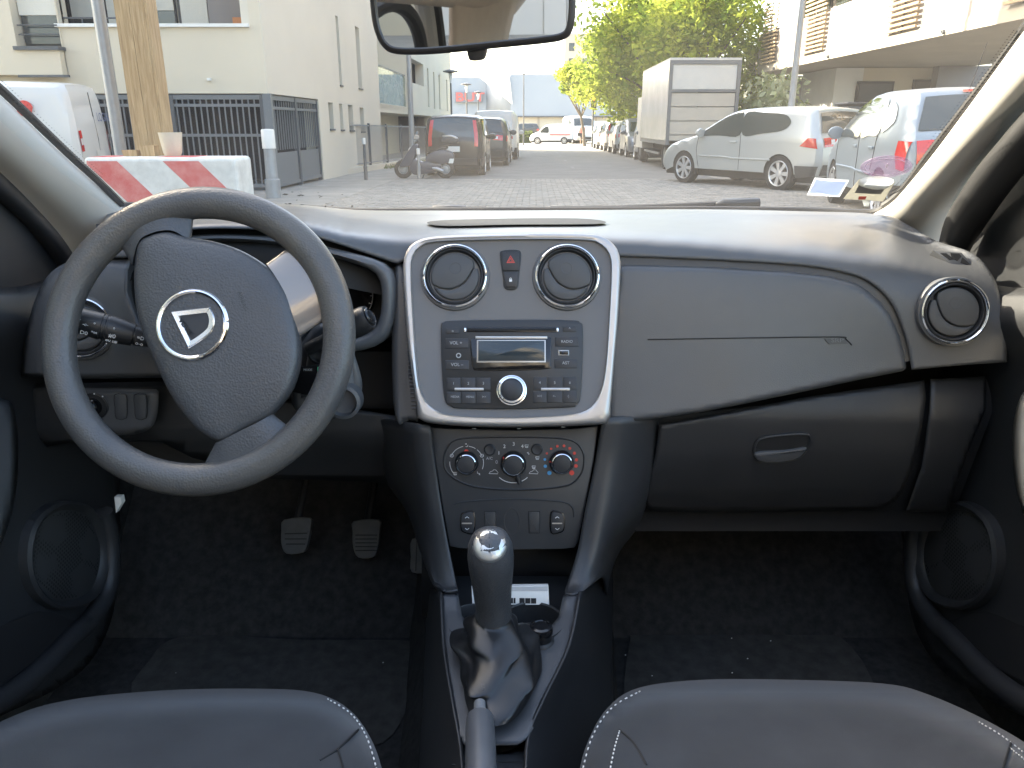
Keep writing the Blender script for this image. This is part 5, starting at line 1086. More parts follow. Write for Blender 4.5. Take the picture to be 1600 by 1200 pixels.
# street wall with its openings: built as strips between windows
def swbox(name, s0, s1, z0, z1, m, parent=lb, o0=0.0, o1=-.35):
    P = [SWp(s0, z0, o0), SWp(s1, z0, o0), SWp(s1, z0, o1), SWp(s0, z0, o1), SWp(s0, z1, o0), SWp(s1, z1, o0), SWp(s1, z1, o1), SWp(s0, z1, o1)]
    return mk(name, P, [(0, 1, 2, 3), (4, 5, 6, 7), (0, 1, 5, 4), (1, 2, 6, 5), (2, 3, 7, 6), (3, 0, 4, 7)], m, parent, smooth=False)
sg = sw(502, 220)[0]                                           # end of the gate along the street
slits = []
for px0, px1, y0, y1 in ((522, 526, 24, 134), (552.5, 558.5, 41, 139), (512, 519, 160, 202), (529, 534, 162, 203), (543, 550, 164, 204), (561, 567, 168, 206)):
    a = sw((px0 + px1) / 2, y0)[1]; b_ = sw((px0 + px1) / 2 + (y1 - y0) * .10, y1)[1]; s0 = sw(px0 + (y1 - y0) * .05, (y0 + y1) / 2)[0]; s1 = sw(px1 + (y1 - y0) * .05, (y0 + y1) / 2)[0]
    slits.append((s0, s1, b_, a))
low = sorted(slits[2:]); high = sorted(slits[:2])
def wall_strip(s_from, s_to, z0, z1, holes, m=render_w, **k):
    c = s_from
    for s0, s1, zb, zt_ in sorted(holes):
        swbox("wall", c, s0, z0, z1, m, **k); swbox("wall", s0, s1, z0, zb, m, **k); swbox("wall", s0, s1, zt_, z1, m, **k); c = s1
    swbox("wall", c, s_to, z0, z1, m, **k)
zmid = max(h[3] for h in low) + .35
wall_strip(sg, s_end1, ZB - .3, zmid, low); swbox("wall", -.0, sg, zg, zmid, render_w); wall_strip(0, s_end1, zmid, HB, high)
for s0, s1, zb, zt_ in slits:
    w = swbox("window", s0 + .005, s1 - .005, zb, zt_, frame_m, o0=-.26, o1=-.33); swbox("pane", s0 + .03, s1 - .03, zb + .05, zt_ - .03, win_m, parent=w, o0=-.24, o1=-.255); swbox("sill", s0 - .01, s1 + .01, zb - .03, zb + .01, metal_d, parent=w, o0=.03, o1=-.23)
swbox("wall", s_end1 - .35, s_end1, ZB, HB, render_w, o0=-.36, o1=-6)
# dark garage interior behind the gates
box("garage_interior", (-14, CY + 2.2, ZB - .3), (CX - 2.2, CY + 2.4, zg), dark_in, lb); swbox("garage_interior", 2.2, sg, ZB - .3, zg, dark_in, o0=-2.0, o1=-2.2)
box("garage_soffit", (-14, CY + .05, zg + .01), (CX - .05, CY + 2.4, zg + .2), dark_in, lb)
rf = MB(); rf.v = [Vector((xL, CY + .02, HB)), SWp(.02, HB), SWp(s_end1, HB), SWp(s_end1, HB, -20), Vector((xL, CY + 9, HB)), Vector((xL, CY + .02, HB + .2)), SWp(.02, HB + .2), SWp(s_end1, HB + .2), SWp(s_end1, HB + .2, -20), Vector((xL, CY + 9, HB + .2))]
rf.f = [(0, 1, 2, 3, 4), (5, 6, 7, 8, 9)] + [(i, (i + 1) % 5, (i + 1) % 5 + 5, i + 5) for i in range(5)]; rf.build("roof", metal_d, lb, smooth=False)
box("wall_lamp", (fx(314), CY - .06, FY(314, 126).z), (fx(320), CY, FY(314, 122).z), white_m, lb)
box("rear_light_block", (xL + .05, CY + 2.5, ZB - .3), (CX - 2.4, CY + 9.5, HB - .02), dark_in, lb)  # unseen block added so sun cannot leak through the hollow building
swbox("inner_light_block", 2.4, s_end1 - .02, zg + .25, HB - .02, dark_in, o0=-.7, o1=-2.6)  # unseen fill added against sun leaking in behind the street wall
swbox("inner_light_block", 2.4, s_end1 - .36, ZB - .3, zg + .24, dark_in, o0=-2.25, o1=-2.6)
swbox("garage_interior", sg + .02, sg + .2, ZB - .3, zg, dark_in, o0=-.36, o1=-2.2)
# ---- gates
def gate(name, label, P, Q, zt_, n, lower=0.0, posts=(0, 1), rails=()):
    """railings from ground point P to Q"""
    P = Vector(P); Q = Vector(Q); d = (Q - P); L = d.length; d.normalize(); o = wthing(name, label, "gate", (P.x, P.y, gz(P.y)), "garage gates")
    side = Vector((d.y, -d.x, 0))
    def bb(nm, t0, t1, z0, z1, th, m=metal_g):
        p = P + d * (t0 * L); q = P + d * (t1 * L); v = []
        for z in (z0, z1):
            for a, s_ in ((p, -1), (q, -1), (q, 1), (p, 1)): v.append(Vector((a.x, a.y, z)) + side * (s_ * th))
        return mk(nm, v, [(0, 1, 2, 3), (4, 5, 6, 7), (0, 1, 5, 4), (1, 2, 6, 5), (2, 3, 7, 6), (3, 0, 4, 7)], m, o, smooth=False)
    z0 = gz((P.y + Q.y) / 2) + .06
    for t in posts: bb("post", max(0, t - .05 / L), min(1, t + .05 / L), z0 - .06, zt_, .045, metal_d)
    for z in rails: bb("rail", 0, 1, z - .025, z + .025, .028)
    bb("rail", 0, 1, z0, z0 + .06, .03); bb("rail", 0, 1, zt_ - .08, zt_, .03)
    if lower: 
        for a, b_ in zip(posts[:-1], posts[1:]): bb("kick_panel", a + .02, b_ - .02, z0 + .06, z0 + lower, .012)
    src = None
    for i in range(n):
        t = (i + .5) / n
        if src is None: src = bb("bar", t - .012 / L, t + .012 / L, z0 + .05 + (lower or 0), zt_ - .06, .010); t0_ = t
        else: k = inst(src, o, "bar"); k.location = d * ((t - t0_) * L); k.matrix_parent_inverse = o.matrix_basis.inverted()
    return o
zgr = zg - .02
gate("garage_gate", "long grey barred garage gate facing the car under the pale building", (-11.5, CY + .06, 0), (CX - .12, CY + .06, 0), zgr, 64, 0, (0, .55, .76, 1), (zgr - .18, zgr - .70))
gate("garage_gate", "grey double gate with solid lower panels round the building corner", tuple(SWp(.10, 0, -.06)), tuple(SWp(sg - .05, 0, -.06)), zgr, 22, .62, (0, .5, 1), (zgr - .22,))
box("corner_post", (CX - .11, CY - .0, ZB - .05), (CX + .04, CY + .12, zg - .002), metal_g, lb)
# ---- second block, set back, with overhanging upper floor
lb2 = wthing("set_back_building", "set back pale apartment block with glass balcony and slit windows beyond the corner", "building", tuple(SWp(s_end1, ZB)))
zov = sw(640, 178)[1]; O2 = -.5
s_a = s_end1 + .02; s_b = 37.0
def sw2(px, py, out=O2): return sw(px, py, out)
zc = sw2(660, 180)[1]
hol = []
for px, y0, y1 in ((667, 106, 167), (676.5, 112, 170), (685, 117, 171), (697, 124, 174)):
    a, b_ = sw2(px, y0), sw2(px + 3, y1); hol.append((a[0], a[0] + .55, b_[1], a[1]))
s_log0, s_log1 = sw2(639, 120)[0], sw2(662, 120)[0]; zl0, zl1 = sw2(641, 128)[1], sw2(641, 90)[1]
hol2 = [(s_log0, s_log1, zl0, zl1)] + hol
wall_strip(s_log0 - .4, s_b, zc, HB - 1, hol2, render_w, o0=O2, o1=O2 - .4, parent=lb2)
for s0, s1, zb, zt_ in hol:
    w = swbox("window", s0, s1, zb, zt_, frame_m, parent=lb2, o0=O2 - .25, o1=O2 - .33); swbox("pane", s0 + .05, s1 - .05, zb + .05, zt_ - .05, win_m, parent=w, o0=O2 - .22, o1=O2 - .24)
swbox("loggia_back", s_log0 - .2, s_log1 + .2, zl0 - .2, zl1 + .2, render_c, parent=lb2, o0=O2 - 1.6, o1=O2 - 1.7)
swbox("wall", s_a, s_log0 - .4, zc + .3, HB - 1, render_c, parent=lb2, o0=-2.2, o1=-2.6)
swbox("wall", s_log0 - .42, s_log0 - .2, zc, HB - 1, render_w, parent=lb2, o0=O2 - .01, o1=-2.6)
swbox("ground_floor_wall", s_a, s_b - 9, ZB - .6, zc, render_c, parent=lb2, o0=-2.4, o1=-2.7); swbox("garage_door", s_a + .8, s_a + 3.6, ZB - .6, zc - .5, white_m, parent=lb2, o0=-2.32, o1=-2.38)
swbox("ground_floor_wall", s_b - 9, s_b, ZB - .8, zc, render_w, parent=lb2, o0=O2 - .02, o1=O2 - .5); swbox("soffit", s_a, s_b - 9, zc - .01, zc + .28, render_c, parent=lb2, o0=O2 - .05, o1=-2.6)
swbox("dark_doorway", s_b - 6.0, s_b - 3.5, ZB - .8, zc - .25, dark_in, parent=lb2, o0=O2 + .01, o1=O2 - .05)
swbox("end_wall", s_b - .3, s_b, ZB - 1, HB - 1, render_w, parent=lb2, o0=O2 - .5, o1=-14); swbox("roof", s_a, s_b, HB - 1, HB - .8, metal_d, parent=lb2, o0=O2 + .05, o1=-14)
swbox("inner_light_block", s_a, s_b - .32, ZB - .8, HB - 1.02, dark_in, parent=lb2, o0=-2.75, o1=-13)  # unseen fill added to stop sun shining through this block
swbox("inner_light_block", s_log1 + .22, s_b - .32, zc + .3, HB - 1.02, dark_in, parent=lb2, o0=O2 - .42, o1=-2.74)
swbox("inner_light_block", s_log0 - .18, s_log1 + .2, zl1 + .21, HB - 1.02, dark_in, parent=lb2, o0=O2 - .42, o1=-2.74)
# glass balcony
gb0, gb1 = s_a + .1, s_log0 - .5; zb0, zb1 = sw(612, 167, -1.0)[1], sw(612, 117, -1.0)[1]
swbox("balcony_floor", gb0, gb1, zb0 - .16, zb0, render_c, parent=lb2, o0=-.55, o1=-2.2)
gb_m = glass_mat("balcony_glass", (.75, .88, .86), haze=.25, hazecol=(.6, .72, .70), through=.8)
swbox("glass_balustrade", gb0, gb1, zb0 + .02, zb1, gb_m, parent=lb2, o0=-.60, o1=-.62); swbox("glass_balustrade", gb0, gb0 + .02, zb0 + .02, zb1, gb_m, parent=lb2, o0=-.64, o1=-2.1)
swbox("balustrade_rail", gb0, gb1, zb1, zb1 + .04, metal_g, parent=lb2, o0=-.58, o1=-.64); swbox("balcony_door", gb0 + 1.2, gb0 + 3.0, zb0, zb0 + 2.1, win_m, parent=lb2, o0=-2.12, o1=-2.19)
# ---- potted plants on the balcony, leaf clusters
leaf_pl = mat("plant_leaf", (.06, .09, .04), .6, col2=(.10, .13, .05), vscale=4)
def leafball(c, r, n, size, seed, sq=1.0):
    rn = random.Random(seed); mb = MB()
    for i in range(n):
        d = Vector((rn.gauss(0, 1), rn.gauss(0, 1), rn.gauss(0, 1))).normalized() * (r * rn.random() ** .45); d.z *= sq; p = Vector(c) + d
        a = Vector((rn.gauss(0, 1), rn.gauss(0, 1), rn.gauss(0, 1))).normalized(); b = a.cross(Vector((rn.random(), rn.random(), rn.random()))).normalized(); s_ = size * rn.uniform(.6, 1.3)
        mb.add([p + a * s_, p + b * s_ * .45, p - a * s_, p - b * s_ * .45], [(0, 1, 2, 3)])
    return mb
for (ss, oo, zz, r_, lab) in ((gb0 + .4, -.9, zb1 - .1, .35, "leafy plant in a dark pot on the glass balcony"), (s_log0 + .9, O2 - .5, zl0 + .15, .5, "bushy plant on the loggia ledge beyond the lamp post")):
    p = SWp(ss, zz, oo); o = wthing("potted_plant", lab, "plant", p)
    leafball(p + Vector((0, 0, .45)), r_, 160, .11, 3).build("foliage", leaf_pl, o, smooth=False); f_ = Frame(p, (1, 0, 0), (0, 1, 0)); lathe("pot", f_, [(.13, -.1), (.18, .22), (.16, .22), (.15, .1)], metal_d, o, n=18, cap0=True)
# ---- mesh fence along the pavement
fe0, fe1 = GR(512, 277), GR(682, 249); fd = (fe1 - fe0); fL = Vector((fd.x, fd.y, 0)).length; fd = Vector((fd.x, fd.y, 0)).normalized(); fs = Vector((fd.y, -fd.x, 0))
fence = wthing("mesh_fence", "grey mesh fence on a low kerb along the pavement in front of the building", "fence", fe0)
def fpt(t, z, o=0): p = fe0 + fd * t + fs * o; return Vector((p.x, p.y, gz(p.y) + z))
def fbox(nm, t0, t1, z0, z1, th, m, par=fence): return mk(nm, [fpt(t0, z0, -th), fpt(t1, z0, -th), fpt(t1, z0, th), fpt(t0, z0, th), fpt(t0, z1, -th), fpt(t1, z1, -th), fpt(t1, z1, th), fpt(t0, z1, th)], [(0, 1, 2, 3), (4, 5, 6, 7), (0, 1, 5, 4), (1, 2, 6, 5), (2, 3, 7, 6), (3, 0, 4, 7)], m, par, smooth=False)
fbox("kerb_base", 0, fL, -.1, .14, .10, render_c)
npst = 8
for i in range(npst): fbox("post", fL * i / (npst - 1) - .03, fL * i / (npst - 1) + .03, .1, 1.28, .03, metal_d)
for i in range(npst - 1):
    a, b_ = fL * i / (npst - 1), fL * (i + 1) / (npst - 1); fbox("rail", a + .03, b_ - .03, 1.20, 1.24, .015, galv); fbox("rail", a + .03, b_ - .03, .20, .23, .012, galv); mb = MB()
    k = 0
    while a + .08 + k * .07 < b_ - .05:
        t = a + .08 + k * .07; mb.tube([fpt(t, .2), fpt(t, 1.22)], .004, 4, cap=False); k += 1
    mb.build("mesh_panel", galv, fence)
gr_m = mat("weed_green", (.07, .11, .03), .8, col2=(.14, .16, .05), vscale=3)
wd = MB(); rnd = random.Random(9)
for i in range(500):
    t = rnd.uniform(fL * .35, fL); o_ = rnd.uniform(-.05, .35); p = fpt(t, 0, o_) ; a = rnd.uniform(0, 6.28); h = rnd.uniform(.04, .16)
    wd.add([p + Vector((.02 * math.cos(a), .02 * math.sin(a), 0)), p - Vector((.02 * math.cos(a), .02 * math.sin(a), 0)), p + Vector((rnd.gauss(0, .04), rnd.gauss(0, .04), h))], [(0, 1, 2)])
tag(wd.build("grass_verge", gr_m, None, smooth=False), "short weedy grass along the foot of the mesh fence", "grass", kind="stuff")
# ---- striped facade behind and to the left (seen in the mirror, shades the car)
fb = wthing("panelled_building", "tall building with vertical pale and grey panels reflected in the rear view mirror", "building", (-9, -2, .2))
pm = [mat("panel_cream", (.56, .49, .36), .8), mat("panel_grey", (.30, .31, .32), .7), mat("panel_dark", (.08, .085, .09), .5), mat("panel_white", (.68, .66, .60), .8)]
rnd = random.Random(4); y = 7.0
while y > -16:
    w_ = rnd.choice((.5, .9, 1.4, .25)); k = rnd.choice((0, 0, 3, 0, 1, 3, 2)) if w_ > .3 else 2
    box("facade_panel", (-9.4, y - w_, .1), (-9.0 + rnd.uniform(0, .15), y - .02, 13), pm[k], fb); y -= w_
x = -9.0
while x < 9:
    w_ = rnd.choice((.5, .9, 1.4, .3)); k = rnd.choice((0, 0, 3, 0, 1, 3, 2)); box("facade_panel", (x + .02, -16.4, .1), (x + w_, -16.0 + rnd.uniform(0, .15), 12), pm[k], fb); x += w_
box("roof", (-24, -17, 13), (-8.9, 7.1, 13.3), metal_d, fb)
# ================================================================== STREET THINGS
# ---- striped concrete barrier
bY = 10.0; xa, xb = PY(131, 260, bY).x, PY(369, 260, bY).x; zt_b = PY(250, 246, bY).z; zb_b = gz(bY)
barr = wthing("concrete_barrier", "concrete barrier block painted with red and white diagonal stripes", "barrier", ((xa + xb) / 2, bY, zb_b))
conc_w = mat("worn_white_paint", (.66, .66, .62), .8, var=.16, vscale=5, bump=.3, bscale=40); red_c = mat("worn_red_paint", (.58, .10, .09), .75, col2=(.66, .26, .23), vscale=4, bump=.3, bscale=40)
mk("block", *(lambda m: (m.v, m.f))(MB().box((xa, bY, zb_b), (xb, bY + .62, zt_b))), conc_w, barr, smooth=False, bevel=.05, seg=3)
def clip_poly(poly, x0, x1, z0, z1):
    def cl(p, ins, it):
        out = []
        for i in range(len(p)):
            a, b = p[i - 1], p[i]
            if ins(b):
                if not ins(a): out.append(it(a, b))
                out.append(b)
            elif ins(a): out.append(it(a, b))
        return out
    for ax, v, s_ in ((0, x0, 1), (0, x1, -1), (1, z0, 1), (1, z1, -1)):
        poly = cl(poly, lambda p: s_ * (p[ax] - v) >= -1e-9, lambda a, b: tuple(a[k] + (b[k] - a[k]) * (v - a[ax]) / (b[ax] - a[ax]) for k in (0, 1)))
        if not poly: return []
    return poly
Wd = xb - xa; Hh = zt_b - zb_b
for t0, t1 in ((-.75, -.45), (-.02, .20), (.50, .735), (1.1, 1.3)):
    p0 = xa + Wd * t0; p1 = xa + Wd * t1; q = clip_poly([(p0, zt_b), (p1, zt_b), (p1 + Hh * .95, zb_b), (p0 + Hh * .95, zb_b)], xa + .045, xb - .045, zb_b + .02, zt_b - .045)
    if len(q) > 2: V = [(x, bY - .003, z) for x, z in q] + [(x, bY + .01, z) for x, z in q]; n = len(q); mk("red_stripe", V, [tuple(range(n)), tuple(range(n, 2 * n))] + [(i, (i + 1) % n, n + (i + 1) % n, n + i) for i in range(n)], red_c, barr, smooth=False)
    if 0 <= t0 + .05 < 1: box("red_stripe", (max(xa + .05, p0 - .05), bY + .055, zt_b - .01), (p1 - .05, bY + .56, zt_b + .003), red_c, barr)
# ---- wooden post (boarded column), wedges, sack
def upright(name, label, cat, px_top, px_bot, y_bot, Y, w, m, H, parts=None):
    xm = PY(px_bot, y_bot, Y).x; o = wthing(name, label, cat, (xm, Y, gz(Y))); return o, xm
wood = bpy.data.materials.new("timber"); wood.use_nodes = True; nt = wood.node_tree; b = nt.nodes["Principled BSDF"]; b.inputs["Roughness"].default_value = .75
tc = nt.nodes.new("ShaderNodeTexCoord"); mp_ = nt.nodes.new("ShaderNodeMapping"); mp_.inputs["Scale"].default_value = (9, 9, .7); nt.links.new(tc.outputs["Object"], mp_.inputs[0]); no = nt.nodes.new("ShaderNodeTexNoise"); no.inputs["Scale"].default_value = 3; no.inputs["Detail"].default_value = 6; no.inputs["Distortion"].default_value = 1.0
nt.links.new(mp_.outputs[0], no.inputs["Vector"]); rp = nt.nodes.new("ShaderNodeValToRGB"); rp.color_ramp.elements[0].color = (.30, .19, .09, 1); rp.color_ramp.elements[1].color = (.52, .36, .19, 1); rp.color_ramp.elements[0].position = .3; rp.color_ramp.elements[1].position = .7; nt.links.new(no.outputs["Fac"], rp.inputs[0]); nt.links.new(rp.outputs[0], b.inputs["Base Color"])
wY = 11.2; o, xm = upright("wooden_post", "thick light brown timber post behind the striped barrier", "post", 208, 236, 244, wY, .36, wood, 5)
hw_ = PY(258, 244, wY).x - xm
for i in range(2): box("board", (xm - hw_ + i * hw_ + (.004 if i else 0), wY - .02, gz(wY)), (xm + i * hw_, wY + .02, 5.2), wood, o)
box("post_core", (xm - hw_ + .03, wY + .021, gz(wY)), (xm + hw_ - .03, wY + .30, 5.2), wood, o); box("side_board", (xm + hw_ + .002, wY - .015, gz(wY)), (xm + hw_ + .035, wY + .3, 5.2), wood, o)
for nm, lab, x0, x1, y0, y1 in (("timber_wedge", "small light timber wedge left of the wooden post", 200, 218, 234, 250), ("timber_wedge", "taller timber wedge leaning on the wooden post foot", 228, 245, 227, 250)):
    a = PY(x0, y1, 10.45); b_ = PY(x1, y0, 10.45); w_ = wthing(nm, lab, "timber", (a.x, 10.45, zt_b), "timber wedges"); m_ = MB(); m_.box((a.x, 10.35, zt_b), (b_.x, 10.5, b_.z)); m_.v[4] += Vector((-.02, 0, 0)); m_.v[7] += Vector((-.02, 0, -.03)); m_.build("wedge_block", wood, w_, smooth=False)
f_ = Frame((PY(269, 240, 10.4).x, 10.42, zt_b), (1, 0, 0), (0, 1, 0)); sk = wthing("paper_sack", "cream paper sack standing on the barrier beside the wooden post", "sack", f_.o); zsk = PY(269, 207, 10.4).z - zt_b
lathe("sack_body", f_, [(.09, 0), (.11, .05), (.125, zsk * .6), (.14, zsk), (.12, zsk - .04), (.09, .06)], mat("sack_paper", (.60, .54, .42), .85, var=.06, vscale=6, bump=.3, bscale=20), sk, n=18, cap0=True, sx=1.05)
# ---- poles and bollards
def pole(name, label, cat, px, py, Y, r, H, m, extra=None, group=None):
    xm = PY(px, py, Y).x; z0 = gz(Y); o = wthing(name, label, cat, (xm, Y, z0), group); V, Fc = tube_geo([(xm, Y, z0), (xm, Y, z0 + .3), (xm, Y, z0 + .31), (xm, Y, z0 + H)], [r * 1.25, r * 1.25, r, r * .85], 18); mk("pole", V, Fc, m, o); return o, xm, z0
pole("steel_pole", "grey steel pole beside the wooden post behind the barrier", "pole", 189, 240, 11.6, .088, 6, galv)
g_ = GR(428, 309); o, xm, z0 = pole("bollard", "large steel bollard with white cap in front of the corner gate", "bollard", 428, 309, g_.y, .10, 1.0, galv, group="bollards")
ztop = PY(407, 202, g_.y).z; bpy.data.objects[o.children[0].name].scale = (1, 1, 1)
bf_ = Frame((xm, g_.y, ztop - .30), (1, 0, 0), (0, 1, 0)); lathe("white_cap", bf_, [(.106, 0), (.106, .28), (.095, .30), (.02, .305)], white_m, o, n=24, cap0=True)
me = o.children[0].data
for v in me.vertices:
    if v.co.z > z0 + .5: v.co.z = ztop - .02
for px_, py_, yt_, lab in ((572, 281, 216, "thin dark bollard with white band between the gate and the scooter"), (655, 279, 232, "thin grey bollard in front of the parked scooter")):
    g_ = GR(px_, py_); o, xm, z0 = pole("bollard", lab, "bollard", px_, py_, g_.y, .035, PY(px_, yt_, g_.y).z - gz(g_.y), metal_d if px_ < 600 else galv, group="bollards"); zz = PY(px_, yt_, g_.y).z; f_ = Frame((xm, g_.y, zz - .13), (1, 0, 0), (0, 1, 0)); lathe("white_band", f_, [(.043, 0), (.043, .12), (.03, .135)], white_m, o, n=14, cap0=True)
def lamp(name, label, px, py, Y, ztop_px, r, disc, m=metal_d):
    xm = PY(px, py, Y).x; z0 = gz(Y); zt_ = PY(px, ztop_px, Y).z; o = wthing(name, label, "street lamp", (xm, Y, z0), "street lamps"); V, Fc = tube_geo([(xm, Y, z0), (xm, Y, z0 + (zt_ - z0) * .5), (xm, Y, zt_)], [r, r * .8, r * .55], 12); mk("pole", V, Fc, m, o)
    f_ = Frame((xm, Y, zt_), (1, 0, 0), (0, 1, 0)); lathe("lamp_head", f_, [(r * .5, 0), (disc * .25, .02), (disc, .08), (disc, .13), (disc * .4, .2), (.02, .22)], m, o, n=24, cap0=True)
    if disc > .2: lathe("lamp_diffuser", f_, [(r * .6, -.5), (r * 1.6, -.06), (disc * .3, .0)], white_m, o, n=16, cap1=False)
lamp("street_lamp", "tall grey lamp post in front of the set back block, left of the mirror stem", 643, 200, 24, -260, .085, .1, galv)
lamp("street_lamp", "dark disc topped street lamp at the end of the left block", 706, 200, 46, 115, .07, .42)
lamp("street_lamp", "disc topped street lamp in front of the grey warehouse sign", 730, 205, 62, 134, .07, .40)
lamp("street_lamp", "pale topped street lamp right of the grey warehouse sign", 748, 205, 74, 146, .08, .35)
lamp("street_lamp", "thin tall lamp mast before the middle of the grey warehouse", 818, 215, 66, 118, .06, .08)
lamp("street_lamp", "tall grey lamp post behind the silver hatchback on the right", 1236, 170, 19.5, -330, .085, .1, galv)
# ---- cars
glass_c = mat("car_glass", (.035, .045, .042), .05, spec=.9); tyre_m = mat("tyre", (.018, .018, .019), .8); rim_m = mat("alloy", (.62, .62, .62), .3, metal=.6); lamp_r = mat("tail_lamp_red", (.55, .02, .015), .12, coat=.8); lamp_w = mat("clear_lamp", (.72, .70, .68), .1, coat=.8); under_m = mat("car_underside", (.012, .012, .012), .9); plate_m = mat("number_plate", (.72, .72, .68), .5); trim_m = mat("black_car_trim", (.035, .037, .04), .5)
def paint(name, c, metal=.0, rough=.25): return mat(name, c, rough + .05, metal=metal, coat=.15)
GOLF = dict(prof=[(-2.03, .30), (-2.10, .50), (-2.10, .72), (-2.07, .92), (-2.00, 1.03), (-1.93, 1.20), (-1.84, 1.39), (-1.78, 1.445), (-1.3, 1.482), (-.6, 1.485), (-.1, 1.465), (.22, 1.39), (.62, 1.20), (1.02, .985), (1.40, .90), (1.78, .80), (1.98, .68), (2.09, .52), (2.10, .34), (2.0, .22)], W=1.76, belt=.95, arches=((1.30, .35), (-1.28, .35)), wr=.325,
    win=[[(.86, .985), (.60, 1.14), (.22, 1.335), (-.02, 1.40), (-.20, 1.405), (-.26, .995), (.3, .985)], [(-.33, 1.0), (-.27, 1.405), (-.7, 1.405), (-1.20, 1.37), (-1.38, 1.28), (-1.40, 1.18), (-1.24, 1.08), (-.8, 1.03)]], ws=((.28, 1.36), (.98, 1.0)), rw=(1.04, 1.38), tum=.17)
C3 = dict(prof=[(-1.90, .30), (-1.97, .52), (-1.95, .80), (-1.88, 1.0), (-1.80, 1.10), (-1.68, 1.32), (-1.58, 1.45), (-1.4, 1.505), (-.8, 1.535), (-.1, 1.525), (.35, 1.43), (.8, 1.20), (1.20, 1.0), (1.5, .90), (1.78, .76), (1.94, .58), (1.97, .38), (1.86, .22)], W=1.73, belt=.96, arches=((1.22, .34), (-1.24, .34)), wr=.315,
    win=[[(1.0, .99), (.75, 1.14), (.35, 1.36), (.05, 1.43), (-.08, 1.44), (-.14, 1.0), (.4, .98)], [(-.2, 1.0), (-.15, 1.44), (-.65, 1.44), (-.92, 1.41), (-1.0, 1.04), (-.6, 1.01)], [(-1.07, 1.06), (-1.0, 1.40), (-1.3, 1.35), (-1.42, 1.22), (-1.38, 1.14)]], ws=((.4, 1.40), (1.16, 1.02)), rw=(1.07, 1.43), tum=.17)
MPV = dict(prof=[(-1.88, .28), (-1.95, .5), (-1.94, .85), (-1.90, 1.05), (-1.80, 1.45), (-1.72, 1.56), (-1.4, 1.60), (-.7, 1.61), (0, 1.59), (.4, 1.48), (.85, 1.24), (1.25, 1.03), (1.6, .90), (1.85, .70), (1.95, .48), (1.9, .25)], W=1.70, belt=.98, arches=((1.22, .33), (-1.22, .33)), wr=.31,
    win=[[(1.0, 1.02), (.75, 1.16), (.38, 1.40), (.05, 1.49), (-.08, 1.49), (-.1, 1.03)], [(-.17, 1.03), (-.15, 1.49), (-.85, 1.50), (-.95, 1.05)], [(-1.02, 1.07), (-.95, 1.48), (-1.4, 1.45), (-1.5, 1.15)]], ws=((.44, 1.45), (1.2, 1.05)), rw=(1.02, 1.50), tum=.13)
VAN = dict(prof=[(-2.02, .32), (-2.10, .5), (-2.11, .95), (-2.07, 1.5), (-2.02, 1.76), (-1.9, 1.82), (-1.0, 1.84), (.2, 1.82), (.62, 1.72), (.95, 1.45), (1.25, 1.14), (1.6, 1.04), (1.9, .88), (2.08, .62), (2.1, .4), (2.0, .24)], W=1.82, belt=1.05, arches=((1.35, .35), (-1.3, .35)), wr=.32,
    win=[[(1.12, 1.12), (.85, 1.42), (.58, 1.60), (.30, 1.62), (.24, 1.10), (.7, 1.08)]], ws=((.66, 1.68), (1.22, 1.17)), rw=None, tum=.10)
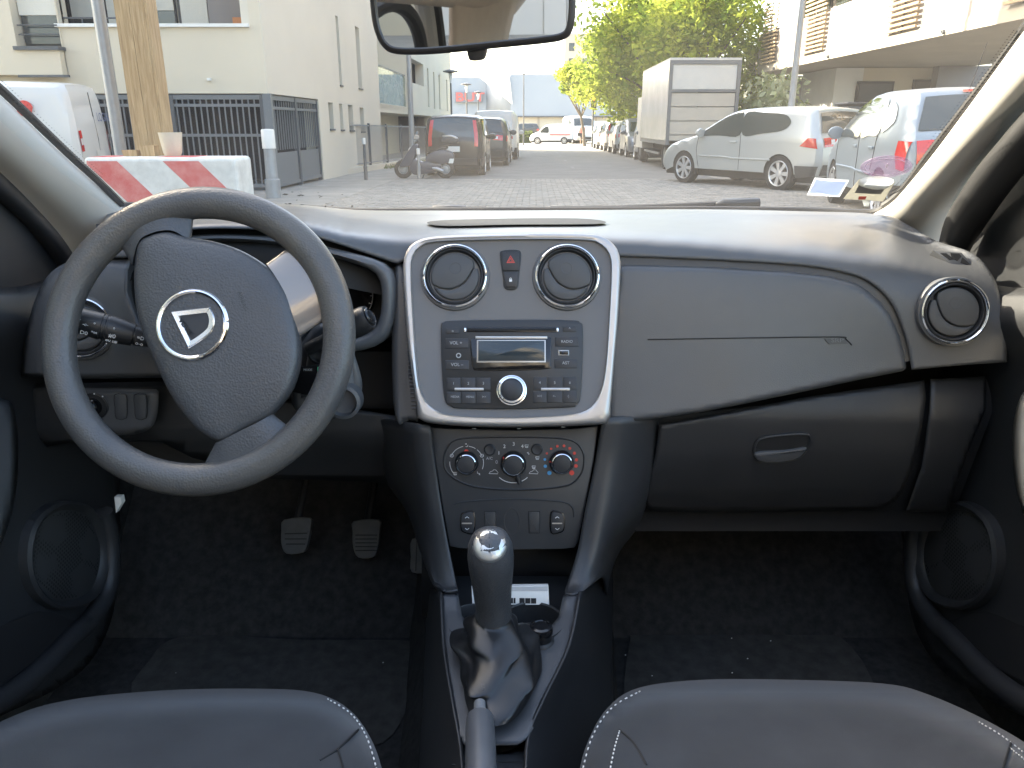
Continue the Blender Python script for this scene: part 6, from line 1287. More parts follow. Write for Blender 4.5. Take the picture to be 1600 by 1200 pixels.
def build_car(name, label, spec, paint_m, loc, heading, group=None, scale=1.0, detail=1, lights="hatch", rims=True, cat="car"):
    """heading: angle of the nose, clockwise from +Y"""
    o = thing(name, label, cat, loc, -heading, group); o.scale = (scale,) * 3
    W2 = spec['W'] / 2; belt = spec['belt']; P = spec['prof']; ztop = max(p[1] for p in P); L2 = max(p[0] for p in P)
    top = smooth(P, 5, False); bot = []
    z0 = .20
    for yc, r in spec['arches']:
        for i in range(13): a = math.pi * i / 12; bot.append((yc + r * math.cos(a), max(z0, spec['wr'] - .0 + r * math.sin(a) - .0)))
    outl = top + bot                                               # rear-bottom ... roof ... front-bottom, then arches back to the rear
    def hw(y, z):
        k = 1.0
        if z > belt: k -= spec['tum'] * ((z - belt) / (ztop - belt)) ** 1.2
        if z < .5: k -= .05 * ((.5 - z) / .3) ** 2
        k -= .10 * abs(y / L2) ** 5
        return W2 * k
    segs = [(top[i], top[i + 1]) for i in range(len(top) - 1)]
    def dist(y, z):
        b = 9
        for (ay, az), (by, bz) in segs:
            dy, dz = by - ay, bz - az; q = dy * dy + dz * dz or 1e-9; t = max(0, min(1, ((y - ay) * dy + (z - az) * dz) / q)); e = (ay + t * dy - y) ** 2 + (az + t * dz - z) ** 2
            if e < b: b = e
        return math.sqrt(b)
    RR = .11
    def sx(y, z):
        d = min(1, dist(y, z) / RR); return hw(y, z) - RR * .9 * (1 - math.sqrt(max(0, 1 - (1 - d) ** 2)))
    bm = bmesh.new(); f = bm.faces.new([bm.verts.new((y, z, 0)) for y, z in outl])
    for th in (.015, .03, .05): bmesh.ops.inset_region(bm, faces=[max(bm.faces, key=lambda q: q.calc_area())], thickness=th, use_even_offset=True)
    cell = .08 if detail else .16
    for ax in (0, 1):
        lo = min(p[ax] for p in outl) + cell; hi = max(p[ax] for p in outl)
        while lo < hi: bmesh.ops.bisect_plane(bm, geom=bm.verts[:] + bm.edges[:] + bm.faces[:], plane_co=(lo, 0, 0) if ax == 0 else (0, lo, 0), plane_no=(1, 0, 0) if ax == 0 else (0, 1, 0), dist=.001); lo += cell
    V = []; Fc = []
    bm.verts.ensure_lookup_table(); bm.verts.index_update(); base = [(v.co.x, v.co.y) for v in bm.verts]; xs_ = [sx(y, z) for y, z in base]; nb = len(base)
    for s_ in (-1, 1): V += [(s_ * x, y, z) for x, (y, z) in zip(xs_, base)]
    for fc in bm.faces:
        q = [v.index for v in fc.verts]; Fc.append(tuple(q)); Fc.append(tuple(i + nb for i in q[::-1]))
    bm.free()
    NX = 8
    def strip_pt(y, z, t, lift=0.0):
        """t in -1..1 across the car on the outline"""
        w = sx(y, z); k = 1 - t * t; c = .035 * k
        yy = y; zz = z
        if y > L2 - .5 and z < .95: yy += .10 * k * min(1, (y - (L2 - .5)) / .4)
        elif y < -L2 + .5 and z < 1.3: yy -= .06 * k * min(1, (-y - (L2 - .5)) / .4)
        if z > .75: zz += c
        return Vector((w * t, yy, zz))
    k0 = len(V)
    for y, z in top: V += [tuple(strip_pt(y, z, -1 + 2 * j / NX)) for j in range(NX + 1)]
    for i in range(len(top) - 1):
        for j in range(NX): a = k0 + i * (NX + 1) + j; Fc.append((a, a + 1, a + NX + 2, a + NX + 1))
    body = mk("body", V, Fc, paint_m, o, ang=40); wn_ = body.modifiers.new("normals", "WEIGHTED_NORMAL"); wn_.weight = 50; wn_.keep_sharp = True
    m = MB(); m.box((-W2 * .86, -L2 * .93, .18), (W2 * .86, L2 * .93, .5))
    for yc, r in spec['arches']: m.box((-W2 * .93, yc - r, .2), (W2 * .93, yc + r, .72))
    m.build("underside", under_m, o, smooth=False)
    def side_poly(nm, poly, mt, off=.010, par=o, k=4, both=True):
        for s_ in ((-1, 1) if both else (both,)):
            pp = smooth(poly, k) if k > 1 else poly; bm = bmesh.new(); bm.faces.new([bm.verts.new((y, z, 0)) for y, z in pp])
            lo = min(p[0] for p in pp) + .07
            while lo < max(p[0] for p in pp): bmesh.ops.bisect_plane(bm, geom=bm.verts[:] + bm.edges[:] + bm.faces[:], plane_co=(lo, 0, 0), plane_no=(1, 0, 0), dist=.001); lo += .07
            lo = min(p[1] for p in pp) + .05
            while lo < max(p[1] for p in pp): bmesh.ops.bisect_plane(bm, geom=bm.verts[:] + bm.edges[:] + bm.faces[:], plane_co=(0, lo, 0), plane_no=(0, 1, 0), dist=.001); lo += .05
            bm.verts.index_update(); v_ = [(s_ * (sx(v.co.x, v.co.y) + off), v.co.x, v.co.y) for v in bm.verts]; f_ = [tuple(v.index for v in q.verts) for q in bm.faces]; bm.free(); mk(nm, v_, f_, mt, par)
    for wdw in spec['win']: side_poly("side_window", wdw, glass_c)
    def top_y(z, rear):
        best = None
        for (ay, az), (by, bz) in segs:
            if min(az, bz) <= z <= max(az, bz) and abs(bz - az) > 1e-6:
                y = ay + (by - ay) * (z - az) / (bz - az)
                if best is None or (y < best if rear else y > best): best = y
        return best if best is not None else (-L2 if rear else L2)
    def end_patch(nm, x0, x1, z0_, z1_, mt, rear=True, off=.012, par=o, x0b=None, x1b=None, nz=5, nx=7):
        v_ = []; 
        for i in range(nz + 1):
            z = z0_ + (z1_ - z0_) * i / nz; y = top_y(z, rear); xa_ = x0 + ((x0b if x0b is not None else x0) - x0) * i / nz; xb_ = x1 + ((x1b if x1b is not None else x1) - x1) * i / nz
            for j in range(nx + 1): 
                t = xa_ + (xb_ - xa_) * j / nx; p = strip_pt(y, z, t); v_.append(p + Vector((0, -off if rear else off, .004)))
        f_ = [(i * (nx + 1) + j, i * (nx + 1) + j + 1, (i + 1) * (nx + 1) + j + 1, (i + 1) * (nx + 1) + j) for i in range(nz) for j in range(nx)]
        return mk(nm, v_, f_, mt, par)
    (y1, z1), (y2, z2) = spec['ws']; end_patch("windscreen", -.90, .90, z2, z1, glass_c, False, .014, x0b=-.86, x1b=.86)
    if spec['rw']: end_patch("rear_window", -.97, .97, spec['rw'][0], spec['rw'][1], glass_c, True, .016, x0b=-.93, x1b=.93)
    end_patch("rear_bumper_trim", -.98, .98, .31, .50, trim_m, True, .012); side_poly("rear_bumper_trim", [(-1.66, .26), (-2.02, .30), (-2.08, .48), (-1.64, .48)], trim_m, .012, k=1); end_patch("front_bumper_grille", -.7, .7, .30, .46, trim_m, False, .012)
    end_patch("number_plate", -.28, .28, .66, .77, plate_m, True, .016, nz=1, nx=2); end_patch("number_plate", -.28, .28, .50, .60, plate_m, False, .018, nz=1, nx=2)
    for s_ in (-1, 1):
        a, b_ = (.52, .93) if s_ > 0 else (-.93, -.52); end_patch("headlight", a, b_, .66, .78, lamp_w, False, .012)
    if lights == "hatch":
        for s_ in (-1, 1): end_patch("tail_light", s_ * .56, s_ * .99, .80, .955, lamp_r, True, .016); end_patch("reversing_light", s_ * .66, s_ * .78, .84, .92, lamp_w, True, .022)
        side_poly("tail_light", [(-1.70, .82), (-2.05, .78), (-2.0, .955), (-1.86, .965)], lamp_r, .012, k=1)
    elif lights == "c3":
        for s_ in (-1, 1): end_patch("tail_light", s_ * .72, s_ * .99, .62, .965, lamp_r, True, .016); end_patch("tail_light", s_ * .42, s_ * .72, .83, .95, lamp_r, True, .016); end_patch("reversing_light", s_ * .76, s_ * .95, .66, .74, lamp_w, True, .022)
        side_poly("tail_light", [(-1.78, .66), (-1.93, .64), (-1.90, .96), (-1.74, .97), (-1.70, .82)], lamp_r, .012, k=1); end_patch("brake_light", -.3, .3, 1.455, 1.48, lamp_r, True, .03, nz=1)
    elif lights == "tall":
        for s_ in (-1, 1): end_patch("tail_light", s_ * .87, s_ * 1.02, .80, 1.48, lamp_r, True, .024)
    elif lights == "van":
        for s_ in (-1, 1): end_patch("tail_light", s_ * .88, s_ * 1.0, .80, 1.12, lamp_r, True, .014); end_patch("reversing_light", s_ * .90, s_ * .99, .90, 1.0, lamp_w, True, .020)
    # seams, mirrors, handles
    def line(pts, r=.006): 
        for s_ in (-1, 1): V_, F_ = tube_geo([(s_ * (sx(y, z) + .001), y, z) for y, z in smooth(pts, 4, False)], r, 4); mk("door_seam", V_, F_, trim_m, o)
    fr = spec['win'][0]; rb = min(p[0] for p in fr)
    line([(rb - .02, 1.0), (rb - .03, .7), (rb - .02, .35)]); line([(fr[0][0] + .02, .95), (fr[0][0] + .06, .7), (fr[0][0] - .02, .36)])
    if len(spec['win']) > 2: line([(-.98, 1.02), (-.92, .75), (-.86, .6)])
    if detail:
        for s_ in (-1, 1): V_, F_ = tube_geo([(s_ * (sx(y, .56) + .004), y, .56 + .02 * (y > 0)) for y in [fr[0][0] - .05 + (rb - .75 - fr[0][0]) * i / 8 for i in range(9)]], .018, 6); mk("side_moulding", V_, F_, paint_m, o)
    for s_ in (-1, 1):
        y_, z_ = fr[0][0] - .10, 1.03; f_ = Frame((s_ * (sx(y_, z_) + .09), y_, z_), (1, 0, 0), (0, 0, 1)); lathe("wing_mirror", f_, [(.02, -.08), (.07, -.05), (.09, 0), (.085, .03), (.06, .035)], paint_m, o, n=14, sx=1.25)
        for dy in ([rb + .16] if len(spec['win']) < 3 else [rb + .14, -.80]): m = MB(); m.box((s_ * (sx(dy, .86) - .005) if s_ > 0 else -sx(dy, .86) - .02, dy - .09, .85), (s_ * sx(dy, .86) + .02 if s_ > 0 else -(sx(dy, .86) - .005), dy + .09, .885)); m.build("door_handle", paint_m, o, bevel=.008)
    for yc, r in spec['arches']:
        for s_ in (-1, 1):
            f_ = Frame((s_ * (W2 * .985), yc, spec['wr']), (0, s_, 0), (0, 0, 1)); wr = spec['wr']
            wl_ = lathe("wheel", f_, [(wr * .7, -.20), (wr * .97, -.19), (wr, -.16), (wr, -.04), (wr * .96, -.012), (wr * .72, -.005), (wr * .70, -.03)], tyre_m, o, n=28, cap1=False)
            lathe("rim", f_, [(wr * .71, -.012), (wr * .68, -.006), (wr * .64, -.02), (wr * .60, -.06), (.01, -.07)], trim_m if rims else rim_m, wl_, n=28)
            if rims:
                sp = MB()
                for i in range(7):
                    a = 2 * math.pi * i / 7; ca, sa = math.cos(a), math.sin(a); pts = []
                    for rr_, ww in ((wr * .10, wr * .08), (wr * .66, wr * .13)):
                        for e in (-1, 1): pts.append((rr_ * ca - e * ww * sa, rr_ * sa + e * ww * ca))
                    sp.add([f_.p(*q, -.02) for q in pts] + [f_.p(*q, -.05) for q in pts], [(0, 2, 3, 1), (4, 5, 7, 6), (0, 4, 6, 2), (1, 3, 7, 5), (2, 6, 7, 3)])
                sp.build("spokes", rim_m, wl_, smooth=False); lathe("hub_cap", f_, [(wr * .2, -.05), (wr * .19, -.012), (wr * .05, -.008)], rim_m, wl_, n=16)
                lathe("rim_lip", f_, [(wr * .72, -.008), (wr * .70, -.001), (wr * .66, -.004), (wr * .64, -.02)], rim_m, wl_, n=28, cap1=False)
    return o
# silver three-door hatchback: wheel contact points give place and heading
pr1 = GR(1214, 298)
ba = None
for i in range(-120, 1):
    a = R(i); q = pr1 + Vector((math.sin(a), math.cos(a), 0)) * 2.58; dd = abs(800 + FPX * q.x / (q.y * CP - (gz(q.y) - CAM.z) * SP) - 1068)
    if ba is None or dd < ba[0]: ba = (dd, q)
pf1 = ba[1]; pf1.z = gz(pf1.y); sil = paint("silver_paint", (.44, .455, .44), .25)
def place(front, rear, spec, side):
    """ground points under the near-side wheels -> centre, heading"""
    d = (front - rear); d.z = 0; d.normalize(); h = math.atan2(d.x, d.y); n = Vector((d.y, -d.x, 0)) * side
    yc = (spec['arches'][0][0] + spec['arches'][1][0]) / 2; c = (front + rear) / 2 + n * (spec['W'] / 2 * .95) - d * yc; return Vector((c.x, c.y, gz(c.y))), h, (front - rear).length
loc, hd, wbl = place(pf1, pr1, GOLF, 1); print("hatch wheelbase", wbl, "heading", math.degrees(hd), loc)
build_car("parked_hatchback", "silver three door hatchback parked across the right side facing left", GOLF, sil, loc, hd, "cars parked on the right", wbl / 2.58)
loc3 = Vector((5.50, 10.75, 0)); loc3.z = gz(loc3.y)
c3 = build_car("parked_hatchback", "silver blue five door hatchback with red tail light, nearest car on the right", C3, paint("silver_blue_paint", (.26, .31, .35), .2, .36), loc3, R(9.6), "cars parked on the right", 1.0, lights="c3")
V, Fc = tube_geo([(0, -1.25, 1.53), (0, -1.52, 2.0)], [.008, .003], 6); mk("aerial", V, Fc, trim_m, c3)
end = GR(1110, 262)
build_car("parked_hatchback", "small white hatchback behind the silver three door car", C3, paint("white_paint_car", (.70, .69, .66)), Vector((6.1, 19.3, gz(19.3))), R(-4), "cars parked on the right", .95, detail=0)
# left row
bl_p = paint("black_paint", (.018, .017, .018), 0, .2)
build_car("parked_minivan", "black minivan with tall red tail lights parked behind the scooter on the left", MPV, bl_p, Vector((PY(722, 250, 21.6).x - .05, 21.6, gz(21.6))), R(1.7), "cars parked on the left", .90, lights="tall")
build_car("parked_car", "dark car parked just ahead of the black minivan on the left", GOLF, paint("dark_grey_paint", (.06, .065, .07)), Vector((along(-1.72, 27.5), 27.5, gz(27.5))), R(1.7), "cars parked on the left", 1.0, detail=0)
build_car("parked_van", "white van, furthest vehicle of the left parked row", VAN, MATS["white_paint_car"], Vector((along(-1.6, 33.5), 33.5, gz(33.5))), R(1.7), "cars parked on the left", 1.0, detail=0, lights="van")
# right row beyond the truck
cols = [("dark_blue_paint", (.05, .07, .10), "dark blue car parked first beyond the box truck", C3), ("grey_paint", (.22, .23, .24), "grey car parked second beyond the box truck", MPV), ("pale_silver", (.55, .56, .56), "pale silver car parked third beyond the box truck", GOLF), ("silver_far", (.48, .49, .50), "silver car with red lights parked fourth beyond the box truck", MPV), ("white_far", (.68, .67, .65), "white car parked last in the row beside the traffic light", C3)]
for i, (n_, c_, lab, sp_) in enumerate(cols):
    Y = 30.5 + i * 5.6; build_car("parked_car", lab, sp_, paint(n_, c_, .2), Vector((along(4.75, Y), Y, gz(Y))), R(1.7) + (math.pi if i in (0, 1) else 0), "cars parked on the right", 1.0, detail=0, lights="tall" if sp_ is MPV else "hatch")
# white van crossing at the end of the street, dark car behind the hedge
vn = build_car("delivery_van", "white delivery van with a red stripe turning at the far end of the street", VAN, MATS["white_paint_car"], Vector((PY(862, 220, 74).x, 74, gz(74))), R(-82), None, .92, detail=0, lights="van")
box("red_stripe", (-.965, -1.9, .86), (-.925, .1, .93), red_p, vn)
build_car("parked_car", "dark car seen over the hedge at the far end of the street", GOLF, MATS["dark_grey_paint"], Vector((PY(812, 215, 86).x, 86, gz(86) + .4)), R(-90), None, 1.0, detail=0)
# white panel van on the left behind the barrier
pvl = build_car("panel_van", "white panel van with a red round badge parked behind the barrier on the left", VAN, MATS["white_paint_car"], Vector((-8.62, 12.5, gz(12.5))), R(-100), None, .95, lights="van")
V = [(-.905, y, z) for y, z in circ(-1.47, 1.45, .12, 20, .12)]; mk("red_badge", V, [tuple(range(20))], red_p, pvl, solid=.004)
V, Fc = tube_geo(smooth([(-.912, -1.55, .9), (-.912, -1.57, 1.35), (-.885, -1.45, 1.56), (-.88, -.1, 1.62)], 5, False), .008, 5); mk("panel_groove", V, Fc, mat("van_groove", (.4, .4, .39), .5), pvl)
text("door_lettering", Frame((.42, -2.15, 1.33), (1, 0, 0), (0, .08, 1)), 0, 0, "LOGIN", .20, mat("van_blue_print", (.12, .16, .30), .5), pvl, w=.02)
for xx_ in (.0,): V, Fc = tube_geo([(xx_, -2.165, .5), (xx_, -2.17, 1.0), (xx_, -2.12, 1.72)], .008, 4); mk("door_seam", V, Fc, trim_m, pvl)
# ---- box truck
tY = 22.6; tx0, tx1 = PY(1043, 170, tY).x, PY(1153, 170, tY).x; zt0 = PY(1100, 206, tY).z; zt1 = PY(1100, 90, tY).z; zg_ = gz(tY)
tk = wthing("box_truck", "white box truck with roller rear door and reflective side parked on the right", "truck", ((tx0 + tx1) / 2, tY, zg_))
tw = mat("truck_white", (.62, .61, .57), .4, var=.05, vscale=2); ts = mat("truck_side_grey", (.42, .43, .43), .18, metal=.2, var=.12, vscale=1.2)
Lt = 5.6; dxs = SD.x * Lt
def trbox(nm, x0, x1, y0, y1, z0, z1, m, par=tk):
    sk_ = lambda y: SD.x * (y - tY); V = [(x0 + sk_(y0), y0, z0), (x1 + sk_(y0), y0, z0), (x1 + sk_(y1), y1, z0), (x0 + sk_(y1), y1, z0), (x0 + sk_(y0), y0, z1), (x1 + sk_(y0), y0, z1), (x1 + sk_(y1), y1, z1), (x0 + sk_(y1), y1, z1)]
    return mk(nm, V, [(0, 3, 2, 1), (4, 5, 6, 7), (0, 1, 5, 4), (1, 2, 6, 5), (2, 3, 7, 6), (3, 0, 4, 7)], m, par, smooth=False)
zf = zg_ + .82
trbox("box_side", tx0, tx0 + .05, tY + .08, tY + Lt, zf, zt1 - .06, ts); trbox("box_side", tx1 - .05, tx1, tY + .08, tY + Lt, zf, zt1 - .06, ts); trbox("box_roof", tx0, tx1, tY + .01, tY + Lt, zt1 - .058, zt1, tw); trbox("box_floor", tx0 + .01, tx1 - .01, tY + .03, tY + Lt, zf - .12, zf - .005, metal_g)
trbox("box_front", tx0 + .06, tx1 - .06, tY + Lt - .06, tY + Lt - .01, zf, zt1 - .07, tw)
for xx_ in (tx0, tx1 - .09): trbox("rear_post", xx_ - .003, xx_ + .093, tY, tY + .075, zf - .12, zt1 - .062, metal_g)
trbox("rear_header", tx0 + .095, tx1 - .095, tY + .005, tY + .07, zt1 - .16, zt1 - .062, metal_g); trbox("upper_panel", tx0 + .10, tx1 - .10, tY + .04, tY + .07, zt1 - .80, zt1 - .165, tw); trbox("rear_rail", tx0 + .095, tx1 - .095, tY + .002, tY + .07, zt1 - .88, zt1 - .805, metal_g)
zz = zt1 - .885; 
while zz > zf - .1: trbox("door_slat", tx0 + .10, tx1 - .10, tY + .03, tY + .06, max(zf - .1, zz - .36), zz - .012, mat("roller_door_beige", (.52, .48, .41), .6, var=.06, vscale=2)); zz -= .37
trbox("chassis_beam", tx0 + .5, tx0 + .62, tY + .2, tY + Lt + 1.6, zf - .35, zf - .125, under_m); trbox("chassis_beam", tx1 - .62, tx1 - .5, tY + .2, tY + Lt + 1.6, zf - .35, zf - .125, under_m); trbox("rear_bumper", tx0 + .1, tx1 - .1, tY + .05, tY + .15, zf - .42, zf - .30, metal_d)
trbox("cab", tx0 + .1, tx1 - .1, tY + Lt + .1, tY + Lt + 1.8, zf - .35, zf + 1.35, tw); trbox("side_guard", tx0 + .03, tx0 + .07, tY + 1.4, tY + Lt - 1, zf - .42, zf - .36, metal_g)
for s_, xx_ in ((-1, tx0 + .16), (1, tx1 - .16)):
    for yy_ in (tY + 1.0, tY + Lt + .9):
        f_ = Frame((xx_ + SD.x * (yy_ - tY), yy_, zg_ + .40), (0, s_, 0), (0, 0, 1)); w_ = lathe("wheel", f_, [(.25, -.25), (.38, -.24), (.40, -.2), (.40, 0), (.38, .03), (.25, .03), (.24, 0), (.02, -.02)], tyre_m, tk, n=24); lathe("rim", f_, [(.24, .01), (.2, .0), (.1, .03), (.02, .03)], metal_g, w_, n=20)
# ---- scooter
sY = GR(650, 278).y - .1; sx_ = lambda px: PY(px, 260, sY).x; zg_ = gz(sY); sc_ = .72
sct = wthing("motor_scooter", "dark blue motor scooter with windshield and top box parked left of the black minivan", "scooter", (sx_(655), sY, zg_))
sp_m = paint("scooter_navy", (.035, .045, .07)); scp = lambda px, py, o=0: PY(px, py, sY + o)
def zpx(pts): return [(610 + x / 8, 180 + y / 8) for x, y in pts]
def sbody(nm, pts, m, w, b=.03): 
    fr_ = Frame(scp(655, 250), (1, 0, 0), (0, 0, 1)); return slab(nm, fr_, smooth(fr_.uvs(zpx(pts)), 3), -w, w, m, sct, b=b)
for cx_, cy_ in ((165, 700), (690, 700)):
    c = scp(*zpx([(cx_, cy_)])[0]); c.z = zg_ + .21; f_ = Frame(c, (1, 0, 0), (0, 0, 1)); w_ = lathe("wheel", f_, [(.12, -.06), (.19, -.06), (.215, -.03), (.215, .03), (.19, .06), (.12, .06), (.11, .03), (.02, .03)], tyre_m, sct, n=26); lathe("rim", f_, [(.12, .05), (.1, .06), (.08, .03), (.02, .05)], galv, w_, n=18)
sbody("front_fairing", [(120, 640), (170, 540), (240, 430), (300, 360), (350, 380), (330, 480), (280, 600), (220, 640)], sp_m, .14); sbody("footboard_body", [(240, 640), (290, 540), (400, 580), (470, 560), (560, 560), (640, 600), (620, 680), (500, 720), (300, 740)], sp_m, .13); sbody("rear_body", [(440, 560), (500, 470), (640, 430), (770, 460), (790, 540), (700, 600), (560, 620)], sp_m, .13); sbody("seat", [(450, 480), (560, 440), (680, 385), (720, 400), (680, 440), (540, 480)], mat("scooter_seat", (.025, .025, .027), .6), .12)
sbody("top_box", [(640, 300), (660, 265), (780, 262), (840, 290), (835, 340), (700, 350), (645, 335)], mat("top_box_grey", (.05, .05, .052), .4), .15); sbody("top_box_lid_strip", [(655, 255), (760, 250), (835, 280), (830, 296), (750, 268), (658, 268)], silver, .152)
sbody("windshield", [(290, 350), (310, 280), (330, 210), (345, 215), (335, 290), (315, 360)], glass_mat("scooter_screen", (.8, .85, .85), haze=.2), .16, b=.004); sbody("headlight", [(225, 430), (250, 400), (270, 430), (245, 460)], lamp_w, .10)
V, Fc = tube_geo([scp(*p, 0) for p in zpx([(190, 690), (260, 480), (320, 340), (345, 320)])], .022, 8); mk("fork", V, Fc, metal_d, sct); V, Fc = tube_geo([scp(*zpx([(335, 325)])[0], o) for o in (-.3, 0, .3)], .016, 8); mk("handlebar", V, Fc, metal_d, sct)
for o in (-.33, .33): f_ = Frame(scp(*zpx([(330, 310)])[0], o) + Vector((0, 0, .06)), (1, 0, 0), (0, .0, 1)); lathe("rear_view_mirror", f_, [(.03, -.01), (.055, 0), (.05, .012)], silver, sct, n=14)
V, Fc = tube_geo([scp(*p, -.18) for p in zpx([(520, 660), (580, 670), (660, 700)])], [.02, .045, .05], 12); mk("exhaust", V, Fc, silver, sct); pl_f = Frame(scp(*zpx([(762, 572)])[0], -.15), (1, 0, 0), (.25, 0, .95)); slab("number_plate", pl_f, rrect(0, 0, .11, .11, .01), 0, .01, plate_m, sct)
V, Fc = tube_geo([scp(*p, -.05) for p in zpx([(430, 720), (400, 790)])], .014, 8); mk("side_stand", V, Fc, metal_d, sct)
# ---- far end: grey warehouse, hedge, pale blocks
wY_ = 100.0; wh = wthing("warehouse", "grey clad warehouse with beige base and red lettered sign closing the street", "building", (0, wY_, gz(wY_)))
wx = lambda px, Y=wY_: PY(px, 180, Y).x; wz = lambda py, Y=wY_: PY(800, py, Y).z; clad = mat("grey_cladding", (.36, .39, .42), .55, var=.03, vscale=.3)
zm = wz(181); box("clad_wall", (wx(640, 100), wY_, zm), (wx(760, 100), wY_ + 20, wz(121)), clad, wh); box("clad_wall", (wx(798, 96), 96, zm - .1), (wx(1150, 96), 118, wz(116, 96)), clad, wh)
mk("sunlit_wedge", [(wx(748), 99.3, wz(119)), (wx(796, 96), 95.7, wz(116.5, 96)), (wx(801, 96), 95.7, wz(163, 96))], [(0, 1, 2)], white_m, wh, smooth=False, solid=.05)  # white triangle paints the sunlit wedge on the far wall
mk("clad_wall", [(wx(760), 100, zm), (wx(798, 96), 96.0, zm), (wx(798, 96), 96.0, wz(118, 96)), (wx(760), 100, wz(121))], [(0, 1, 2, 3)], clad, wh, solid=.2)
box("base_wall", (wx(640), wY_ + .4, gz(wY_) - 1), (wx(770), wY_ + 15, zm - .01), render_c, wh); box("base_wall", (wx(780, 96), 96.4, gz(wY_) - 1), (wx(1150, 96), 112, zm - .11), render_c, wh); box("edge_trim", (wx(798, 96), 95.8, zm - .2), (wx(1150, 96), 95.99, zm - .05), metal_d, wh)
for px_ in (840, 880, 930): box("base_pilaster", (wx(px_, 96), 96.25, gz(wY_)), (wx(px_, 96) + .25, 96.399, zm - .12), mat("pilaster_beige", (.45, .38, .30), .8), wh)
sg_ = box("sign_board", (wx(712), wY_ - .4, wz(160)), (wx(754), wY_ - .02, wz(144)), mat("sign_grey", (.25, .26, .28), .5), wh); text("sign_lettering", Frame(((wx(712) + wx(754)) / 2 + .15, wY_ - .41, wz(152.5)), (1, 0, 0), (0, 0, 1)), 0, 0, "BUT", 1.4, mat("faded_red", (.60, .17, .15), .6), wh, sx=1.35, bold=.03, w=.02)
hm = mat("hedge_green", (.10, .16, .03), .8, col2=(.20, .24, .05), vscale=2)
def hedge(label, x0, x1, y, h, seed):
    rn = random.Random(seed); o = wthing("hedge", label, "hedge", ((x0 + x1) / 2, y, gz(y)), "hedges"); mb = MB()
    for i in range(int((x1 - x0) * 160)):
        p = Vector((rn.uniform(x0, x1), y + rn.uniform(-.4, .4), gz(y) + rn.random() ** .6 * h)); a = Vector((rn.gauss(0, 1), rn.gauss(0, 1), rn.gauss(0, 1))).normalized(); b_ = a.cross(Vector((rn.random(), .3, rn.random()))).normalized(); s_ = .13; mb.add([p + a * s_, p + b_ * s_, p - a * s_, p - b_ * s_], [(0, 1, 2, 3)])
    mb.build("foliage", hm, o, smooth=False); box("inner_shade_core", (x0 + .1, y - .25, gz(y)), (x1 - .1, y + .25, gz(y) + h * .75), mat("hedge_shade", (.03, .05, .012), .9), o)  # dark green box inside paints the inner shade of the hedge
hedge("low bright green hedge left of the white delivery van", wx(796, 80), wx(832, 80), 80, 1.1, 1); hedge("low green hedge right of the white delivery van", wx(888, 80), wx(912, 80), 80, 1.0, 2)
def block(label, px0, px1, ptop, Y, rows, cols_, m):
    o = wthing("apartment_tower", label, "building", (PY((px0 + px1) / 2, 150, Y).x, Y, gz(Y)), "far apartment towers"); x0, x1 = PY(px0, 100, Y).x, PY(px1, 100, Y).x; zt_ = PY(800, ptop, Y).z; box("wall", (x0, Y, gz(Y) - 2), (x1, Y + 12, zt_), m, o); box("roof", (x0 + .3, Y + .5, zt_ + .01), (x1 - .3, Y + 11, zt_ + .6), m, o)
    for r_ in range(rows):
        for c_ in range(cols_):
            xx_ = x0 + (x1 - x0) * (c_ + .5) / cols_; z_ = zt_ - 1.9 - r_ * 2.9; w_ = box("window", (xx_ - .55, Y - .06, z_ - .8), (xx_ + .55, Y - .01, z_ + .7), frame_m, o); box("pane", (xx_ - .48, Y - .08, z_ - .72), (xx_ + .48, Y - .065, z_ + .62), win_m, w_)
pb = mat("tower_peach", (.60, .50, .38), .9); block("pale peach apartment tower right of the mirror, above the trees", 882, 925, 57, 170, 5, 2, pb); block("pale apartment tower partly behind the big tree crowns", 923, 985, 46, 180, 6, 3, pb)
sheet("far_wall_ground", [(-40, 82), (40, 82), (40, 96), (-40, 96)], pave_m, .006)
box("white_hoarding", (wx(925, 84), 84, gz(84)), (wx(1060, 84), 84.2, gz(84) + 2.1), white_m); tag(bpy.data.objects["white_hoarding"], "pale hoarding wall behind the far parked cars", "wall")
# parked white lorry end behind the person
bxv = build_car("parked_van", "white van standing behind the pedestrian at the far right corner", VAN, MATS["white_paint_car"], Vector((PY(906, 215, 78).x, 78.5, gz(78))), R(170), None, 1.35, detail=0, lights="van")
# ---- traffic light
tlx = PY(926, 200, 58).x; tl = wthing("traffic_light", "traffic light showing red at the end of the right hand row of cars", "traffic light", (tlx, 58, gz(58))); V, Fc = tube_geo([(tlx, 58, gz(58)), (tlx, 58, PY(926, 155, 58).z)], .07, 10); mk("pole", V, Fc, metal_d, tl)
box("signal_head", (tlx - .2, 57.75, PY(926, 170, 58).z), (tlx + .2, 58.1, PY(926, 151, 58).z), mat("signal_black", (.02, .02, .02), .6), tl)
for i in range(3):
    f_ = Frame((tlx, 57.74, PY(926, 154 + i * 5.6, 58).z), (1, 0, 0), (0, 0, 1)); lathe("signal_lens", f_, [(.11, 0), (.10, .02), (.01, .03)], mat("signal_red_lit", (.9, .15, .05), .4, emit=((1, .22, .05), 3)) if i == 0 else mat("signal_off", (.05, .05, .04), .3), tl, n=14)
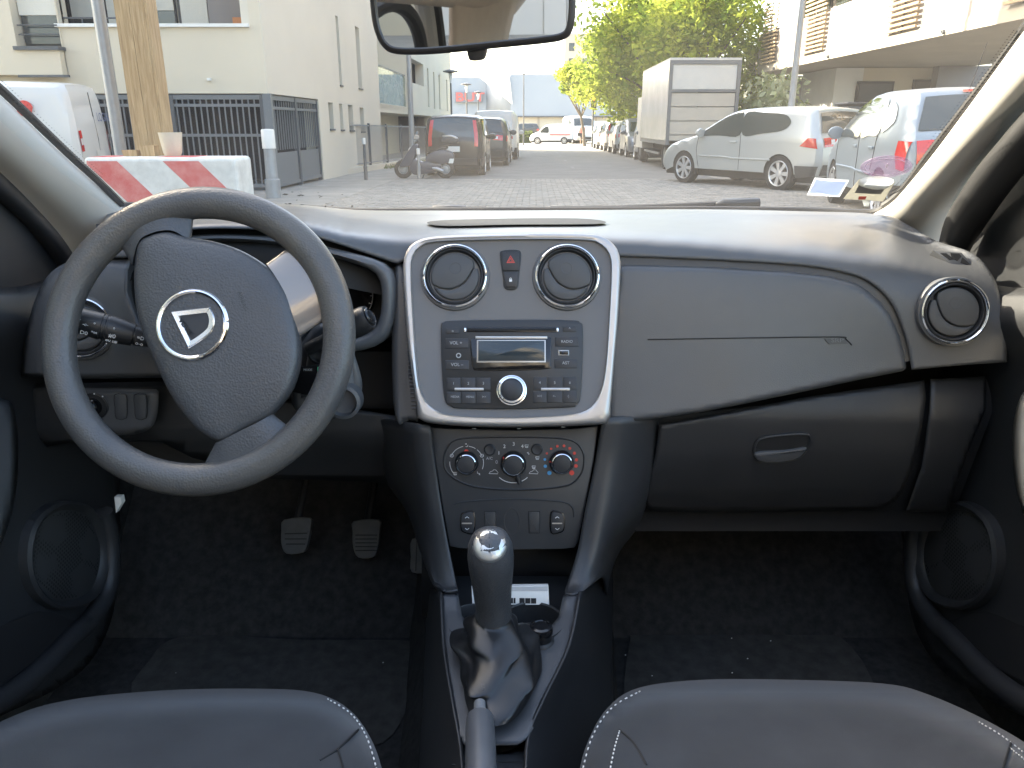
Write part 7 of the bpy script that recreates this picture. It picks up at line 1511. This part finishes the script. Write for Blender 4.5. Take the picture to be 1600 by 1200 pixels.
# ---- pedestrian
pY = 68.0; pc = Vector((PY(909.5, 215, pY).x, pY, gz(pY)))
ped = wthing("person", "pedestrian in a reddish top with a dark bag walking at the far right corner", "person", pc)
def skin(nm, chain, rad, m, parent):
    me = bpy.data.meshes.new(nm); vs = []; es = []; rs = []
    for c, r in zip(chain, rad):
        for i, p in enumerate(c):
            k = next((j for j, q in enumerate(vs) if (Vector(q) - Vector(p)).length < 1e-5), None)
            if k is None: vs.append(tuple(p)); rs.append(r[i]); k = len(vs) - 1
            if i: es.append((prev, k))
            prev = k
    me.from_pydata([tuple(pc + Vector(v)) for v in vs], es, []); o = bpy.data.objects.new(nm, me); link(o, parent); o.modifiers.new("skin", 'SKIN'); md = o.modifiers.new("sub", 'SUBSURF'); md.levels = md.render_levels = 2
    for i, sv in enumerate(me.skin_vertices[0].data): sv.radius = (rs[i], rs[i])
    me.skin_vertices[0].data[0].use_root = True; me.materials.append(m); return o
hip = (0, 0, .93)
skin("body", [[hip, (0, 0, 1.15), (0, 0, 1.40), (0, -.01, 1.50), (0, -.02, 1.58), (0, -.02, 1.70)], [hip, (-.09, 0, .88), (-.11, -.06, .48), (-.11, .02, .07), (-.11, -.12, .04)], [hip, (.09, 0, .88), (.10, .08, .48), (.10, .20, .09), (.10, .06, .04)], [(0, 0, 1.40), (-.18, 0, 1.38), (-.23, .06, 1.10), (-.22, -.06, .88)], [(0, 0, 1.40), (.18, 0, 1.38), (.23, -.06, 1.12), (.20, -.18, .95)]], [[.14, .13, .13, .055, .07, .085], [.14, .09, .06, .045, .035], [.14, .09, .06, .045, .035], [.13, .06, .045, .03], [.13, .06, .045, .03]], mat("skin_tone", (.42, .26, .18), .6), ped)
f_ = Frame(pc + Vector((0, 0, .95)), (1, 0, 0), (0, 1, 0)); lathe("top", f_, [(.19, .0), (.175, .15), (.20, .36), (.21, .46), (.12, .53), (.07, .55)], mat("red_top", (.45, .10, .09), .8), ped, n=18, cap0=True, sx=1.05); lathe("shorts", f_, [(.19, -.35), (.20, -.1), (.185, .02)], mat("dark_shorts", (.04, .04, .05), .8), ped, n=16, cap0=True); f2 = Frame(pc + Vector((0, -.01, 1.62)), (1, 0, 0), (0, 1, 0)); lathe("hair", f2, [(.09, .02), (.105, .08), (.095, .14), (.05, .175), (.01, .18)], mat("dark_hair", (.03, .022, .018), .6), ped, n=14)
bg_ = wthing("shoulder_bag", "dark bag carried by the pedestrian at the far right corner", "bag", pc + Vector((-.25, -.1, .75))); m_ = MB(); m_.box(tuple(pc + Vector((-.38, -.16, .72))), tuple(pc + Vector((-.14, -.02, .98)))); m_.build("bag_body", seam, bg_, bevel=.03); V, Fc = tube_geo([pc + Vector((-.3, -.09, .97)), pc + Vector((-.2, -.03, 1.3)), pc + Vector((-.12, 0, 1.46))], .012, 6); mk("bag_strap", V, Fc, seam, bg_)
# ---- trees
bark = mat("bark", (.16, .13, .10), .9, var=.25, vscale=8, bump=.5, bscale=30)
def leaf_mat(name, c1, c2, tr):
    m = bpy.data.materials.new(name); m.use_nodes = True; nt = m.node_tree; N = nt.nodes; L = nt.links; N.clear(); out = N.new("ShaderNodeOutputMaterial"); d = N.new("ShaderNodeBsdfDiffuse"); t = N.new("ShaderNodeBsdfTranslucent"); mx = N.new("ShaderNodeMixShader"); mx.inputs[0].default_value = tr
    tc = N.new("ShaderNodeTexCoord"); no = N.new("ShaderNodeTexNoise"); no.inputs["Scale"].default_value = .9; no.inputs["Detail"].default_value = 4; L.new(tc.outputs["Object"], no.inputs[0]); rp = N.new("ShaderNodeValToRGB"); rp.color_ramp.elements[0].position = .35; rp.color_ramp.elements[1].position = .65; rp.color_ramp.elements[0].color = (*c1, 1); rp.color_ramp.elements[1].color = (*c2, 1)
    L.new(no.outputs["Fac"], rp.inputs[0]); L.new(rp.outputs[0], d.inputs[0]); L.new(rp.outputs[0], t.inputs[0]); L.new(d.outputs[0], mx.inputs[1]); L.new(t.outputs[0], mx.inputs[2]); L.new(mx.outputs[0], out.inputs[0]); return m
leaf_y = leaf_mat("spring_leaf", (.19, .27, .045), (.37, .40, .07), .6)
def tree(label, base, crown_c, rx, ry, rz, n, size, seed, m=leaf_y, clumps=46, tr=.2):
    rn = random.Random(seed); base = Vector(base); cc_ = Vector(crown_c); o = wthing("street_tree", label, "tree", base, "street trees"); mb = MB()
    fork = base.lerp(cc_, .45); mb.tube([base, base.lerp(fork, .5) + Vector((rn.gauss(0, .08), rn.gauss(0, .08), 0)), fork], [tr, tr * .8, tr * .65], 10); cl = []
    for i in range(clumps):
        d = Vector((rn.gauss(0, 1), rn.gauss(0, 1), rn.gauss(0, 1))).normalized(); k = rn.uniform(.55, 1.0); cl.append((cc_ + Vector((d.x * rx, d.y * ry, d.z * rz)) * k, rn.uniform(.28, .48)))
    for i in range(7): e = cl[i * 3 % clumps][0]; mb.tube([fork, fork.lerp(e, .5) + Vector((rn.gauss(0, .2), rn.gauss(0, .2), .2)), e], [tr * .45, tr * .25, .03], 7)
    mb.build("trunk", bark, o); lv = MB(); V_ = lv.v; F_ = lv.f
    for i in range(n):
        c, kr = cl[rn.randrange(clumps)]; d = Vector((rn.gauss(0, 1), rn.gauss(0, 1), rn.gauss(0, 1))).normalized() * (rn.random() ** .4 * kr * (rx + rz) / 2); p = c + d; p.z -= .1 * abs(d.x)
        a = Vector((rn.gauss(0, 1), rn.gauss(0, 1), rn.gauss(0, .7) - .3)).normalized(); b_ = a.cross(Vector((rn.gauss(0, .4), rn.gauss(0, .4), 1))).normalized(); s_ = size * rn.uniform(.6, 1.3); k = len(V_)
        V_ += [p - a * s_, p + b_ * s_ * .5, p + a * s_, p - b_ * s_ * .5]; F_.append((k, k + 1, k + 2, k + 3))
    cr = mk("crown", V_, F_, m, o, smooth=False); return o
def tcen(px, py, Y): return PY(px, py, Y)
def tbase(px, Y): p = PY(px, 200, Y); return (p.x, Y, gz(Y))
tree("small round tree beside the traffic light at the street end", tbase(914, 62), tcen(902, 128, 62), 1.7, 1.7, 1.55, 5200, .15, 21, clumps=30, tr=.14)
tree("tall bright green street tree behind the box truck, left part of the green mass", tbase(960, 50), tcen(980, 98, 50), 2.9, 3, 3.2, 9000, .17, 22)
tree("big bright green street tree above the box truck", tbase(1030, 40), tcen(1035, 52, 40), 3.4, 3.2, 3.9, 12000, .17, 23, clumps=60)
tree("big green street tree beside the slatted building", tbase(1110, 34), tcen(1098, 58, 34), 2.5, 2.8, 3.5, 10000, .16, 24, clumps=56)
tree("green street tree rising behind the tall tree crowns", tbase(1010, 58), tcen(1050, 10, 56), 4.6, 3, 4.0, 8000, .2, 25)
tree("low green tree between the truck and the slatted building", tbase(1170, 33), tcen(1168, 120, 33), 1.2, 1.3, 1.5, 4000, .13, 26, clumps=26, tr=.1)
# ---- right building
rb = wthing("slatted_building", "modern apartment building with timber slat screens over a deep concrete slab on the right", "building", (9.5, 24, gz(24)))
RX = 9.5; zsl = 3.12; Y0, Y1 = 6.0, 32.6
conc = mat("pale_concrete", (.44, .385, .31), .85, var=.08, vscale=.8, bump=.2, bscale=30); pan = mat("beige_panel", (.33, .295, .26), .6, var=.03, vscale=1); slat_m = mat("timber_slat", (.40, .29, .17), .7, var=.15, vscale=3)
box("floor_slab", (RX, Y0, zsl - .0), (RX + 6, Y1, zsl + .26), conc, rb); box("upper_wall", (RX + 1.6, Y0, zsl + .27), (RX + 1.9, Y1 - .5, 11.5), pan, rb); box("upper_slab", (RX + .05, Y0, zsl + 3.1), (RX + 6, Y1 - .1, zsl + 3.35), conc, rb); box("roof", (RX + .2, Y0, 11.5), (RX + 6, Y1 - .1, 11.8), conc, rb)
y = Y0
edges = [6, 8.2, 9.6, 11, 12.6, 14.0, 15.6, 17.1, 18.4, 19.6, 21.0, 22.3, 23.0, 24.4, 26, 27.6, 29.2, 30.8, 32.5]
for a, b_ in zip(edges[:-1], edges[1:]):
    box("balcony_panel", (RX + .02, a + .012, zsl + .265), (RX + .07, b_ - .012, zsl + 1.42), pan, rb)
    w_ = box("upper_window", (RX + 1.55, a + .2, zsl + .4), (RX + 1.598, b_ - .2, zsl + 2.7), frame_m, rb); box("pane", (RX + 1.52, a + .28, zsl + .48), (RX + 1.545, b_ - .28, zsl + 2.62), win_m, w_)
for k, (a, b_) in enumerate([(15.2, 16.3), (19.7, 21.3), (25.4, 27.2), (30.0, 31.6)]):
    scr = None; zz = zsl + .30
    box("screen_post", (RX - .035, (a + b_) / 2 - .03, zsl + .265), (RX - .012, (a + b_) / 2 + .03, zsl + 3.0), frame_m, rb)
    while zz < zsl + 2.95:
        if scr is None: scr = box("slat", (RX - .09, a, zz), (RX - .037, b_, zz + .055), slat_m, rb); zz0 = zz
        else: q = inst(scr, rb, "slat"); q.location.z = zz - zz0; q.matrix_parent_inverse = rb.matrix_basis.inverted()
        zz += .125
box("dark_opening", (RX + 1.0, 19.5, zsl + 1.5), (RX + 1.05, 23, zsl + 3.0), dark_in, rb)
# ground floor, set back
gY = 28.4; gx = lambda px, Y=gY: PY(px, 140, Y).x; gzp = lambda py, Y=gY: PY(1400, py, Y).z
box("white_volume", (gx(1303), gY, gz(gY)), (gx(1346), gY + 3.2, zsl - .02), white_m, rb); box("ground_floor_wall", (gx(1346) + .01, gY + .02, gz(gY)), (gx(1475), gY + .4, zsl - .02), render_c, rb)
box("back_wall", (gx(1180, 33), 33.0, gz(33)), (gx(1290, 33), 33.4, zsl - .02), mat("taupe_block", (.22, .20, .18), .8), rb)  # plain grey-brown wall colour
box("grey_wall", (gx(1462, 27.6), 27.6, gz(27)), (gx(1700, 27.6), 28.0, zsl - .015), mat("grey_blockwork", (.16, .16, .165), .8, var=.08, vscale=2), rb)
for x0_, x1_, y0_ in ((1337, 1395, 127), (1424, 1456, 124)): d_ = box("dark_doorway", (gx(x0_), gY - .06, gz(gY)), (gx(x1_), gY - .01, gzp(y0_)), dark_in, rb); box("door_leaf", (gx(x0_) + .08, gY - .09, gz(gY)), (gx(x1_) - .08, gY - .065, gzp(y0_) - .08), mat("charcoal_door", (.045, .047, .05), .5), d_)
for yy_ in (12, 18.5, 25, 30): lathe("slab_drain", Frame((RX - .001, yy_, zsl + .07), (0, -1, 0), (0, 0, 1)), [(.05, 0), (.05, .06), (.03, .06), (.02, .0)], metal_g, rb, n=12)
tw_ = wthing("hanging_towel", "pink and grey towels hanging over the slatted building balcony", "towel", (RX, 19.3, zsl + 1.2)); patch("pink_cloth", [[(RX + .08, 19.2, zsl + 1.46), (RX - .02, 19.2, zsl + 1.47), (RX - .04, 19.2, zsl + 1.15)], [(RX + .08, 19.5, zsl + 1.46), (RX - .02, 19.5, zsl + 1.47), (RX - .05, 19.45, zsl + 1.10)]], mat("pink_cloth", (.6, .12, .2), .9), tw_, solid=.01); patch("grey_cloth", [[(RX + .08, 18.7, zsl + 1.46), (RX - .02, 18.7, zsl + 1.47), (RX - .04, 18.75, zsl + 1.2)], [(RX + .08, 19.05, zsl + 1.46), (RX - .02, 19.05, zsl + 1.47), (RX - .05, 19.0, zsl + 1.2)]], mat("grey_cloth", (.25, .25, .23), .9), tw_, solid=.01)
bn = wthing("wheelie_bin", "dark grey wheelie bin beyond the silver blue hatchback", "bin", (PY(1336, 200, 16.5).x, 16.5, gz(16.5))); bx_ = PY(1336, 200, 16.5).x; zz = PY(1336, 160, 16.5).z; m_ = MB(); m_.box((bx_ - .28, 16.3, gz(16.5) + .08), (bx_ + .28, 16.9, zz - .06)); m_.build("bin_body", metal_d, bn, bevel=.03); m_ = MB(); m_.box((bx_ - .31, 16.25, zz - .055), (bx_ + .31, 16.95, zz)); m_.build("bin_lid", trim_m, bn, bevel=.02)
for px_, Y, lab in ((1195, 24.5, "white flowering shrub beside the right hand lamp post"), (1222, 23, "pale leaved shrub just left of the right hand lamp post")):
    c = PY(px_, 158, Y); o = wthing("shrub", lab, "shrub", (c.x, Y, gz(Y)), "shrubs"); leafball(c, .75, 420, .12, px_, 1.1).build("foliage", mat("shrub_leaf", (.22, .27, .10), .7, col2=(.42, .44, .30), vscale=2), o, smooth=False); V, Fc = tube_geo([(c.x, Y, gz(Y)), tuple(c)], .04, 6); mk("stem", V, Fc, bark, o)
